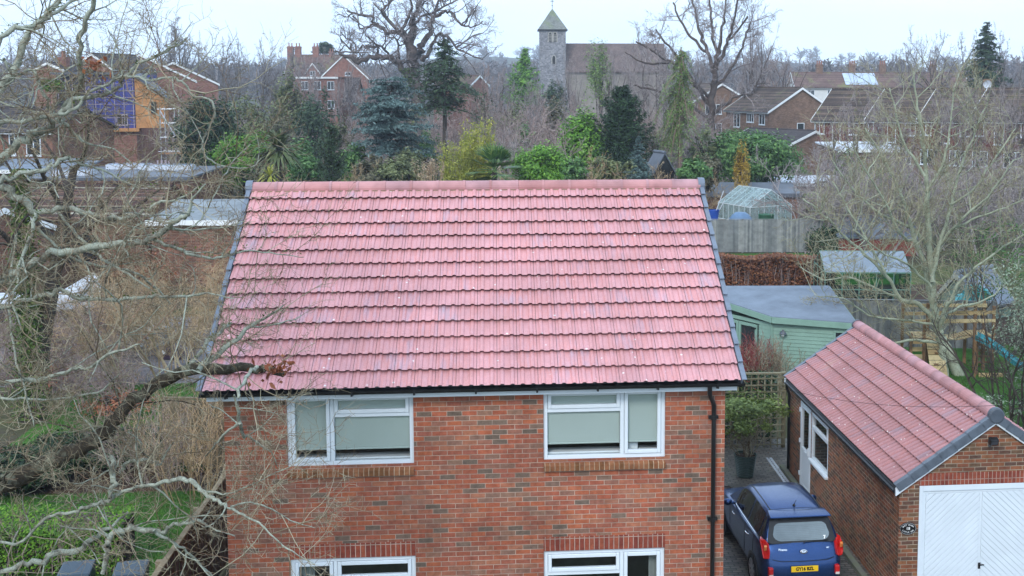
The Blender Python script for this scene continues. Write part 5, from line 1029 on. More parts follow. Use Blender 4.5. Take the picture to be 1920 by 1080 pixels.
mb = MB(); mb.lathe([(.001, .14), (.05, .09), (.12, .0), (.11, -.01), (.05, .0)], (0, -.07, 0), 12); mb.box(-.03, -.04, -.02, .03, .02, .05); mb.build('shade', M['lead'], t); mb = MB(); mb.lathe([(.04, 0), (.045, -.07), (.001, -.09)], (0, -.07, -.005), 10); mb.build('lamp', M['card'], t)
# beech hedge
def hedge(name, label, cat, a, b, h, th, mat, n, size, stem=True, rs=None):
    a, b = np.asarray(a[:2], float), np.asarray(b[:2], float); L = np.hypot(*(b-a)); t = thing(name, label, cat, (a[0], a[1], 0), math.atan2(b[1]-a[1], b[0]-a[0])); rs = rs or np.random.RandomState(int(L*31))
    C = np.stack([rs.uniform(0, L, n), rs.uniform(-th/2, th/2, n), rs.uniform(.06, 1, n)**.85*h], -1); f = rs.uniform(size=n); C[f < .45, 1] = -th/2+np.abs(rs.normal(size=(f < .45).sum()))*th*.16; m_ = f > .78; C[m_, 2] = h-np.abs(rs.normal(size=m_.sum()))*.10
    C[:, 2] += .07*np.sin(C[:, 0]*2.3)*(C[:, 2]/h); C[:, 1] += .07*np.sin(C[:, 0]*3.1+C[:, 2]*4)
    N = np.zeros((n, 3)); N[:, 1] = -.6; N[:, 2] = .3; mb = MB(); quads_at(mb, C, size, N, .7, rs); mb.build('foliage', mat, t)
    core = MB(); core.box(.05, -th*.30, 0, L-.05, th*.38, h*.86); core.build('shaded_core', M['bark_dark'], t)  # solid core, coloured dark to give the leaf gaps their shade
    if stem: s = MB(); rg = random.Random(2); s.tubes([[(x, y, 0), (x+rg.uniform(-.1, .1), y-.1, h*.5), (x+rg.uniform(-.25, .25), y+rg.uniform(-.2, .2), h*1.04)] for x, y in ((rg.uniform(0, L), rg.uniform(-th*.45, -th*.2)) for _ in range(int(L*16)))], [[.012, .009, .004]]*int(L*16), 3); s.build('stem', M['twig_red'], t)
    return t
hedge('beech_hedge', 'clipped copper-brown beech hedge behind the green summerhouse', 'hedge', (13.6, 35.9), (19.6, 35.5), 1.62, 1.1, M['l_beech'], 11000, .065)
hedge('clipped_hedge', 'low bright green clipped hedge at the lower left corner', 'hedge', (-9, 6.2), (-3.4, 6.2), 1.0, 1.4, M['l_hedge'], 15000, .032)
hedge('clipped_hedge', 'small yellow-green hedge behind the glass greenhouse', 'hedge', (17.5, 62.5), (26, 62), 2.0, 1.2, M['l_weep'], 6000, .08)
# glass greenhouses
gm, gt, gb = new_mat('clouded_greenhouse_glass'); gb.inputs['Base Color'].default_value = (.42, .52, .52, 1); gb.inputs['Roughness'].default_value = .2
tr = node(gt, 'ShaderNodeBsdfTransparent'); tr.inputs[0].default_value = (.75, .86, .85, 1); ms = node(gt, 'ShaderNodeMixShader'); gf = ramp(gt, [(.3, (.22,)*3), (.7, (.5,)*3)]); gt.links.new(noise(gt, 1.6, 4), gf.inputs[0]); gt.links.new(gf.outputs[0], ms.inputs[0])
gt.links.new(tr.outputs[0], ms.inputs[1]); gt.links.new(gb.outputs[0], ms.inputs[2]); gt.links.new(ms.outputs[0], gt.nodes['Material Output'].inputs[0]); M['gh_glass'] = gm; M['gh_clear'] = glass('clear_greenhouse_glass', (.55, .68, .66), .5); M['poly_roof'] = plain('cloudy_roof_sheet', (.19, .225, .26), .85, .18, 1.5, .15); M['alu'] = plain('greenhouse_aluminium', (.62, .66, .66), .4, .08, 3, .5, .2)
def greenhouse(label, c, rz, w, L, eave, ridge, nl, glass_roof=None, name='greenhouse', frame=None):
    frame = frame or M['alu']; t = thing(name, label, 'greenhouse', (c[0], c[1], 0), rz); mb = MB(); h = w/2; r_ = .025
    for k in range(nl+1):
        y = L*k/nl
        for s in (-1, 1): mb.bar((s*h, y, 0), (s*h, y, eave), .04); mb.bar((s*h, y, eave), (0, y, ridge), .04)
    for s in (-1, 1):
        for z in (.05, eave*.55, eave): mb.bar((s*h, 0, z), (s*h, L, z), .045)
        for f in (.33, .66): mb.bar((s*h*(1-f), 0, eave+(ridge-eave)*f), (s*h*(1-f), L, eave+(ridge-eave)*f), .035)
    mb.bar((0, 0, ridge), (0, L, ridge), .06)
    for y in (0, L):
        for x in (-h*.33, h*.33): mb.bar((x, y, 0), (x, y, eave+(ridge-eave)*.67), .04)
        mb.bar((-h, y, eave), (h, y, eave), .045); mb.bar((-h, y, .05), (h, y, .05), .05)
    recal(mb.build('frame', frame, t)); mb = MB(); g = .008
    for s in (-1, 1): mb.quad((s*h+g*s, 0, .05), (s*h+g*s, L, .05), (s*h+g*s, L, eave), (s*h+g*s, 0, eave))
    for y in (-g, L+g): mb.poly([(-h, y, .05), (h, y, .05), (h, y, eave), (0, y, ridge), (-h, y, eave)])
    mb.build('side_glass', M['gh_clear'] if glass_roof else M['gh_glass'], t); mb = MB()
    for s in (-1, 1): mb.quad((s*h, 0, eave+.028), (s*h, L, eave+.028), (0, L, ridge+.028), (0, 0, ridge+.028))
    mb.build('roof_glass', glass_roof or M['gh_glass'], t); return t
D = 72.5; c = ground_at(1432, D); zr_ = at(1440, 350, D)[2]
greenhouse('glass greenhouse with aluminium glazing bars behind the grey board fence', ground_at(1447, 70.5), cam_rz(math.radians(28)), 3.1, 3.4, at(1400, 385, 71)[2], at(1430, 352, 72)[2], 6)
D = 49; c = gp(1655, 585)
g2 = greenhouse('long greenhouse with a cloudy pale roof left of the big bare tree', (21.6, 31.9), cam_rz(math.radians(88)), 3.0, 3.6, 1.6, 2.3, 5, M['poly_roof'], frame=plain('green_frame', (.12, .22, .17), .5))
# red shed, green shed
D = 66; gable_house('red_shed', 'dark red wooden shed with a grey felt roof behind the long greenhouse', 'shed', at(1712, 300, D), cam_rz(math.radians(84)), 3.2, 4.3, at(1640, 445, D-1.5)[2], at(1640, 409, D)[2], plain('oxide_red_boards', (.22, .045, .035), .7, .2, 3), M['felt'], None, .15)
D = 47; gable_house('green_shed', 'sage green shed with a steep grey roof right of the bare tree', 'shed', at(1800, 300, D), cam_rz(math.radians(-52)), 2.0, 2.4, at(1780, 568, D)[2], at(1760, 508, D+1)[2], plain('dull_green_boards', (.16, .23, .18), .7, .15, 3), M['felt'], plain('pale_trim', (.30, .31, .26), .7), .12)
# clutter at the greenhouse
q = ground_at(1338, 68.5); t = thing('blue_bin', 'bright blue plastic tub beside the grey board fence', 'tub', (q[0], q[1], 1.5)); mb = MB(); mb.lathe([(.001, 0), (.28, 0), (.36, .62), (.38, .62), (.38, .66), (.34, .66)], (0, 0, 0), 20); mb.build('tub', plain('blue_plastic', (.02, .07, .33), .4), t); mb = MB(); mb.box(-.6, -.5, -1.5, .8, .6, -.003); mb.build('stand', M['timber_dark'], t)
t = thing('garden_pole', 'pair of pale poles leaning out of the blue tub', 'pole', (q[0], q[1], 1.5)); mb = MB(); e = at(1357, 358, 68.5)-np.array([q[0], q[1], 1.5])
mb.tube([(.0, 0, .1), tuple(e)], .03, 6); mb.tube([(.12, .03, .1), tuple(e*.8+[.18, 0, -.2])], .025, 6); mb.build('pole', M['steel'], t)
q = ground_at(1350, 70); t = thing('water_butt', 'dark brown round bin with a grey lid left of the greenhouse', 'bin', (q[0], q[1], 0)); z = at(1350, 426, 70)[2]; mb = MB(); mb.lathe([(.001, 0), (.5, 0), (.58, z), (.55, z+.001)], (0, 0, 0), 18); mb.build('barrel', plain('brown_plastic', (.05, .03, .025), .5), t); mb = MB(); mb.lathe([(.62, z), (.62, z+.05), (.4, z+.14), (.001, z+.16)], (0, 0, 0), 18); mb.build('lid', M['felt'], t)
q = ground_at(1390, 68); t = thing('water_tank', 'blue-grey covered water tank in front of the greenhouse glass', 'tank', (q[0], q[1], 0)); z = at(1390, 398, 68)[2]; mb = MB(); mb.lathe([(.001, .0), (.62, 0), (.72, z*.55), (.7, z*.8), (.5, z*.93), (.3, z), (.001, z)], (0, 0, 0), 20); mb.build('tank', plain('blue_grey_plastic', (.10, .17, .27), .4, .2), t, True)
q = ground_at(1438, 69.3); t = thing('compost_bin', 'dark green compost bin by the greenhouse door', 'bin', (q[0], q[1], 0)); z = at(1438, 404, 69.3)[2]; mb = MB(); mb.lathe([(.001, 0), (.55, 0), (.45, z), (.48, z), (.46, z+.08), (.001, z+.12)], (0, 0, 0), 16); mb.build('bin', plain('green_plastic', (.02, .09, .04), .5), t)
# climbing frame with slide
t = thing('climbing_frame', 'wooden play tower with a rope bridge and balustrade below the bare tree', 'climbing frame', (17.65, 19.9, 0), cam_rz(.0)); t.scale = (.78, 1, 1)
def posts(P, mat=M['timber_dark']):
    for x, y, h in P: mb = MB(); mb.box(x-.055, y-.055, 0, x+.055, y+.055, h); mb.build('post', mat, t)
posts([(0, 0, 1.35), (.0, 1.1, 2.15), (.55, 0, 1.75), (1.1, 1.1, 2.15), (2.85, .35, 2.2), (2.85, 1.35, 2.2), (3.65, .35, 2.2), (3.65, 1.35, 2.2), (3.25, .35, 1.2)])
mb = MB()
for k in range(5): mb.box(-.02, .057+k*.2, .35+0*k, .02, .237+k*.2, .40)
for z in (.25, .5, .75, 1.0): mb.box(.057, -.035, z, .49, -.005, z+.14)
recal(mb.build('side_board', M['timber'], t))
mb = MB()
for k in range(7): mb.box(.62, -.75+k*.0, .12+k*.0, 1.32, -.72, .14) if k == 99 else mb.hexa([(.62, -.78+k*.11, .08+k*.155), (1.3, -.78+k*.11, .08+k*.155), (1.3, -.685+k*.11, .22+k*.155), (.62, -.685+k*.11, .22+k*.155), (.62, -.80+k*.11, .1+k*.155), (1.3, -.80+k*.11, .1+k*.155), (1.3, -.705+k*.11, .24+k*.155), (.62, -.705+k*.11, .24+k*.155)])
mb.build('climbing_ramp', M['timber'], t); mb = MB()
for k in range(3): mb = MB(); mb.box(.80+.1*k, -.62+k*.24, .42+k*.32, .96+.1*k, -.56+k*.24, .47+k*.32); mb.build('foothold', M['timber_dark'], t)
mb = MB()
for k in range(9): mb.box(.06+k*.125, .06, 1.16, .18+k*.125, 1.05, 1.19)
mb.build('platform', M['timber'], t); mb = MB()
for k in range(14):
    u = k/13; x = 1.2+u*1.6; z = 1.16-.13*math.sin(PI*u); mb.box(x-.055, .40, z, x+.055, 1.2, z+.03)
mb.build('rope_bridge', M['timber'], t); mb = MB()
for k in range(6): mb.box(2.92+k*.125, .42, 1.16, 3.04+k*.125, 1.3, 1.19)
mb.build('platform', M['timber'], t); mb = MB()
for z in (1.45, 1.72, 2.0): mb.box(.06, 1.16, z, 3.7, 1.19, z+.12); mb.box(1.3, .30, z-.06, 3.70, .293, z+.05) if z > 1.6 else None
mb.build('balustrade', M['timber'], t); mb = MB()
for z in (.25, .45, .65, .85): mb.box(2.91, .36, z, 3.19, .40, z+.07); mb.box(3.31, .36, z, 3.6, .40, z+.07)
mb.build('ladder_rung', M['timber_dark'], t)
mb = MB(); mb.hexa([(2.7, -.55, 0), (3.75, -.55, 0), (3.75, -.5, 0), (2.7, -.5, 0), (2.7, -.55, .14), (3.75, -.55, .14), (3.75, -.5, .14), (2.7, -.5, .14)]); mb.build('sandpit_edge', M['timber'], t)
M['teal'] = plain('turquoise_plastic', (.03, .22, .26), .4, .2, 2)
t = thing('slide', 'turquoise plastic slide running down from the play tower', 'slide', (19.65, 19.35, 0), cam_rz(math.radians(-26)))
mb = MB(); n = 16; us = np.linspace(0, 1, n); prof = np.stack([us*2.0, np.zeros(n), 1.25-1.12*us**1.0+.16*np.clip(us-.75, 0, 1)**1+.05*np.sin(us*2*PI)], -1); cs = np.array([(-.28, .16), (-.25, .17), (-.22, 0), (.22, 0), (.25, .17), (.28, .16)]); G_ = np.stack([[p[0], c_[0], p[2]+c_[1]] for p in prof for c_ in cs]); k = 6; j = np.arange(k-1)
mb.add(G_, np.vstack([np.stack([i*k+j, i*k+j+1, (i+1)*k+j+1, (i+1)*k+j], -1) for i in range(n-1)])); o = mb.build('chute', M['teal'], t); m_ = o.modifiers.new('thick', 'SOLIDIFY'); m_.thickness = .02
mb = MB(); mb.bar((.02, -.2, 0), (.02, -.2, 1.2), .06); mb.bar((.02, .2, 0), (.02, .2, 1.2), .06); mb.build('leg', M['timber_dark'], t)
q = at(1828, 560, 43); t = thing('tarpaulin', 'crumpled turquoise tarpaulin bundled on top of the play tower fence', 'tarpaulin', (q[0], q[1], q[2]-.45))
rs = np.random.RandomState(8); th_ = np.linspace(0, 2*PI, 15)[:-1]; V = []
for i in range(9):
    for a in th_: r = (.52*math.sin(PI*(i+.15)/8.3)**.7)*(1+.28*rs.normal()); V.append((math.cos(a)*r*1.1, math.sin(a)*r*.6, .1+i*.11+.06*rs.normal()))
mb = MB(); mb.add(V, [[i*14+k, i*14+(k+1) % 14, (i+1)*14+(k+1) % 14, (i+1)*14+k] for i in range(8) for k in range(14)]); mb.build('sheet', plain('turquoise_sheet', (.06, .33, .33), .35, .35, 3), t); mb = MB(); mb.box(-.5, -.25, -1.55, .5, .25, .15); mb.build('stack', M['timber_dark'], t)
q = gp(1750, 685); t = thing('watering_can', 'small yellow and pale blue watering can at the foot of the climbing ramp', 'watering can', (q[0]-.1, q[1]-.3, .0)); mb = MB(); mb.lathe([(.001, 0), (.13, 0), (.14, .3), (.10, .34)], (0, 0, 0), 14); mb.build('can', plain('pale_blue', (.35, .5, .6), .4), t); mb = MB(); mb.tube([(.12, 0, .1), (.22, 0, .35), (.26, 0, .42)], .025, 8); mb.tube([(-.13, 0, .3), (-.2, 0, .4), (-.05, 0, .5)], .012, 6); mb.build('spout', plain('yellow_plastic', (.6, .5, .04), .4), t)
# dry red-stemmed shrub and canes before the summerhouse
q = gp(1408, 730)
plant('red_stemmed_shrub', 'crimson-stemmed bare shrub in front of the summerhouse doors', 'shrub', (q[0], q[1], 0), [('stem', stems_mesh(21, 46, 1.5, 1.1, .010, lean=.35), island('crimson_stems', [(0, (.16, .03, .03)), (.5, (.26, .06, .055)), (1, (.34, .12, .10))], .8))])
q = gp(1455, 740)
plant('bare_shrub', 'thin straw-coloured bare stems before the green summerhouse wall', 'shrub', (q[0], q[1], 0), [('stem', stems_mesh(22, 26, 1.6, 1.1, .009, lean=.25), M['twig'])])
t = thing('overhead_cable', 'thin dark cable slung across the garage roof', 'cable', (0, 0, 0)); A, B = at(1395, 712, 20.2), at(2000, 752, 15.0); mb = MB(); mb.tube([tuple(A+(B-A)*u-np.array([0, 0, .25*math.sin(PI*u)])) for u in np.linspace(0, 1, 14)], .0032, 5); mb.build('wire', M['black'], t)

# ------------------------------------------------------------------ garden on the left
q = gp(235, 1085)
for k, (lab, px) in enumerate((('dark blue-grey wheelie bin standing nearest the brown fence', 250), ('dark blue-grey wheelie bin left of its twin by the hedge', 148))):
    q = gp(px, 1172); t = thing('wheelie_bin', lab, 'bin', (q[0], q[1], .004), .15, 'wheelie bins by the hedge'); mb = MB(); mb.hexa([(-.22, -.26, .06), (.22, -.26, .06), (.22, .22, .06), (-.22, .22, .06), (-.27, -.34, .98), (.27, -.34, .98), (.27, .30, .98), (-.27, .30, .98)]); bevel(mb.build('body', plain('slate_plastic', (.022, .036, .05), .45, .2), t), .03, 3)
    mb = MB(); mb.hexa([(-.29, -.37, .985), (.29, -.37, .985), (.29, .31, .985), (-.29, .31, .985), (-.27, -.33, 1.06), (.27, -.33, 1.06), (.27, .29, 1.08), (-.27, .29, 1.08)]); bevel(mb.build('lid', plain('slate_lid', (.03, .05, .07), .4, .2), t), .03, 3)
    mb = MB(); mb.tube([(-.24, .33, 1.0), (.24, .33, 1.0)], .02, 8); mb.build('handle', M['black'], t)
    for s in (-1, 1): mb = MB(); mb.lathe([(.001, -.03), (.1, -.03), (.1, .03), (.001, .03)], (s*.25, .24, .1), 14, 'x'); mb.build('wheel', M['tyre'], t)
def chairset(px, py, lab, rz):
    q = gp(px, py); t = thing('garden_chair', lab, 'chair', (q[0], q[1], .006), rz, 'weathered chairs on the patio'); fr = plain('weathered_teak', (.20, .21, .20), .85, .2)
    for x in (-.28, .28):
        for y in (-.25, .25): mb = MB(); mb.bar((x, y, 0), (x, y, .44 if y < 0 else .95), .05); mb.build('leg', fr, t)
    mb = MB(); [mb.box(-.3, -.27+k*.11, .44, .3, -.18+k*.11, .465) for k in range(5)]; mb.build('seat', fr, t); mb = MB(); [mb.box(-.24+k*.11, .23, .5, -.17+k*.11, .25, .93) for k in range(5)]; mb.box(-.3, .22, .93, .3, .26, 1.0); mb.build('backrest', fr, t)
    mb = MB(); [mb.box(x-.03, -.28, .64, x+.03, .25, .67) for x in (-.28, .28)]; mb.build('armrest', fr, t)
chairset(255, 672, 'weathered garden chair at the left of the patio group', .4); chairset(300, 668, 'weathered garden chair at the right of the patio group', -.5)
q = gp(278, 655); t = thing('garden_table', 'weathered grey slatted table on the patio', 'table', (q[0], q[1], .006), .2); mb = MB(); [mb.box(-.8+k*.16, -.45, .70, -.66+k*.16, .45, .73) for k in range(10)]; mb.build('tabletop', plain('teak_grey', (.27, .29, .29), .8, .2), t)
for x in (-.7, .7):
    for y in (-.38, .38): mb = MB(); mb.box(x-.035, y-.035, 0, x+.035, y+.035, .698); mb.build('leg', plain('teak_leg', (.2, .21, .2), .8), t)
q = gp(322, 672); t = thing('cushion_box', 'low dark purple and white heap beside the patio chairs', 'box', (q[0], q[1], .006)); mb = MB(); mb.box(-.4, -.25, 0, .4, .25, .4); bevel(mb.build('chest', plain('plum_fabric', (.07, .045, .075), .8, .4, 6), t), .05, 3); mb = MB(); mb.box(-.38, -.3, .20, -.1, -.253, .36); bevel(mb.build('label_card', M['card'], t), .02)
q = gp(150, 600); t = thing('covered_trailer', 'trailer under a pale grey cover below the oak branches', 'trailer', (q[0], q[1], 0), .5)
mb = MB(); mb.hexa([(-1.0, -.7, .55), (.8, -.7, .55), (.8, .7, .55), (-1.0, .7, .55), (-.9, -.6, 1.0), (.7, -.6, 1.85), (.7, .6, 1.85), (-.9, .6, 1.0)]); bevel(mb.build('cover', plain('pale_tarp', (.42, .44, .47), .5, .3, 1.6, .4, 0, .02), t), .08, 3); mb = MB(); mb.box(-1.05, -.72, .30, .85, .72, .545); bevel(mb.build('chassis', M['black'], t), .03)
for s in (-1, 1): mb = MB(); mb.lathe([(.001, -.08), (.3, -.08), (.3, .08), (.001, .08)], (0, s*.74, .3), 18, 'y'); mb.build('wheel', M['tyre'], t)
q = gp(20, 600); t = thing('covered_barbecue', 'grey box under a sheet at the left edge of the patio', 'box', (q[0], q[1], 0)); mb = MB(); mb.box(-.7, -.5, .0, .7, .5, .75); bevel(mb.build('body', M['black'], t), .04); mb = MB(); mb.hexa([(-.75, -.55, .755), (.75, -.55, .755), (.75, .55, .755), (-.75, .55, .755), (-.7, -.5, .95), (.7, -.5, .95), (.7, .5, 1.05), (-.7, .5, 1.05)]); bevel(mb.build('cover', M['felt_light'], t), .04, 3)
board_fence('low brown slatted fence behind the covered trailer', gp(60, 575), gp(205, 560), 1.7, M['fence_brown'])
M['oak_bark'] = blend('oak_bark', (.06, .045, .04), (.125, .098, .085), 2, .35, .65)
# ------------------------------------------------------------------ traced trees
def traced_tree(t, limbs, d0, bark, twig, o, per_m, seed, dspread=1.5, sides=8, upb=.25, min_from=.0, limb_name='limb', wobble=.03, lt=None, lenf=1.0, wsc=1.0):
    """limbs: outlines measured in the photo (px, py, width px, metres nearer/farther); each grows side branches and twigs"""
    rg = random.Random(seed); polys, rads = [], []; base = np.array(t.location); tp, tr_ = [], []
    for L in limbs:
        off0 = L[0][3] if len(L[0]) > 3 else rg.uniform(-.4, .4); slope = rg.uniform(-dspread, dspread); P, R = [], []; n = len(L)
        for i, q in enumerate(L):
            dd = d0+(q[3] if len(q) > 3 else off0+slope*i/max(1, n-1)); P.append(at(q[0], q[1], dd)-base); R.append(q[2]*wsc*.5*dd/FPX)
        PP, RR = [], []                                                          # Catmull-Rom through the measured points
        for i in range(n-1):
            p0, p1, p2, p3 = P[max(i-1, 0)], P[i], P[i+1], P[min(i+2, n-1)]
            for s in range(4): u = s/4; PP.append(.5*((2*p1)+(-p0+p2)*u+(2*p0-5*p1+4*p2-p3)*u*u+(-p0+3*p1-3*p2+p3)*u**3)+np.array([rg.gauss(0, 1), rg.gauss(0, 1), rg.gauss(0, 1)])*min(wobble, R[i]*.5)); RR.append((R[i]+(R[i+1]-R[i])*u)*rg.uniform(.92, 1.1))
        PP.append(P[-1]); RR.append(R[-1]); polys.append(PP); rads.append(RR)
        seg = [np.linalg.norm(PP[i+1]-PP[i]) for i in range(len(PP)-1)]; tot = sum(seg)
        for k in range(int(tot*per_m)):
            x = rg.uniform(min_from, 1)*tot; i = 0
            while i < len(seg)-1 and x > seg[i]: x -= seg[i]; i += 1
            p = PP[i]+(PP[i+1]-PP[i])*min(1, x/seg[i]); tan = nrm(PP[i+1]-PP[i]); v = np.array([rg.gauss(0, 1), rg.gauss(0, 1), rg.gauss(0, 1)+upb]); v = nrm(v-tan*(v@tan)); dr = nrm(tan*rg.uniform(.1, .9)+v)
            Lb = o['L']*rg.uniform(.35, 1.2)*(lenf if not callable(lenf) else lenf(p)); rb = min(RR[i]*.7, o['r']*rg.uniform(.6, 1.3)); grow(tp, tr_, p, dr, Lb, max(rb, o['rmin']), 0, o, rg)
    lm = MB().tubes(polys, rads, sides)
    if lt:                                                                       # the thicker side branches carry the pale lichen
        big = [i for i, r in enumerate(tr_) if r[0] > lt[0]]; bs = set(big); lm.tubes([tp[i] for i in big], [tr_[i] for i in big], 5); tp = [p for i, p in enumerate(tp) if i not in bs]; tr_ = [p for i, p in enumerate(tr_) if i not in bs]
    lm.build(limb_name, bark, t, True); MB().tubes(tp, tr_, 3).build('twig', twig, t); return polys
# --- the oak leaning into the picture from the left
FT = ground_at(-300, 14.5); fo = thing('oak_tree', 'large lichen-covered bare oak reaching in from the left in front of the house', 'tree', (FT[0], FT[1], 0))
T0 = -300
limbs = [
 [(T0, 1000, 60), (-120, 950, 48), (0, 908, 42), (60, 884, 38), (130, 852, 34), (190, 822, 30), (215, 782, 27), (250, 746, 27), (310, 712, 27), (370, 694, 24), (440, 689, 19), (490, 689, 16), (533, 703, 11)],
 [(375, 694, 14), (387, 676, 15), (430, 647, 13), (462, 618, 10), (495, 596, 7), (532, 572, 3)],
 [(343, 704, 9), (380, 655, 10), (412, 622, 11), (431, 606, 9)],
 [(T0, 620, 46), (-80, 560, 30), (0, 528, 23), (35, 508, 21), (67, 490, 18), (110, 473, 17), (187, 463, 17), (250, 455, 15), (287, 447, 14), (310, 428, 13), (335, 412, 12), (353, 400, 9), (362, 372, 5), (385, 345, 3)],
 [(285, 447, 8), (320, 460, 8), (360, 478, 7), (400, 484, 6), (432, 478, 5), (470, 470, 4), (520, 476, 3), (570, 482, 2)],
 [(T0, 240, 40), (-60, 300, 22), (0, 345, 20), (25, 362, 18), (48, 382, 17), (70, 397, 15), (110, 391, 12), (150, 394, 12), (187, 406, 11), (240, 408, 9), (270, 396, 7), (293, 383, 6), (340, 370, 5), (372, 350, 3)],
 [(68, 397, 9), (62, 422, 9), (58, 448, 9), (37, 490, 7), (34, 530, 6), (24, 560, 5), (40, 620, 4)],
 [(T0, 640, 40), (-60, 590, 18), (33, 565, 10), (60, 560, 10), (87, 553, 11), (112, 542, 11), (140, 555, 10), (180, 561, 10), (225, 561, 9), (267, 558, 8), (300, 556, 7), (333, 556, 7), (372, 553, 6), (400, 552, 4), (440, 560, 2)],
 [(T0, 300, 44), (-120, 240, 26), (-20, 190, 19), (20, 140, 18), (48, 86, 17), (80, 37, 15), (103, 7, 13), (125, -30, 11)],
 [(-60, 230, 16), (0, 72, 14), (40, 55, 11), (80, 37, 10), (110, 20, 8), (150, -10, 6)],
 [(190, -40, 12), (177, 0, 11), (163, 40, 12), (151, 72, 12), (149, 127, 13), (150, 160, 13), (140, 180, 12), (118, 205, 11)],
 [(T0, 420, 48), (-60, 330, 26), (0, 298, 20), (33, 270, 19), (62, 250, 18), (93, 237, 17), (118, 210, 14), (143, 185, 12), (185, 180, 10), (214, 170, 9), (235, 145, 8), (260, 120, 7), (290, 104, 7), (330, 88, 6), (352, 70, 4)],
 [(-40, 250, 14), (0, 232, 11), (60, 222, 10), (100, 218, 9), (140, 205, 8), (160, 180, 7), (195, 160, 7), (233, 144, 6), (285, 148, 6), (330, 148, 6), (350, 160, 5), (360, 180, 5), (397, 190, 5), (402, 220, 5), (392, 240, 5), (378, 278, 5), (395, 300, 4), (420, 312, 4), (473, 313, 3), (486, 285, 2), (480, 250, 2)],
 [(-60, 360, 18), (0, 342, 13), (30, 330, 12), (80, 320, 11), (108, 306, 10), (127, 298, 9), (160, 310, 6), (200, 320, 5), (240, 345, 4), (290, 350, 3)],
 [(10, 110, 6), (22, 140, 7), (60, 130, 6), (75, 160, 8), (90, 195, 9), (105, 220, 8), (130, 240, 7), (165, 270, 5), (215, 280, 4), (250, 310, 3)],
 [(T0, 1180, 40), (-60, 1110, 16), (0, 1076, 12), (40, 1060, 13), (83, 1047, 15), (140, 1030, 15), (175, 1012, 13), (205, 990, 8), (240, 960, 5)],
 [(190, 1075, 10), (200, 1040, 14), (203, 1018, 15), (212, 1003, 15), (228, 994, 15), (247, 992, 14), (290, 997, 13), (320, 988, 9), (345, 980, 8), (372, 976, 7), (395, 990, 4), (440, 1005, 3)],
 [(290, 997, 9), (320, 1015, 7), (350, 1035, 6), (372, 1055, 6), (400, 1085, 6)],
 [(-60, 1000, 8), (30, 1020, 7), (70, 985, 7), (100, 965, 7), (140, 962, 8), (165, 948, 9), (190, 945, 9), (207, 935, 9), (225, 925, 8), (245, 916, 8), (290, 908, 9), (315, 900, 10), (345, 898, 12), (362, 905, 11), (380, 922, 10), (400, 935, 9), (428, 950, 7), (455, 965, 6), (485, 980, 5), (505, 1000, 4), (530, 1022, 4), (565, 1045, 3), (590, 1058, 2)],
 [(205, 935, 9), (214, 905, 13), (212, 880, 14), (208, 855, 11)],
 [(225, 885, 8), (240, 868, 9), (262, 862, 9), (290, 866, 8), (300, 872, 5), (312, 848, 4), (325, 830, 3)],
 [(385, 922, 6), (430, 925, 4), (480, 905, 3), (510, 890, 3), (545, 875, 2)],
 [(430, 950, 5), (470, 942, 4), (510, 955, 4), (545, 975, 3), (590, 990, 2)],
 [(440, 740, 4), (447, 775, 8), (452, 800, 9), (465, 818, 7), (490, 835, 4), (510, 850, 3), (520, 875, 2)],
 [(452, 795, 8), (440, 800, 6), (420, 815, 5), (400, 838, 4), (385, 855, 3)],
 [(480, 690, 9), (470, 700, 9), (455, 718, 8), (447, 745, 7)],
 [(-30, 720, 12), (40, 712, 10), (80, 712, 10), (115, 700, 9), (150, 690, 8), (172, 687, 7), (200, 665, 7), (232, 655, 6), (262, 645, 3)],
 [(-20, 745, 7), (40, 748, 6), (100, 748, 5), (165, 740, 5), (195, 730, 5), (225, 700, 3)],
 [(70, 430, 6), (110, 465, 6), (150, 490, 6), (200, 500, 6), (250, 510, 6), (285, 535, 5), (320, 570, 3)],
 [(110, 400, 6), (135, 430, 7), (160, 455, 7), (185, 480, 7), (215, 500, 6), (250, 520, 5), (280, 540, 4)],
 [(30, 440, 6), (20, 520, 6), (18, 600, 5), (32, 680, 5), (50, 740, 4), (64, 800, 3)],
 [(320, 430, 5), (350, 430, 4), (378, 410, 4), (400, 370, 4), (420, 330, 4), (440, 300, 3), (470, 270, 2)],
]
FO = opt(max=2, seg=[6, 4, 3], wig=[.20, .26, .28], up=[.05, .05, .03], kids=[7, 5, 0], start=[.2, .2, 0], ang=[48, 48, 40], rat=[.52, .55, .5], rr=[.56, .6, .5], rmin=.003, tip=.45); FO['L'] = 1.15; FO['r'] = .0098
def fo_len(p):
    return 1.0
heavy = [L for L in limbs if max(q[2] for q in L if q[0] > 0) > 22.5]; light = [L for L in limbs if max(q[2] for q in L if q[0] > 0) <= 22.5]
fp = traced_tree(fo, heavy, 14.0, M['limb_dark'], M['twig'], FO, 5.6, 12, 1.1, 10, .15, .12, 'limb', .02, (.0095, M['lichen']), fo_len, .92)
fp += traced_tree(fo, light, 14.0, M['lichen'], M['twig'], FO, 5.4, 13, 1.1, 9, .15, .1, 'limb', .02, (.0095, M['lichen_light']), fo_len, .78)
mb = MB(); q = np.array(fo.location); mb.tube([(0, 0, -.1), (0, .05, 1.0), (.1, 0, 4.0), (0, .1, 8.0), (.1, 0, 11), (.3, .2, 14)], [.62, .50, .44, .38, .28, .12], 14); mb.build('trunk', M['lichen'], fo, True)
rs = np.random.RandomState(6); C = at(522, 690, 14.0)-q+rs.normal(size=(70, 3))*[.10, .10, .07]; C2 = at(480, 700, 14)-q+rs.normal(size=(10, 3))*.1; C3 = at(172, 125, 14)-q+rs.normal(size=(40, 3))*[.08, .08, .06]
mb = MB(); quads_at(mb, np.vstack([C, C2, C3]), .045, None, .6, rs, 0); mb.build('dead_leaves', M['l_russet'], fo)
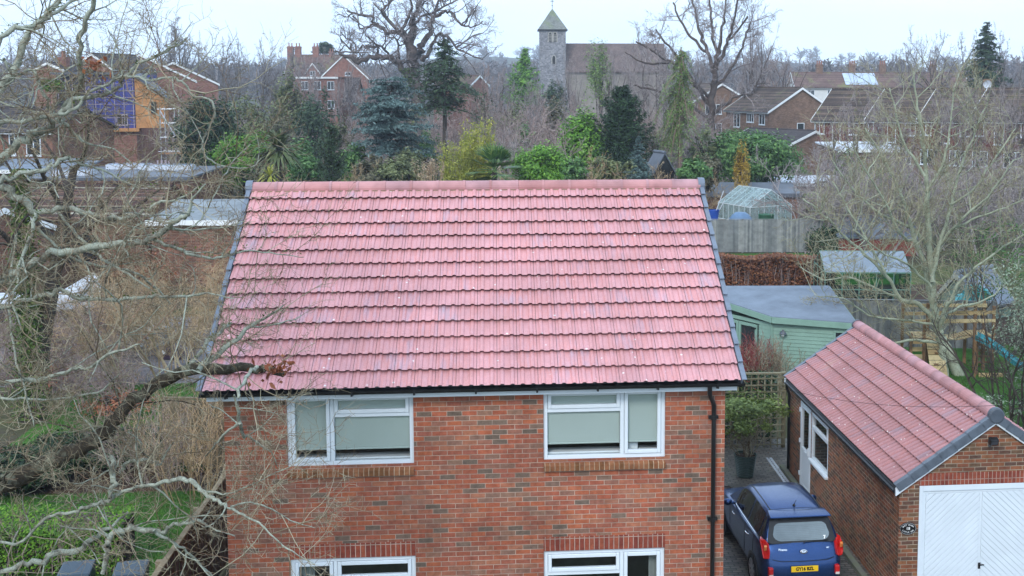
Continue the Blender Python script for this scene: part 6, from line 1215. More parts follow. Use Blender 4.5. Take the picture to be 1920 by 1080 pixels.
# moss on the upper sides of the limbs
rs = np.random.RandomState(16); C = []
for P in fp[:14]:
    P = np.array(P); k = rs.randint(0, len(P)-1, 90); u = rs.uniform(size=(90, 1)); C.append(P[k]+(P[k+1]-P[k])*u+rs.normal(size=(90, 3))*.02+[0, 0, .035])
mb = MB(); quads_at(mb, np.vstack(C), .016, None, .7, rs, .6); mb.build('moss', M['l_ivy'], fo)
# --- bare tree at the right
RT = gp(1792, 708); rt = thing('bare_tree', 'tall bare pale-barked tree behind the garage ridge at the right', 'tree', (RT[0], RT[1], 0))
limbs = [
 [(1800, 712, 27, 0), (1784, 672, 24, 0), (1772, 645, 22, .1), (1760, 622, 19, .1), (1750, 565, 16, .1), (1744, 480, 14, .2), (1740, 400, 12, .2), (1736, 320, 10, .3), (1729, 250, 8, .3), (1719, 185, 5, .4), (1712, 132, 3, .4)],
 [(1775, 712, 20, -.15), (1768, 672, 18, -.1), (1764, 640, 16, 0), (1757, 615, 13, 0)],
 [(1760, 628, 12), (1745, 592, 11), (1723, 572, 10), (1688, 560, 9), (1662, 515, 8), (1622, 478, 7), (1582, 442, 6), (1545, 402, 4), (1505, 372, 3)],
 [(1750, 575, 12), (1736, 505, 11), (1716, 452, 10), (1702, 402, 8), (1682, 350, 6), (1652, 290, 5), (1622, 240, 3)],
 [(1746, 530, 11), (1762, 455, 9), (1783, 385, 8), (1802, 312, 6), (1830, 245, 4), (1852, 192, 3)],
 [(1762, 622, 11), (1768, 597, 10), (1778, 569, 9), (1793, 541, 8), (1830, 502, 5), (1882, 462, 4), (1935, 432, 3)],
 [(1745, 482, 9), (1776, 440, 7), (1822, 412, 5), (1872, 395, 4), (1935, 370, 3)],
 [(1743, 462, 9), (1702, 422, 8), (1652, 402, 6), (1592, 347, 4), (1560, 300, 3)],
 [(1757, 642, 7), (1702, 638, 6), (1642, 652, 5), (1592, 640, 4), (1545, 652, 2)],
 [(1735, 330, 7), (1700, 280, 6), (1680, 220, 4), (1668, 165, 3)], [(1737, 360, 7), (1770, 300, 6), (1782, 230, 4), (1790, 160, 3)],
 [(1716, 452, 7), (1690, 440, 6), (1660, 380, 5), (1630, 330, 4), (1590, 260, 2)], [(1783, 385, 6), (1830, 350, 5), (1870, 290, 4), (1905, 240, 2)],
 [(1688, 560, 6), (1640, 540, 5), (1590, 520, 4), (1545, 525, 3), (1500, 500, 2)], [(1660, 512, 6), (1620, 440, 5), (1590, 390, 4), (1560, 340, 3)], [(1757, 610, 7), (1690, 600, 5), (1630, 590, 4), (1580, 560, 3), (1530, 555, 2)],
 [(1746, 540, 7), (1715, 505, 6), (1690, 490, 5), (1650, 470, 4), (1600, 430, 3)], [(1765, 452, 7), (1795, 420, 6), (1850, 370, 5), (1900, 300, 3)], [(1760, 600, 7), (1800, 575, 6), (1850, 560, 4), (1900, 520, 3)]]
RO = opt(max=2, seg=[5, 3, 2], wig=[.13, .2, .22], up=[.10, .10, .05], kids=[7, 4, 0], start=[.2, .2, 0], ang=[42, 40, 36], rat=[.5, .5, .5], rr=[.6, .6, .6], rmin=.0065, tip=.45); RO['L'] = 1.75; RO['r'] = .015
traced_tree(rt, limbs, 37.8, M['green_bark'], island('pale_green_twigs', [(0, (.19, .14, .085)), (.5, (.31, .285, .18)), (1, (.39, .39, .27))], .85, .1), RO, 4.4, 33, 1.8, 8, .5, .15, 'limb', .02, (.014, M['green_bark']), 1.0, .82)
# --- the great oak by the manor
D = 150; OT = ground_at(785, D); ot = thing('great_oak', 'great spreading bare oak with twisted dark limbs against the sky', 'tree', (OT[0], OT[1], 0))
limbs = [
 [(785, 330, 44, 0), (783, 220, 38, 0), (782, 165, 36, 0), (778, 125, 34, 0), (774, 100, 28, 0), (773, 66, 19, 0), (774, 40, 15, 0), (783, 18, 12, 0), (788, -8, 9, 0), (796, -40, 6, 0), (802, -70, 4, 0)],
 [(772, 150, 20), (757, 140, 18), (748, 118, 16), (728, 109, 15), (706, 105, 14), (678, 114, 12), (655, 108, 9), (641, 103, 7), (628, 95, 4)],
 [(706, 105, 10), (709, 90, 9), (695, 88, 8), (680, 88, 7), (668, 98, 5), (650, 85, 4), (638, 70, 3)], [(668, 96, 5), (664, 80, 5), (650, 72, 4), (640, 60, 3)],
 [(775, 105, 18), (758, 74, 15), (750, 62, 13), (720, 57, 11), (704, 43, 9), (690, 30, 8), (668, 26, 6), (650, 20, 4)], [(704, 43, 6), (690, 50, 6), (675, 52, 5), (672, 40, 4), (660, 30, 3)],
 [(758, 74, 11), (722, 30, 9), (724, 10, 8), (742, -4, 7), (748, -40, 5), (745, -70, 3)], [(750, 62, 10), (762, 40, 9), (770, 10, 7), (762, -20, 5), (758, -60, 3)],
 [(783, 108, 20), (788, 86, 17), (806, 63, 14), (814, 33, 11), (830, 22, 9), (848, 24, 8), (866, 46, 6), (888, 50, 4), (905, 40, 3)], [(866, 46, 5), (880, 30, 4), (895, 10, 3)], [(814, 33, 8), (822, 0, 6), (830, -40, 4), (845, -70, 3)],
 [(790, 112, 14), (806, 96, 12), (812, 80, 10), (828, 64, 8), (842, 72, 7), (856, 90, 6), (874, 98, 5), (906, 112, 3)], [(856, 90, 5), (872, 78, 4), (890, 66, 3), (905, 62, 2)], [(774, 45, 9), (795, 28, 7), (812, 24, 6), (840, 8, 5), (870, -6, 4)],
 [(748, 118, 8), (748, 95, 7), (742, 72, 5), (730, 70, 4)], [(728, 109, 7), (722, 92, 6), (700, 80, 4), (690, 66, 3)]]
OO = opt(max=3, seg=[5, 4, 3, 2], wig=[.32, .34, .32, .3], up=[.10, .08, .05, .02], kids=[5, 5, 3, 0], start=[.2, .2, .2, 0], ang=[50, 48, 45, 40], rat=[.55, .52, .5, .5], rr=[.6, .55, .55, .5], rmin=.017, tip=.5); OO['L'] = 3.5; OO['r'] = .085
traced_tree(ot, limbs, D, M['oak_bark'], M['twig_grey'], OO, 1.15, 44, 3.5, 8, .45, .25, 'limb', .3, (.05, M['oak_bark']), 1.0, .66)
lf = MB(); rs = np.random.RandomState(9); C = np.stack([rs.normal(size=420)*.6-1.4, rs.normal(size=420)*.5-1.3, rs.uniform(8.6, 11.5, 420)], -1); quads_at(lf, C, .12, None, .6, rs); lf.build('ivy', M['l_ivy'], ot)

D = 118; BT = ground_at(1335, D); bt = thing('bare_tree', 'tall many-branched dark bare tree standing right of the church roof', 'tree', (BT[0], BT[1], 0))
limbs = [[(1335, 340, 15, 0), (1334, 255, 14, 0), (1332, 210, 13, 0), (1336, 165, 12, 0), (1341, 133, 10, 0), (1346, 105, 8, 0), (1352, 70, 6, 0), (1358, 30, 4, 0), (1362, -15, 3, 0)],
 [(1338, 140, 8), (1328, 100, 7), (1318, 75, 6), (1308, 45, 5), (1300, 8, 4), (1296, -30, 3)], [(1343, 125, 7), (1362, 80, 6), (1372, 55, 5), (1380, 20, 4), (1388, -20, 3)],
 [(1333, 205, 8), (1312, 170, 7), (1288, 142, 6), (1258, 118, 5), (1225, 96, 4), (1192, 78, 3)], [(1333, 190, 7), (1300, 150, 6), (1272, 110, 5), (1248, 80, 4), (1230, 55, 3)], [(1328, 100, 6), (1296, 70, 5), (1275, 40, 4), (1262, 5, 3)],
 [(1334, 230, 7), (1300, 200, 6), (1262, 178, 5), (1222, 168, 4), (1190, 160, 3)], [(1338, 170, 7), (1362, 140, 6), (1382, 108, 5), (1398, 70, 4), (1408, 40, 3)], [(1335, 215, 7), (1360, 195, 6), (1385, 180, 4), (1412, 176, 3)], [(1362, 80, 5), (1385, 55, 4), (1402, 30, 3)], [(1346, 105, 6), (1336, 60, 5), (1332, 20, 4), (1326, -25, 3)], [(1258, 118, 4), (1225, 120, 4), (1195, 112, 3), (1172, 98, 2)]]
BO = opt(max=3, seg=[5, 4, 3, 2], wig=[.14, .2, .24, .25], up=[.08, .07, .05, .02], kids=[6, 5, 4, 0], start=[.2, .2, .15, 0], ang=[40, 40, 40, 38], rat=[.55, .5, .5, .5], rr=[.6, .6, .6, .5], rmin=.014, tip=.4); BO['L'] = 3.6; BO['r'] = .055
traced_tree(bt, limbs, D, M['oak_bark'], M['twig_grey'], BO, .95, 55, 3.0, 7, .35, .2, 'limb', .12)
# ------------------------------------------------------------------ trees and shrubs grown from kits
def mk(mb, nm, mat): return mb.mesh(nm, mat)
O_far = opt(max=4, kids=[10, 6, 5, 4, 0], seg=[5, 4, 3, 2, 2], rmin=.026, cut=.16, wig=[.10, .20, .25, .28, .28], up=[.08, .07, .06, .04, .01], rat=[.72, .5, .5, .5, .5], tip=.4)
O_up = opt(max=4, kids=[11, 6, 5, 3, 0], seg=[5, 4, 3, 2, 2], rmin=.022, cut=.16, ang=[32, 34, 36, 36, 30], wig=[.06, .14, .2, .22, .2], up=[.14, .16, .14, .08, .04], start=[.18, .2, .2, .1, 0], tl=.8)
FAR = []
for s in range(5):
    a, b = bare_tree_mesh(50+s, 15, .34, O_far if s % 2 else dict(O_far, ang=[55, 50, 45, 45, 40], tl=.55, start=[.35, .25, .2, .15, 0]), sides=(6, 5, 3)); V = np.vstack(b.v); FAR.append((mk(a, 'limb', M['bark']), mk(b, 'twig', M['twig_far']), np.percentile(V[:, 2], 99.6), np.percentile(np.hypot(V[:, 0], V[:, 1]), 98)*2))
O_big = opt(max=4, kids=[13, 7, 6, 5, 0], seg=[6, 5, 4, 3, 2], rmin=.022, cut=.14, ang=[50, 46, 44, 42, 38], wig=[.09, .17, .22, .25, .25], up=[.06, .06, .05, .03, .01], start=[.26, .2, .2, .15, 0], rat=[.80, .48, .5, .5, .5], rr=[.55, .5, .5, .5, .5], tl=.55, tip=.3)
for s in range(2):
    a, b = bare_tree_mesh(150+s, 19, .42, O_big, sides=(8, 5, 3)); V = np.vstack(b.v); FAR.append((mk(a, 'limb', M['oak_bark']), mk(b, 'twig', M['twig_far']), np.percentile(V[:, 2], 99.6), np.percentile(np.hypot(V[:, 0], V[:, 1]), 98)*2))
print('FAR ratio', [round(f[3]/f[2], 2) for f in FAR])
def far_tree(lab, px, d, top_y, wpx=None, v=0, mats=None, group=None, name='bare_tree', rz=None):
    p = ground_at(px, d, float(hill_z(np.array(px*0.), np.array(d*1.)))); H = at(px, top_y, d)[2]-p[2]; l, tw, h0, w0 = FAR[v if v > 4 else v % 5]; sc = H/h0; sx = sc if not wpx else wpx*d/FPX/w0
    t = thing(name, lab, 'tree', tuple(p), rz if rz is not None else (px*.37) % 6.28, group); t.scale = (sx, sx, sc)
    for nm, me in (('limb', l), ('twig', tw)): o = bpy.data.objects.new(nm, me); COL.objects.link(o); o.parent = t
    if mats: c = tw.copy(); c.materials.clear(); c.materials.append(mats); o.data = c
    return t
far_tree('slim bare tree growing behind the tall bare tree right of the church', 1392, 140, 14, 140, 6, M['twig_grey'])
far_tree('rounded plum-tinted bare tree behind the gabled brick house', 1462, 168, 88, 140, 6, M['twig_red'])
far_tree('bare grey tree on the skyline above the plum-tinted tree', 1425, 185, 42, 140, 5)
far_tree('bare tree just left of the tall fir on the right skyline', 1752, 165, 50, 140, 6)
far_tree('bare tree between the fir and the picture edge', 1885, 160, 48, 140, 5)
far_tree('low bare tree left of the right-hand skyline group', 1700, 175, 80, 90, 2)
far_tree('round-headed bare tree standing alone left of the manor chimneys', 490, 210, 62, 105, 5)
far_tree('bare tree behind the manor chimneys', 585, 262, 82, 100, 4)
far_tree('small bare tree left of the terrace gable house', 1245, 105, 138, 110, 3, M['twig_grey'])
far_tree('low bare tree between the cedar and the church', 1010, 100, 168, 120, 0, M['twig_red'])
far_tree('dark bare tree standing in front of the flat-roofed garage and terrace', 1612, 84, 120, 130, 3, M['twig_grey'])
far_tree('bare tree rising to the right of the dark pine', 905, 120, 118, 120, 4, M['twig_red'])
far_tree('pale bare tree in front of the church nave', 1085, 130, 110, 90, 3, M['twig_grey'])
far_tree('bare tree at the far right edge over the terrace', 1925, 96, 110, 150, 1, M['twig_grey'])
rg = random.Random(77)
for k, (px, d, ty) in enumerate([(-60, 170, 40), (20, 185, 62), (75, 200, 58), (130, 190, 70), (185, 215, 66), (235, 205, 50), (290, 190, 46), (335, 200, 38), (380, 220, 62), (415, 205, 70), (450, 235, 76), (530, 245, 88), (555, 215, 96), (620, 260, 100), (660, 270, 96), (700, 280, 104), (310, 160, 84), (395, 165, 98), (445, 160, 104), (150, 165, 82), (0, 160, 80), (505, 175, 112), (350, 250, 50), (100, 250, 56)]):
    far_tree('leafless winter tree in the wood along the skyline at the left', px, d, ty+rg.uniform(-6, 6), rg.uniform(85, 125), k % 5, None, 'trees of the left-hand wood')
for k, (px, d, ty) in enumerate([(905, 300, 112), (940, 320, 122), (870, 260, 110), (1210, 250, 92), (1260, 240, 80), (1660, 240, 92), (1730, 235, 70), (1790, 220, 58), (1850, 215, 62), (1920, 210, 58)]):
    far_tree('leafless tree in the wood along the skyline beyond the church and terrace', px, d, ty, rg.uniform(75, 110), (k+2) % 5, None, 'trees of the right-hand wood')
for lab, px, d, ty, w, v in (('slim bare tree before the manor roof, left of its chimneys', 540, 150, 108, 70, 1), ('bare tree before the salmon brick wall of the manor', 592, 148, 112, 74, 3), ('bare tree just left of the striped dark roof beside the cedar', 640, 146, 128, 66, 0), ('bare tree at the left foot of the great oak', 690, 140, 120, 80, 4),
        ('bare tree hiding the lower nave wall beside the church tower', 1078, 150, 100, 84, 6), ('bare tree before the middle of the church nave', 1165, 145, 92, 110, 5), ('bare tree screening the gable of the manor left of the great oak', 655, 160, 96, 90, 5), ('bare tree screening the manor chimneys', 575, 165, 92, 90, 6), ('spreading bare tree before the right end of the church nave', 1215, 150, 84, 120, 6), ('bare tree behind the weeping conifer, left side', 1235, 140, 70, 100, 2), ('bare tree in front of the dark pine and church gap', 945, 130, 128, 90, 2), ('low bare tree hiding the foot of the bright green fir', 985, 125, 142, 90, 6), ('low bare tree at the left foot of the church tower', 1020, 128, 150, 70, 5)):
    far_tree(lab, px, d, ty, w, v, M['twig_grey'])
# far woods on the hills: a mass
wood = MB(); src = []
for s in range(3):
    a, b = bare_tree_mesh(90+s, 15, .5, opt(max=3, kids=[10, 6, 5, 0], seg=[3, 2, 2, 2], rmin=.12, cut=.3, tip=.5, ang=[50, 48, 45, 40]), sides=(4, 4, 3)); src.append(MB().merge(a).merge(b))
rs = np.random.RandomState(31)
for k in range(900):
    d = rs.uniform(320, 520) if k % 2 else rs.uniform(500, 1150); px = rs.uniform(-200, 2150); p = ground_at(px, d); z = float(hill_z(p[0], p[1])); s = rs.uniform(.75, 1.25); wood.merge(src[k % 3], sc=(s*1.45, s*1.45, s*1.18), rz=rs.uniform(0, 6), loc=(p[0], p[1], z-.3))
tag(wood.build('distant_wood', M['twig_far']), 'hazy wooded hills of bare trees along the horizon', 'woodland', kind='stuff')
# thicket of bare shrubs and saplings between the houses
TH = []; OTh = opt(max=2, seg=[5, 3, 2], wig=[.12, .2, .22], up=[.12, .12, .08], kids=[8, 5, 0], start=[.2, .15, 0], ang=[30, 34, 30], rat=[.42, .5, .5], rr=[.55, .6, .6], rmin=.011, tip=.4)
OT2 = opt(max=3, seg=[4, 3, 2, 2], wig=[.16, .22, .25, .25], up=[.06, .06, .04, .02], kids=[7, 6, 5, 0], start=[.15, .15, .1, 0], ang=[40, 42, 42, 38], rat=[.55, .52, .5, .5], rr=[.55, .55, .6, .6], rmin=.013, tip=.4)
for s in range(4): TH.append(stems_mesh(60+s, 4, 4.2, 2.0, .055, OT2, .55))
def mass(name, label, mat, spots, hs, seed):
    mb = MB(); rs = np.random.RandomState(seed)
    for px, d, ty in spots:
        p = ground_at(px, d); H = max(2.0, at(px, ty, d)[2]); s = H/5.0; mb.merge(TH[rs.randint(4)], sc=(s*hs, s*hs, s), rz=rs.uniform(0, 6), loc=tuple(p))
    return tag(mb.build(name, mat), label, 'thicket', kind='stuff')
KEEP = [(1094, 52, 89), (1166, 62, 87), (733, 95, 89), (835, 66, 97), (1275, 62, 88), (388, 66, 91), (465, 60, 87), (592, 50, 110), (545, 40, 116), (470, 50, 96)]      # no saplings straight in front of the named evergreens
rs = np.random.RandomState(71); sp1, sp2, sp3 = [], [], []
for k in range(185):
    px = rs.uniform(330, 1345); d = rs.uniform(76, 128)
    if any(abs(px-a) < w and d < dd for a, w, dd in KEEP): continue
    ty = np.interp(px, [330, 500, 640, 760, 850, 980, 1100, 1240, 1345], [190, 215, 220, 205, 190, 188, 205, 185, 215])+rs.uniform(-16, 22)+(128-d)*.75
    (sp1 if rs.uniform() < .62 else sp2).append((px, d, ty))
mass('thicket', 'dense thicket of reddish bare shrubs between the pink roof and the church', M['twig_red'], sp1, 1.0, 1)
mass('thicket', 'grey bare saplings standing among the reddish thicket', M['twig_grey'], sp2, .9, 2)
rs = np.random.RandomState(72); sp = [(rs.uniform(1480, 1960), rs.uniform(62, 92), rs.uniform(255, 335)) for _ in range(36)]
mass('thicket', 'tangle of bare shrubs in the gardens below the terrace at the right', M['twig_grey'], sp, 1.0, 3)
rs = np.random.RandomState(73); sp = [(rs.uniform(190, 440), rs.uniform(36, 50), rs.uniform(470, 590)) for _ in range(20)]
mass('thicket', 'tangle of straw-coloured bare shrubs behind the left garden', M['twig_straw'], sp, 1.0, 4)
rs = np.random.RandomState(74); sp = [(px, rs.uniform(72, 76), rs.uniform(298, 330)) for px in (340, 372, 410, 452, 560, 585, 660, 690, 720, 755, 775, 960, 975, 1075, 1100, 1130, 1160, 1205, 1225, 1310, 1335)]
mass('thicket', 'low straw and brown shrubs just beyond the pink roof ridge', M['twig_straw'], sp, .8, 5)
sp = [(rs.uniform(-40, 230), rs.uniform(33, 42), rs.uniform(610, 740)) for _ in range(30)]
mass('thicket', 'reddish bare shrubs round the ivy-clad trunk at the left', M['twig_red'], sp, .9, 6)
# individual evergreens
def ever(name, label, px, d, ty, wpx, mat, n, size, by=None, asp=.55, clumps=40, tight=.28, cat='shrub', dome=1.0, stem=True, seed=None, group=None):
    p = ground_at(px, d); zt_ = at(px, ty, d)[2]; R = wpx*.5*d/FPX; zb = 0.15 if by is None else at(px, by, d)[2]; rs = np.random.RandomState(seed or int(px)); lf = MB(); c = (0, 0, (zt_+zb)/2)
    leaf_cloud(lf, c, (R*1.02, R*1.02, (zt_-zb)/2*.97), int(n*1.7), size*1.05, int(clumps*1.7), tight*1.3, rs, asp, .42)
    st = MB(); rg = random.Random(int(px)); st.tubes([[(rg.uniform(-.1, .1), rg.uniform(-.1, .1), -.05), (R*rg.uniform(-.3, .3), R*rg.uniform(-.3, .3), zt_*.5), (R*rg.uniform(-.6, .6), R*rg.uniform(-.6, .6), zt_*.88)] for _ in range(7)], [[.09, .06, .02]]*7, 5)
    return plant(name, label, cat, tuple(p), [('stem', st, M['bark_dark']), ('foliage', lf, mat)], group=group)
ever('evergreen_bush', 'bright green feathery conifer bush beside the dark yew', 1094, 82, 212, 76, M['l_bright'], 7500, .11, by=345, clumps=56, tight=.36)
ever('evergreen_bush', 'rounded yellow-green bush right of the fan palm', 1016, 66, 272, 96, M['l_bright'], 6500, .08, by=372, clumps=52)
ever('laurel_tree', 'big dark glossy evergreen right of the building site', 388, 88, 186, 112, M['l_dark'], 6000, .14, by=330, cat='tree')
ever('laurel_tree', 'dark green laurel mound left of the blue cedar', 592, 108, 160, 78, M['l_pine'], 3600, .15, cat='tree')
ever('evergreen_bush', 'pale olive-green tall shrub above the thicket left of the laurel', 545, 118, 140, 62, M['l_olive'], 3200, .15)
ever('evergreen_bush', 'grey-olive shrub between the dark evergreen and the palm', 470, 98, 176, 95, M['l_olive'], 3600, .13)
ever('evergreen_bush', 'fresh green sprawling mound left of the spiky palm', 462, 82, 252, 120, M['l_hedge'], 5200, .11, by=345)
ever('laurel_bush', 'broad light green laurel behind the golden column shrub', 1408, 88, 244, 160, M['l_mid'], 8200, .13, by=345, clumps=70)
ever('golden_shrub', 'narrow golden-yellow leafy shrub in front of the laurel', 1391, 80, 274, 32, M['l_orange'], 2600, .07)
ever('evergreen_bush', 'dark round bush at the right end of the grey fence', 1546, 60, 418, 62, M['l_dark'], 4200, .07)
ever('evergreen_bush', 'low green shrub beyond the long flat roof', 1490, 96, 302, 60, M['l_mid'], 2200, .10)
ever('evergreen_bush', 'yellow-green bush under the white-edged garage roof', 1592, 88, 282, 62, M['l_weep'], 2600, .10)
ever('evergreen_bush', 'mid green bush right of the white-edged garage', 1655, 86, 296, 74, M['l_weep'], 2600, .10)
ever('evergreen_bush', 'dark green bush in the garden left of the brick wall', 1465, 100, 292, 40, M['l_dark'], 1800, .10)
ever('evergreen_bush', 'green bush half hidden by the bare tree above the red shed', 1590, 70, 378, 80, M['l_mid'], 2600, .09)
ever('evergreen_bush', 'deep green bush in the flower bed at the left edge', 15, 27, 840, 170, M['l_dark'], 5200, .05)
ever('evergreen_bush', 'dark low shrub in the flower bed beside the tan fence', 345, 28.4, 872, 70, M['l_dark'], 2600, .045)
ever('evergreen_bush', 'dark green bush hiding the foot of the church tower', 1040, 150, 148, 56, M['l_pine'], 2600, .18)
ever('evergreen_bush', 'vivid green patch of climber on the roof left of the site', 105, 92, 148, 34, M['l_hedge'], 1400, .11, by=170)
ever('mixed_shrub', 'russet-leaved shrub below the covered trailer', 130, 41, 622, 120, M['l_russet'], 1500, .05, clumps=30, tight=.35)
ever('mixed_shrub', 'orange-brown leafy shrub at the left of the lawn', 70, 36, 690, 130, M['l_russet'], 1700, .045, clumps=30, tight=.35)
ever('mixed_shrub', 'rust-coloured beech sapling by the old brick wall', 285, 52, 470, 60, M['l_russet'], 900, .06, clumps=18)
ever('mixed_shrub', 'rust-flecked shrub at the edge of the left lawn', 200, 33, 735, 130, M['l_russet'], 900, .045, clumps=26, tight=.4)
for k, (px, d, ty, w) in enumerate([(690, 112, 196, 60), (770, 118, 178, 60), (800, 92, 240, 56), (905, 108, 190, 60), (960, 112, 186, 64), (985, 92, 232, 50), (1045, 110, 182, 60), (1065, 90, 252, 44), (660, 84, 268, 60), (700, 78, 292, 54), (770, 78, 280, 50), (560, 84, 262, 60), (1225, 90, 240, 40), (1320, 88, 236, 56), (430, 90, 236, 60), (520, 100, 196, 60), (640, 96, 226, 50), (960, 80, 282, 44), (1330, 78, 292, 50), (1140, 74, 296, 60), (1070, 74, 300, 56), (690, 73, 306, 64), (735, 73, 300, 60), (575, 74, 296, 64), (500, 76, 286, 60), (1190, 74, 304, 50), (1300, 74, 300, 60)]):
    ever('olive_shrub', 'shrub still in leaf scattered through the reddish thicket of bare saplings', px, d, ty, w, (M['l_brown'], M['l_olive'], M['l_mid'])[k % 3], 1500, .12, by=350, clumps=24, group='shrubs among the thicket')
q = ground_at(365, 26.6); plant('bare_shrub', 'tangled straw-coloured bare shrub in front of the tan fence', 'shrub', (q[0], q[1], 0), [('stem', stems_mesh(91, 34, 2.3, 2.2, .012, lean=.5), M['twig_straw'])])
q = ground_at(300, 27.4); plant('bare_shrub', 'brown bare shrub in the bed left of the tan fence', 'shrub', (q[0], q[1], 0), [('stem', stems_mesh(92, 34, 2.0, 2.4, .012, lean=.6), M['twig_red'])])
ever('evergreen_bush', 'very dark spreading bush in the bed under the lower oak limb', 135, 28.5, 812, 190, M['l_dark'], 5200, .05)
ever('evergreen_bush', 'dark green bush in the bed just left of the tan fence', 262, 29, 800, 120, M['l_pine'], 3600, .05)
for lab, px, d, ty, w, v in (('bare grey tree before the first terraced house', 1690, 92, 150, 120, 1), ('bare grey tree before the second terraced house', 1790, 90, 158, 120, 3), ('bare grey tree before the third terraced house', 1868, 88, 165, 120, 0), ('short bare tree before the long brown roof left of the terrace', 1560, 86, 196, 90, 2), ('dense bare tree overlapping the roofs of the first two terraced houses', 1742, 98, 140, 120, 5), ('dense bare tree overlapping the roofs of the last terraced houses', 1840, 97, 138, 120, 6), ('dense bare tree in front of the left end of the terrace', 1655, 100, 150, 100, 6), ('dense bare tree at the right edge before the last terraced house', 1905, 95, 150, 110, 5), ('twiggy bare tree before the nave roof beside the ivy-covered column', 1140, 138, 88, 100, 6), ('twiggy bare tree before the right end of the nave roof', 1262, 136, 84, 100, 5)):
    far_tree(lab, px, d, ty, w, v, M['twig_grey'])
def conif(name, label, px, d, ty, wpx, mat, by, tiers, per, droop, size, taper=1.0, dens=34, shape=None, seed=None, bark=None, needle=.35, lay=False):
    p = ground_at(px, d); H = at(px, ty, d)[2]; zb = at(px, by, d)[2]; R = wpx*.5*d/FPX; tr, lf = conifer_mesh(seed or int(px), H, R, tiers, per, droop, size, max(.02, zb/H), taper, dens, shape, needle, lay)
    return plant(name, label, 'tree', tuple(p), [('trunk', tr, bark or M['bark_dark']), ('foliage', lf, mat)])
conif('pine_tree', 'dark green pine with a bare lower trunk in front of the great oak', 835, 95, 70, 138, M['l_pine'], 205, 15, 8, .35, .17, 1.0, 40, lambda t: min(1, (1-t)*1.45+.05)*(1 if t > .12 else .8)*(1+.25*math.sin(t*23)))
conif('cedar_tree', 'blue-green spreading cedar left of the dark pine', 733, 85, 146, 160, M['l_blue'], 290, 8, 19, .16, .15, 1.0, 84, lambda t: math.sqrt(max(0, 1-(t*.95)**2.6))*(.82+.18*math.sin(t*40)), lay=True)
conif('fir_tree', 'bright green pointed fir left of the church tower', 986, 170, 91, 100, M['l_bright'], 205, 15, 11, -.25, .26, .9, 40, None, 986)
conif('yew_tree', 'dark green pointed yew right of the bright conifer bush', 1166, 82, 164, 126, M['l_dark'], 345, 30, 14, -.5, .13, .55, 60, lambda t: min(1, (1-t)**.62*1.05+.03))
conif('fir_tree', 'small blue-grey fir in front of the yew', 1197, 72, 254, 66, M['l_blue'], 345, 15, 9, .2, .075, .9, 36)
conif('columnar_conifer', 'olive-green columnar conifer just above the ridge at the left', 622, 66, 234, 64, M['l_pine'], 345, 18, 9, -.7, .07, .5, 40, lambda t: min(1, (1-t)**.45))
conif('fir_tree', 'tall layered fir tree on the right-hand skyline', 1842, 150, 40, 92, M['l_pine'], 170, 15, 9, .25, .26, .8, 46)
conif('weeping_conifer', 'weeping light green conifer with a bare pinkish trunk', 1275, 85, 86, 112, M['l_weep'], 258, 14, 8, 1.5, .12, .35, 78, lambda t: min(1, (1-t)**.4)*(.8+.3*math.sin(t*37)), None, plain('pinkish_bark', (.24, .16, .13), .8, .25), .25)
ever('ivy_clad_tree', 'pale green ivy-covered column of a tree in front of the church nave', 1123, 140, 80, 48, M['l_weep'], 1500, .13, by=200, clumps=26, tight=.34, cat='tree')
conif('cedar_tree', 'distant dark flat-topped cedar above the manor roof', 612, 240, 79, 46, M['l_pine'], 100, 5, 7, .05, .4, 1, 30, lambda t: 1-.5*t)
# bamboo, palms, plumes
def bamboo(label, px, d, ty, wpx, n, mat=None, seed=1):
    p = ground_at(px, d); H = at(px, ty, d)[2]; R = wpx*.5*d/FPX; rg = random.Random(seed); rs = np.random.RandomState(seed); P, r, C = [], [], []
    for k in range(n):
        a = rg.random()*6.28; q = R*.55*rg.random()**.5; h = H*(rg.uniform(.84, 1.05) if rg.random() < .6 else rg.uniform(.55, .85)); lean = R*rg.uniform(.05, .55); x, y = math.cos(a)*q, math.sin(a)*q; ax, ay = math.cos(a+rg.uniform(-.6, .6)), math.sin(a+rg.uniform(-.6, .6))
        pts = [(x+ax*lean*u**2.2, y+ay*lean*u**2.2, h*u-.25*lean*u**4) for u in (0, .35, .65, .85, 1)]; P.append(pts); r.append([.016, .014, .011, .008, .004]); pp = np.array(pts); u = rs.uniform(.25, 1, 42)*4; i = np.minimum(u.astype(int), 3); C.append(pp[i]+(pp[i+1]-pp[i])*(u-i)[:, None]+rs.normal(size=(42, 3))*[.13, .13, .09])
    lf = MB(); quads_at(lf, np.vstack(C), .10, None, .30, rs, 0); return plant('bamboo', label, 'bamboo', tuple(p), [('cane', MB().tubes(P, r, 4), M['l_gold']), ('foliage', lf, mat or M['l_gold'])])
bamboo('tall golden bamboo clump reaching highest behind the fan palm', 896, 68, 230, 70, 120, None, 3)
bamboo('lower yellow bamboo clump left of the tall golden one', 856, 67, 266, 84, 120, leafmat('yellow_green_bamboo', (.18, .20, .03), (.32, .34, .06), (.48, .45, .10)), 4)
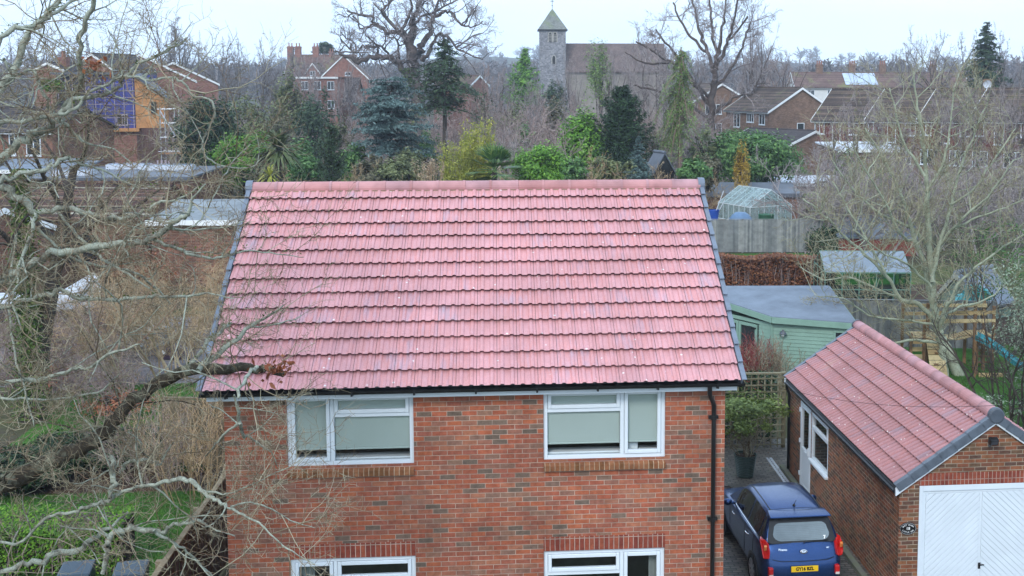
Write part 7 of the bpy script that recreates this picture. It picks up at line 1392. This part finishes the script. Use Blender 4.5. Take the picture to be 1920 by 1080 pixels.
def palm(label, px, d, cy, wpx, n, mat, name='fan_palm', fan=True, seed=1):
    p = ground_at(px, d); z = at(px, cy, d)[2]; R = wpx*.5*d/FPX; rg = random.Random(seed); mb = MB()
    for k in range(n):
        a = k*2.4+rg.uniform(-.2, .2); el = rg.uniform(-.5, 1.5) if fan else rg.uniform(-.6, 1.35); d_ = np.array([math.cos(a)*math.cos(el), math.sin(a)*math.cos(el), math.sin(el)]); s0 = d_*R*.45 if fan else d_*.05; w = nrm(np.cross(d_, [.01, .02, 1])); u = np.cross(w, d_)
        m_ = 11 if fan else 1; Lf_ = R*rg.uniform(.5, .75) if fan else R*rg.uniform(.8, 1.15)
        for j in range(m_):
            th_ = (j-(m_-1)/2)*.19; dd = d_*math.cos(th_)+w*math.sin(th_); wd = np.cross(dd, u)*(R*.028 if fan else R*.05); b = s0+dd*Lf_*.55; c_ = s0+dd*Lf_-np.array([0, 0, Lf_*(.10 if fan else .30)])
            mb.quad(s0-wd*.4, s0+wd*.4, b+wd, b-wd); mb.tri(b-wd, b+wd, c_)
        if fan: mb.bar((0, 0, 0), s0, .025)
    V = np.vstack(mb.v)+[0, 0, z]; mb.v = [V]; tr = MB(); tr.tube([(0, 0, -.1), (.03, 0, z*.5), (0, 0, z)], [.13, .12, .14], 8)
    return plant(name, label, 'palm', tuple(p), [('trunk', tr, M['bark_dark']), ('frond', mb, mat)])
palm('fan palm with deep green split leaves just above the roof ridge', 927, 64, 322, 112, 30, island('palm_green', [(0, (.03, .085, .02)), (.6, (.08, .17, .04)), (1, (.24, .30, .08))], .5, .3), seed=5)
palm('spiky olive-green palm with upright leaves above the ridge at the left', 522, 70, 282, 110, 150, island('cordyline_green', [(0, (.05, .07, .02)), (.6, (.10, .13, .045)), (1, (.20, .20, .09))], .6, .3), 'spiky_palm', False, 6)
palm('small yellow-green yucca at the left end of the roof ridge', 505, 60, 330, 60, 60, M['l_gold'], 'yucca', False, 8)
p = ground_at(806, 64); rg = random.Random(4); mb = MB(); st = MB(); P = []
for k in range(44):
    a = rg.random()*6.28; h = at(806, rg.uniform(306, 330), 64)[2]; q = rg.uniform(.1, .95); e = np.array([math.cos(a)*q, math.sin(a)*q, h]); P.append([(math.cos(a)*.15, math.sin(a)*.15, 0), (math.cos(a)*q*.5, math.sin(a)*q*.5, h*.7), tuple(e)])
    quads_at(mb, e+np.random.RandomState(k).normal(size=(26, 3))*[.05, .05, .22], .06, None, .35, np.random.RandomState(k))
plant('pampas_grass', 'dry straw-coloured pampas plumes left of the bamboo', 'grass clump', tuple(p), [('stem', st.tubes(P, [[.012, .01, .006]]*len(P), 3), M['twig_straw']), ('plume', mb, M['l_straw'])])
# narrow blue-green pole conifer below the pine, small dark shed
D = 75; gable_house('garden_shed', 'tiny dark apex-roofed shed at the foot of the weeping conifer', 'shed', at(1246, 300, D), cam_rz(math.radians(20)), 1.35, 1.6, at(1246, 322, D)[2], at(1246, 289, D)[2], M['black'], M['felt_dark'], None, .12)
# silvery shrub and the green one behind it at the right edge
q = gp(1902, 800); rs = np.random.RandomState(14); lf = MB(); 
for c, r, n in (((.8, 0, 3.0), (1.5, 1.3, 1.5), 3600), ((-1.5, -1.0, .8), (1.2, .8, .45), 1100), ((.3, .3, 4.2), (1.2, 1.0, .8), 900), ((.8, 0, 2.2), (1.3, 1.2, 1.8), 2200)): leaf_cloud(lf, c, r, n, .045, 42, .26, rs, .42, .35)
plant('silver_shrub', 'large open silvery-leaved shrub at the right edge beyond the garage', 'shrub', (q[0], q[1], 0), [('stem', stems_mesh(15, 13, 3.9, 1.4, .06, opt(max=3, seg=[5, 4, 3, 2], wig=[.18, .25, .28, .28], up=[.06, .06, .05, 0], kids=[6, 5, 4, 0], start=[.25, .2, .2, 0], ang=[42, 42, 40, 40], rat=[.5, .5, .5, .5], rmin=.006), .75), M['bark_dark']), ('foliage', lf, M['l_silver'])])
q = ground_at(1890, 41); lf = MB(); z = at(1890, 480, 41)[2]; leaf_cloud(lf, (0, 0, z), (2.3, 1.6, 1.5), 2600, .055, 40, .3, rs, .5, .35)
plant('leafy_tree', 'sparse green-leaved tree at the right edge above the slide', 'tree', tuple(q), [('stem', stems_mesh(16, 9, 5.4, 1.2, .05, opt(max=3, seg=[5, 4, 3, 2], wig=[.14, .22, .25, .25], up=[.1, .08, .06, 0], kids=[6, 5, 4, 0], start=[.3, .2, .2, 0], ang=[38, 40, 40, 40], rat=[.48, .5, .5, .5], rmin=.007), .5), M['bark']), ('foliage', lf, M['l_mid'])])
# ivy-clad trunk at the left
q = gp(60, 790); rs = np.random.RandomState(23); iv = thing('ivy_clad_tree', 'mossy ivy-clad trunk standing behind the oak branches at the left', 'tree', (q[0], q[1], 0)); n = 9000; a = rs.uniform(0, 6.28, n); z = rs.uniform(.1, 7.2, n); r_ = .36+.12*rs.normal(size=n)-.03*z; C = np.stack([np.cos(a)*r_, np.sin(a)*r_, z], -1); N = np.stack([np.cos(a), np.sin(a), .2*np.ones(n)], -1)
mb = MB(); quads_at(mb, C, .05, N, .7, rs); mb.build('ivy', M['l_ivy'], iv)
a, b = bare_tree_mesh(124, 12, .30, opt(max=3, kids=[9, 6, 5, 0], seg=[6, 4, 3, 2], rmin=.008, cut=.12, start=[.5, .25, .2, 0], ang=[55, 48, 45, 40], wig=[.05, .2, .25, .25]), sides=(9, 5, 3)); a.build('trunk', M['bark_dark'], iv, True); b.build('twig', M['twig'], iv)
# grass blades on the nearer lawns
def grass(label, x0, x1, y0, y1, n, seed, h=.06):
    rs = np.random.RandomState(seed); B = np.stack([rs.uniform(x0, x1, n), rs.uniform(y0, y1, n), np.full(n, .008)], -1); d = rs.normal(size=(n, 3))*[.5, .5, 0]; s = rs.uniform(.5, 1.3, n)[:, None]*h; w = np.stack([-d[:, 1], d[:, 0], 0*d[:, 0]], -1); w /= np.linalg.norm(w, axis=1, keepdims=True)+1e-9; w *= .008
    V = np.stack([B-w, B+w, B+d*s+[0, 0, 1]*s], 1).reshape(-1, 3); mb = MB(); mb.add(V, t=np.arange(3*n).reshape(-1, 3)); tag(mb.build('grass', island('grass_blades', [(0, (.025, .075, .012)), (.6, (.055, .14, .022)), (1, (.12, .19, .05))], .7)), label, 'grass', kind='stuff')
grass('short winter grass on the lawn beside the brown fence', -9, -1.6, 1.5, 10.3, 42000, 2)
grass('green grass on the lawn below the climbing frame', 15.3, 23, 12.6, 21.5, 30000, 3, .08)
grass('green grass on the lawn left of the pink roof', -8.5, -1.2, 14.2, 20.5, 22000, 4, .07)
rs = np.random.RandomState(41); n = 2600; C = np.stack([rs.uniform(7.6, 11.3, n), rs.uniform(2, 13, n), np.full(n, .02)], -1); k = np.abs(C[:, 0]-9.4) > 1.2+rs.uniform(-.5, .5, n); mb = MB(); quads_at(mb, C[k], .016, None, .6, rs, 1.5); tag(mb.build('leaf_scatter', M['l_beech']), 'small fallen leaves and moss scattered on the paving', 'leaf litter', kind='stuff')

# ------------------------------------------------------------------ damp winter air
hz = MB(); hz.box(-1520, -125, -1.5, 1720, 1510, 95); ho = hz.build('haze', None); recal(ho); tag(ho, kind='stuff')
hm = bpy.data.materials.new('winter_haze'); hm.use_nodes = True; t = hm.node_tree; t.nodes.clear(); v = node(t, 'ShaderNodeVolumePrincipled'); v.inputs['Color'].default_value = (.80, .89, 1, 1); v.inputs['Density'].default_value = HAZE; v.inputs['Anisotropy'].default_value = .1
ou = node(t, 'ShaderNodeOutputMaterial'); t.links.new(v.outputs[0], ou.inputs['Volume']); ho.data.materials.append(hm)
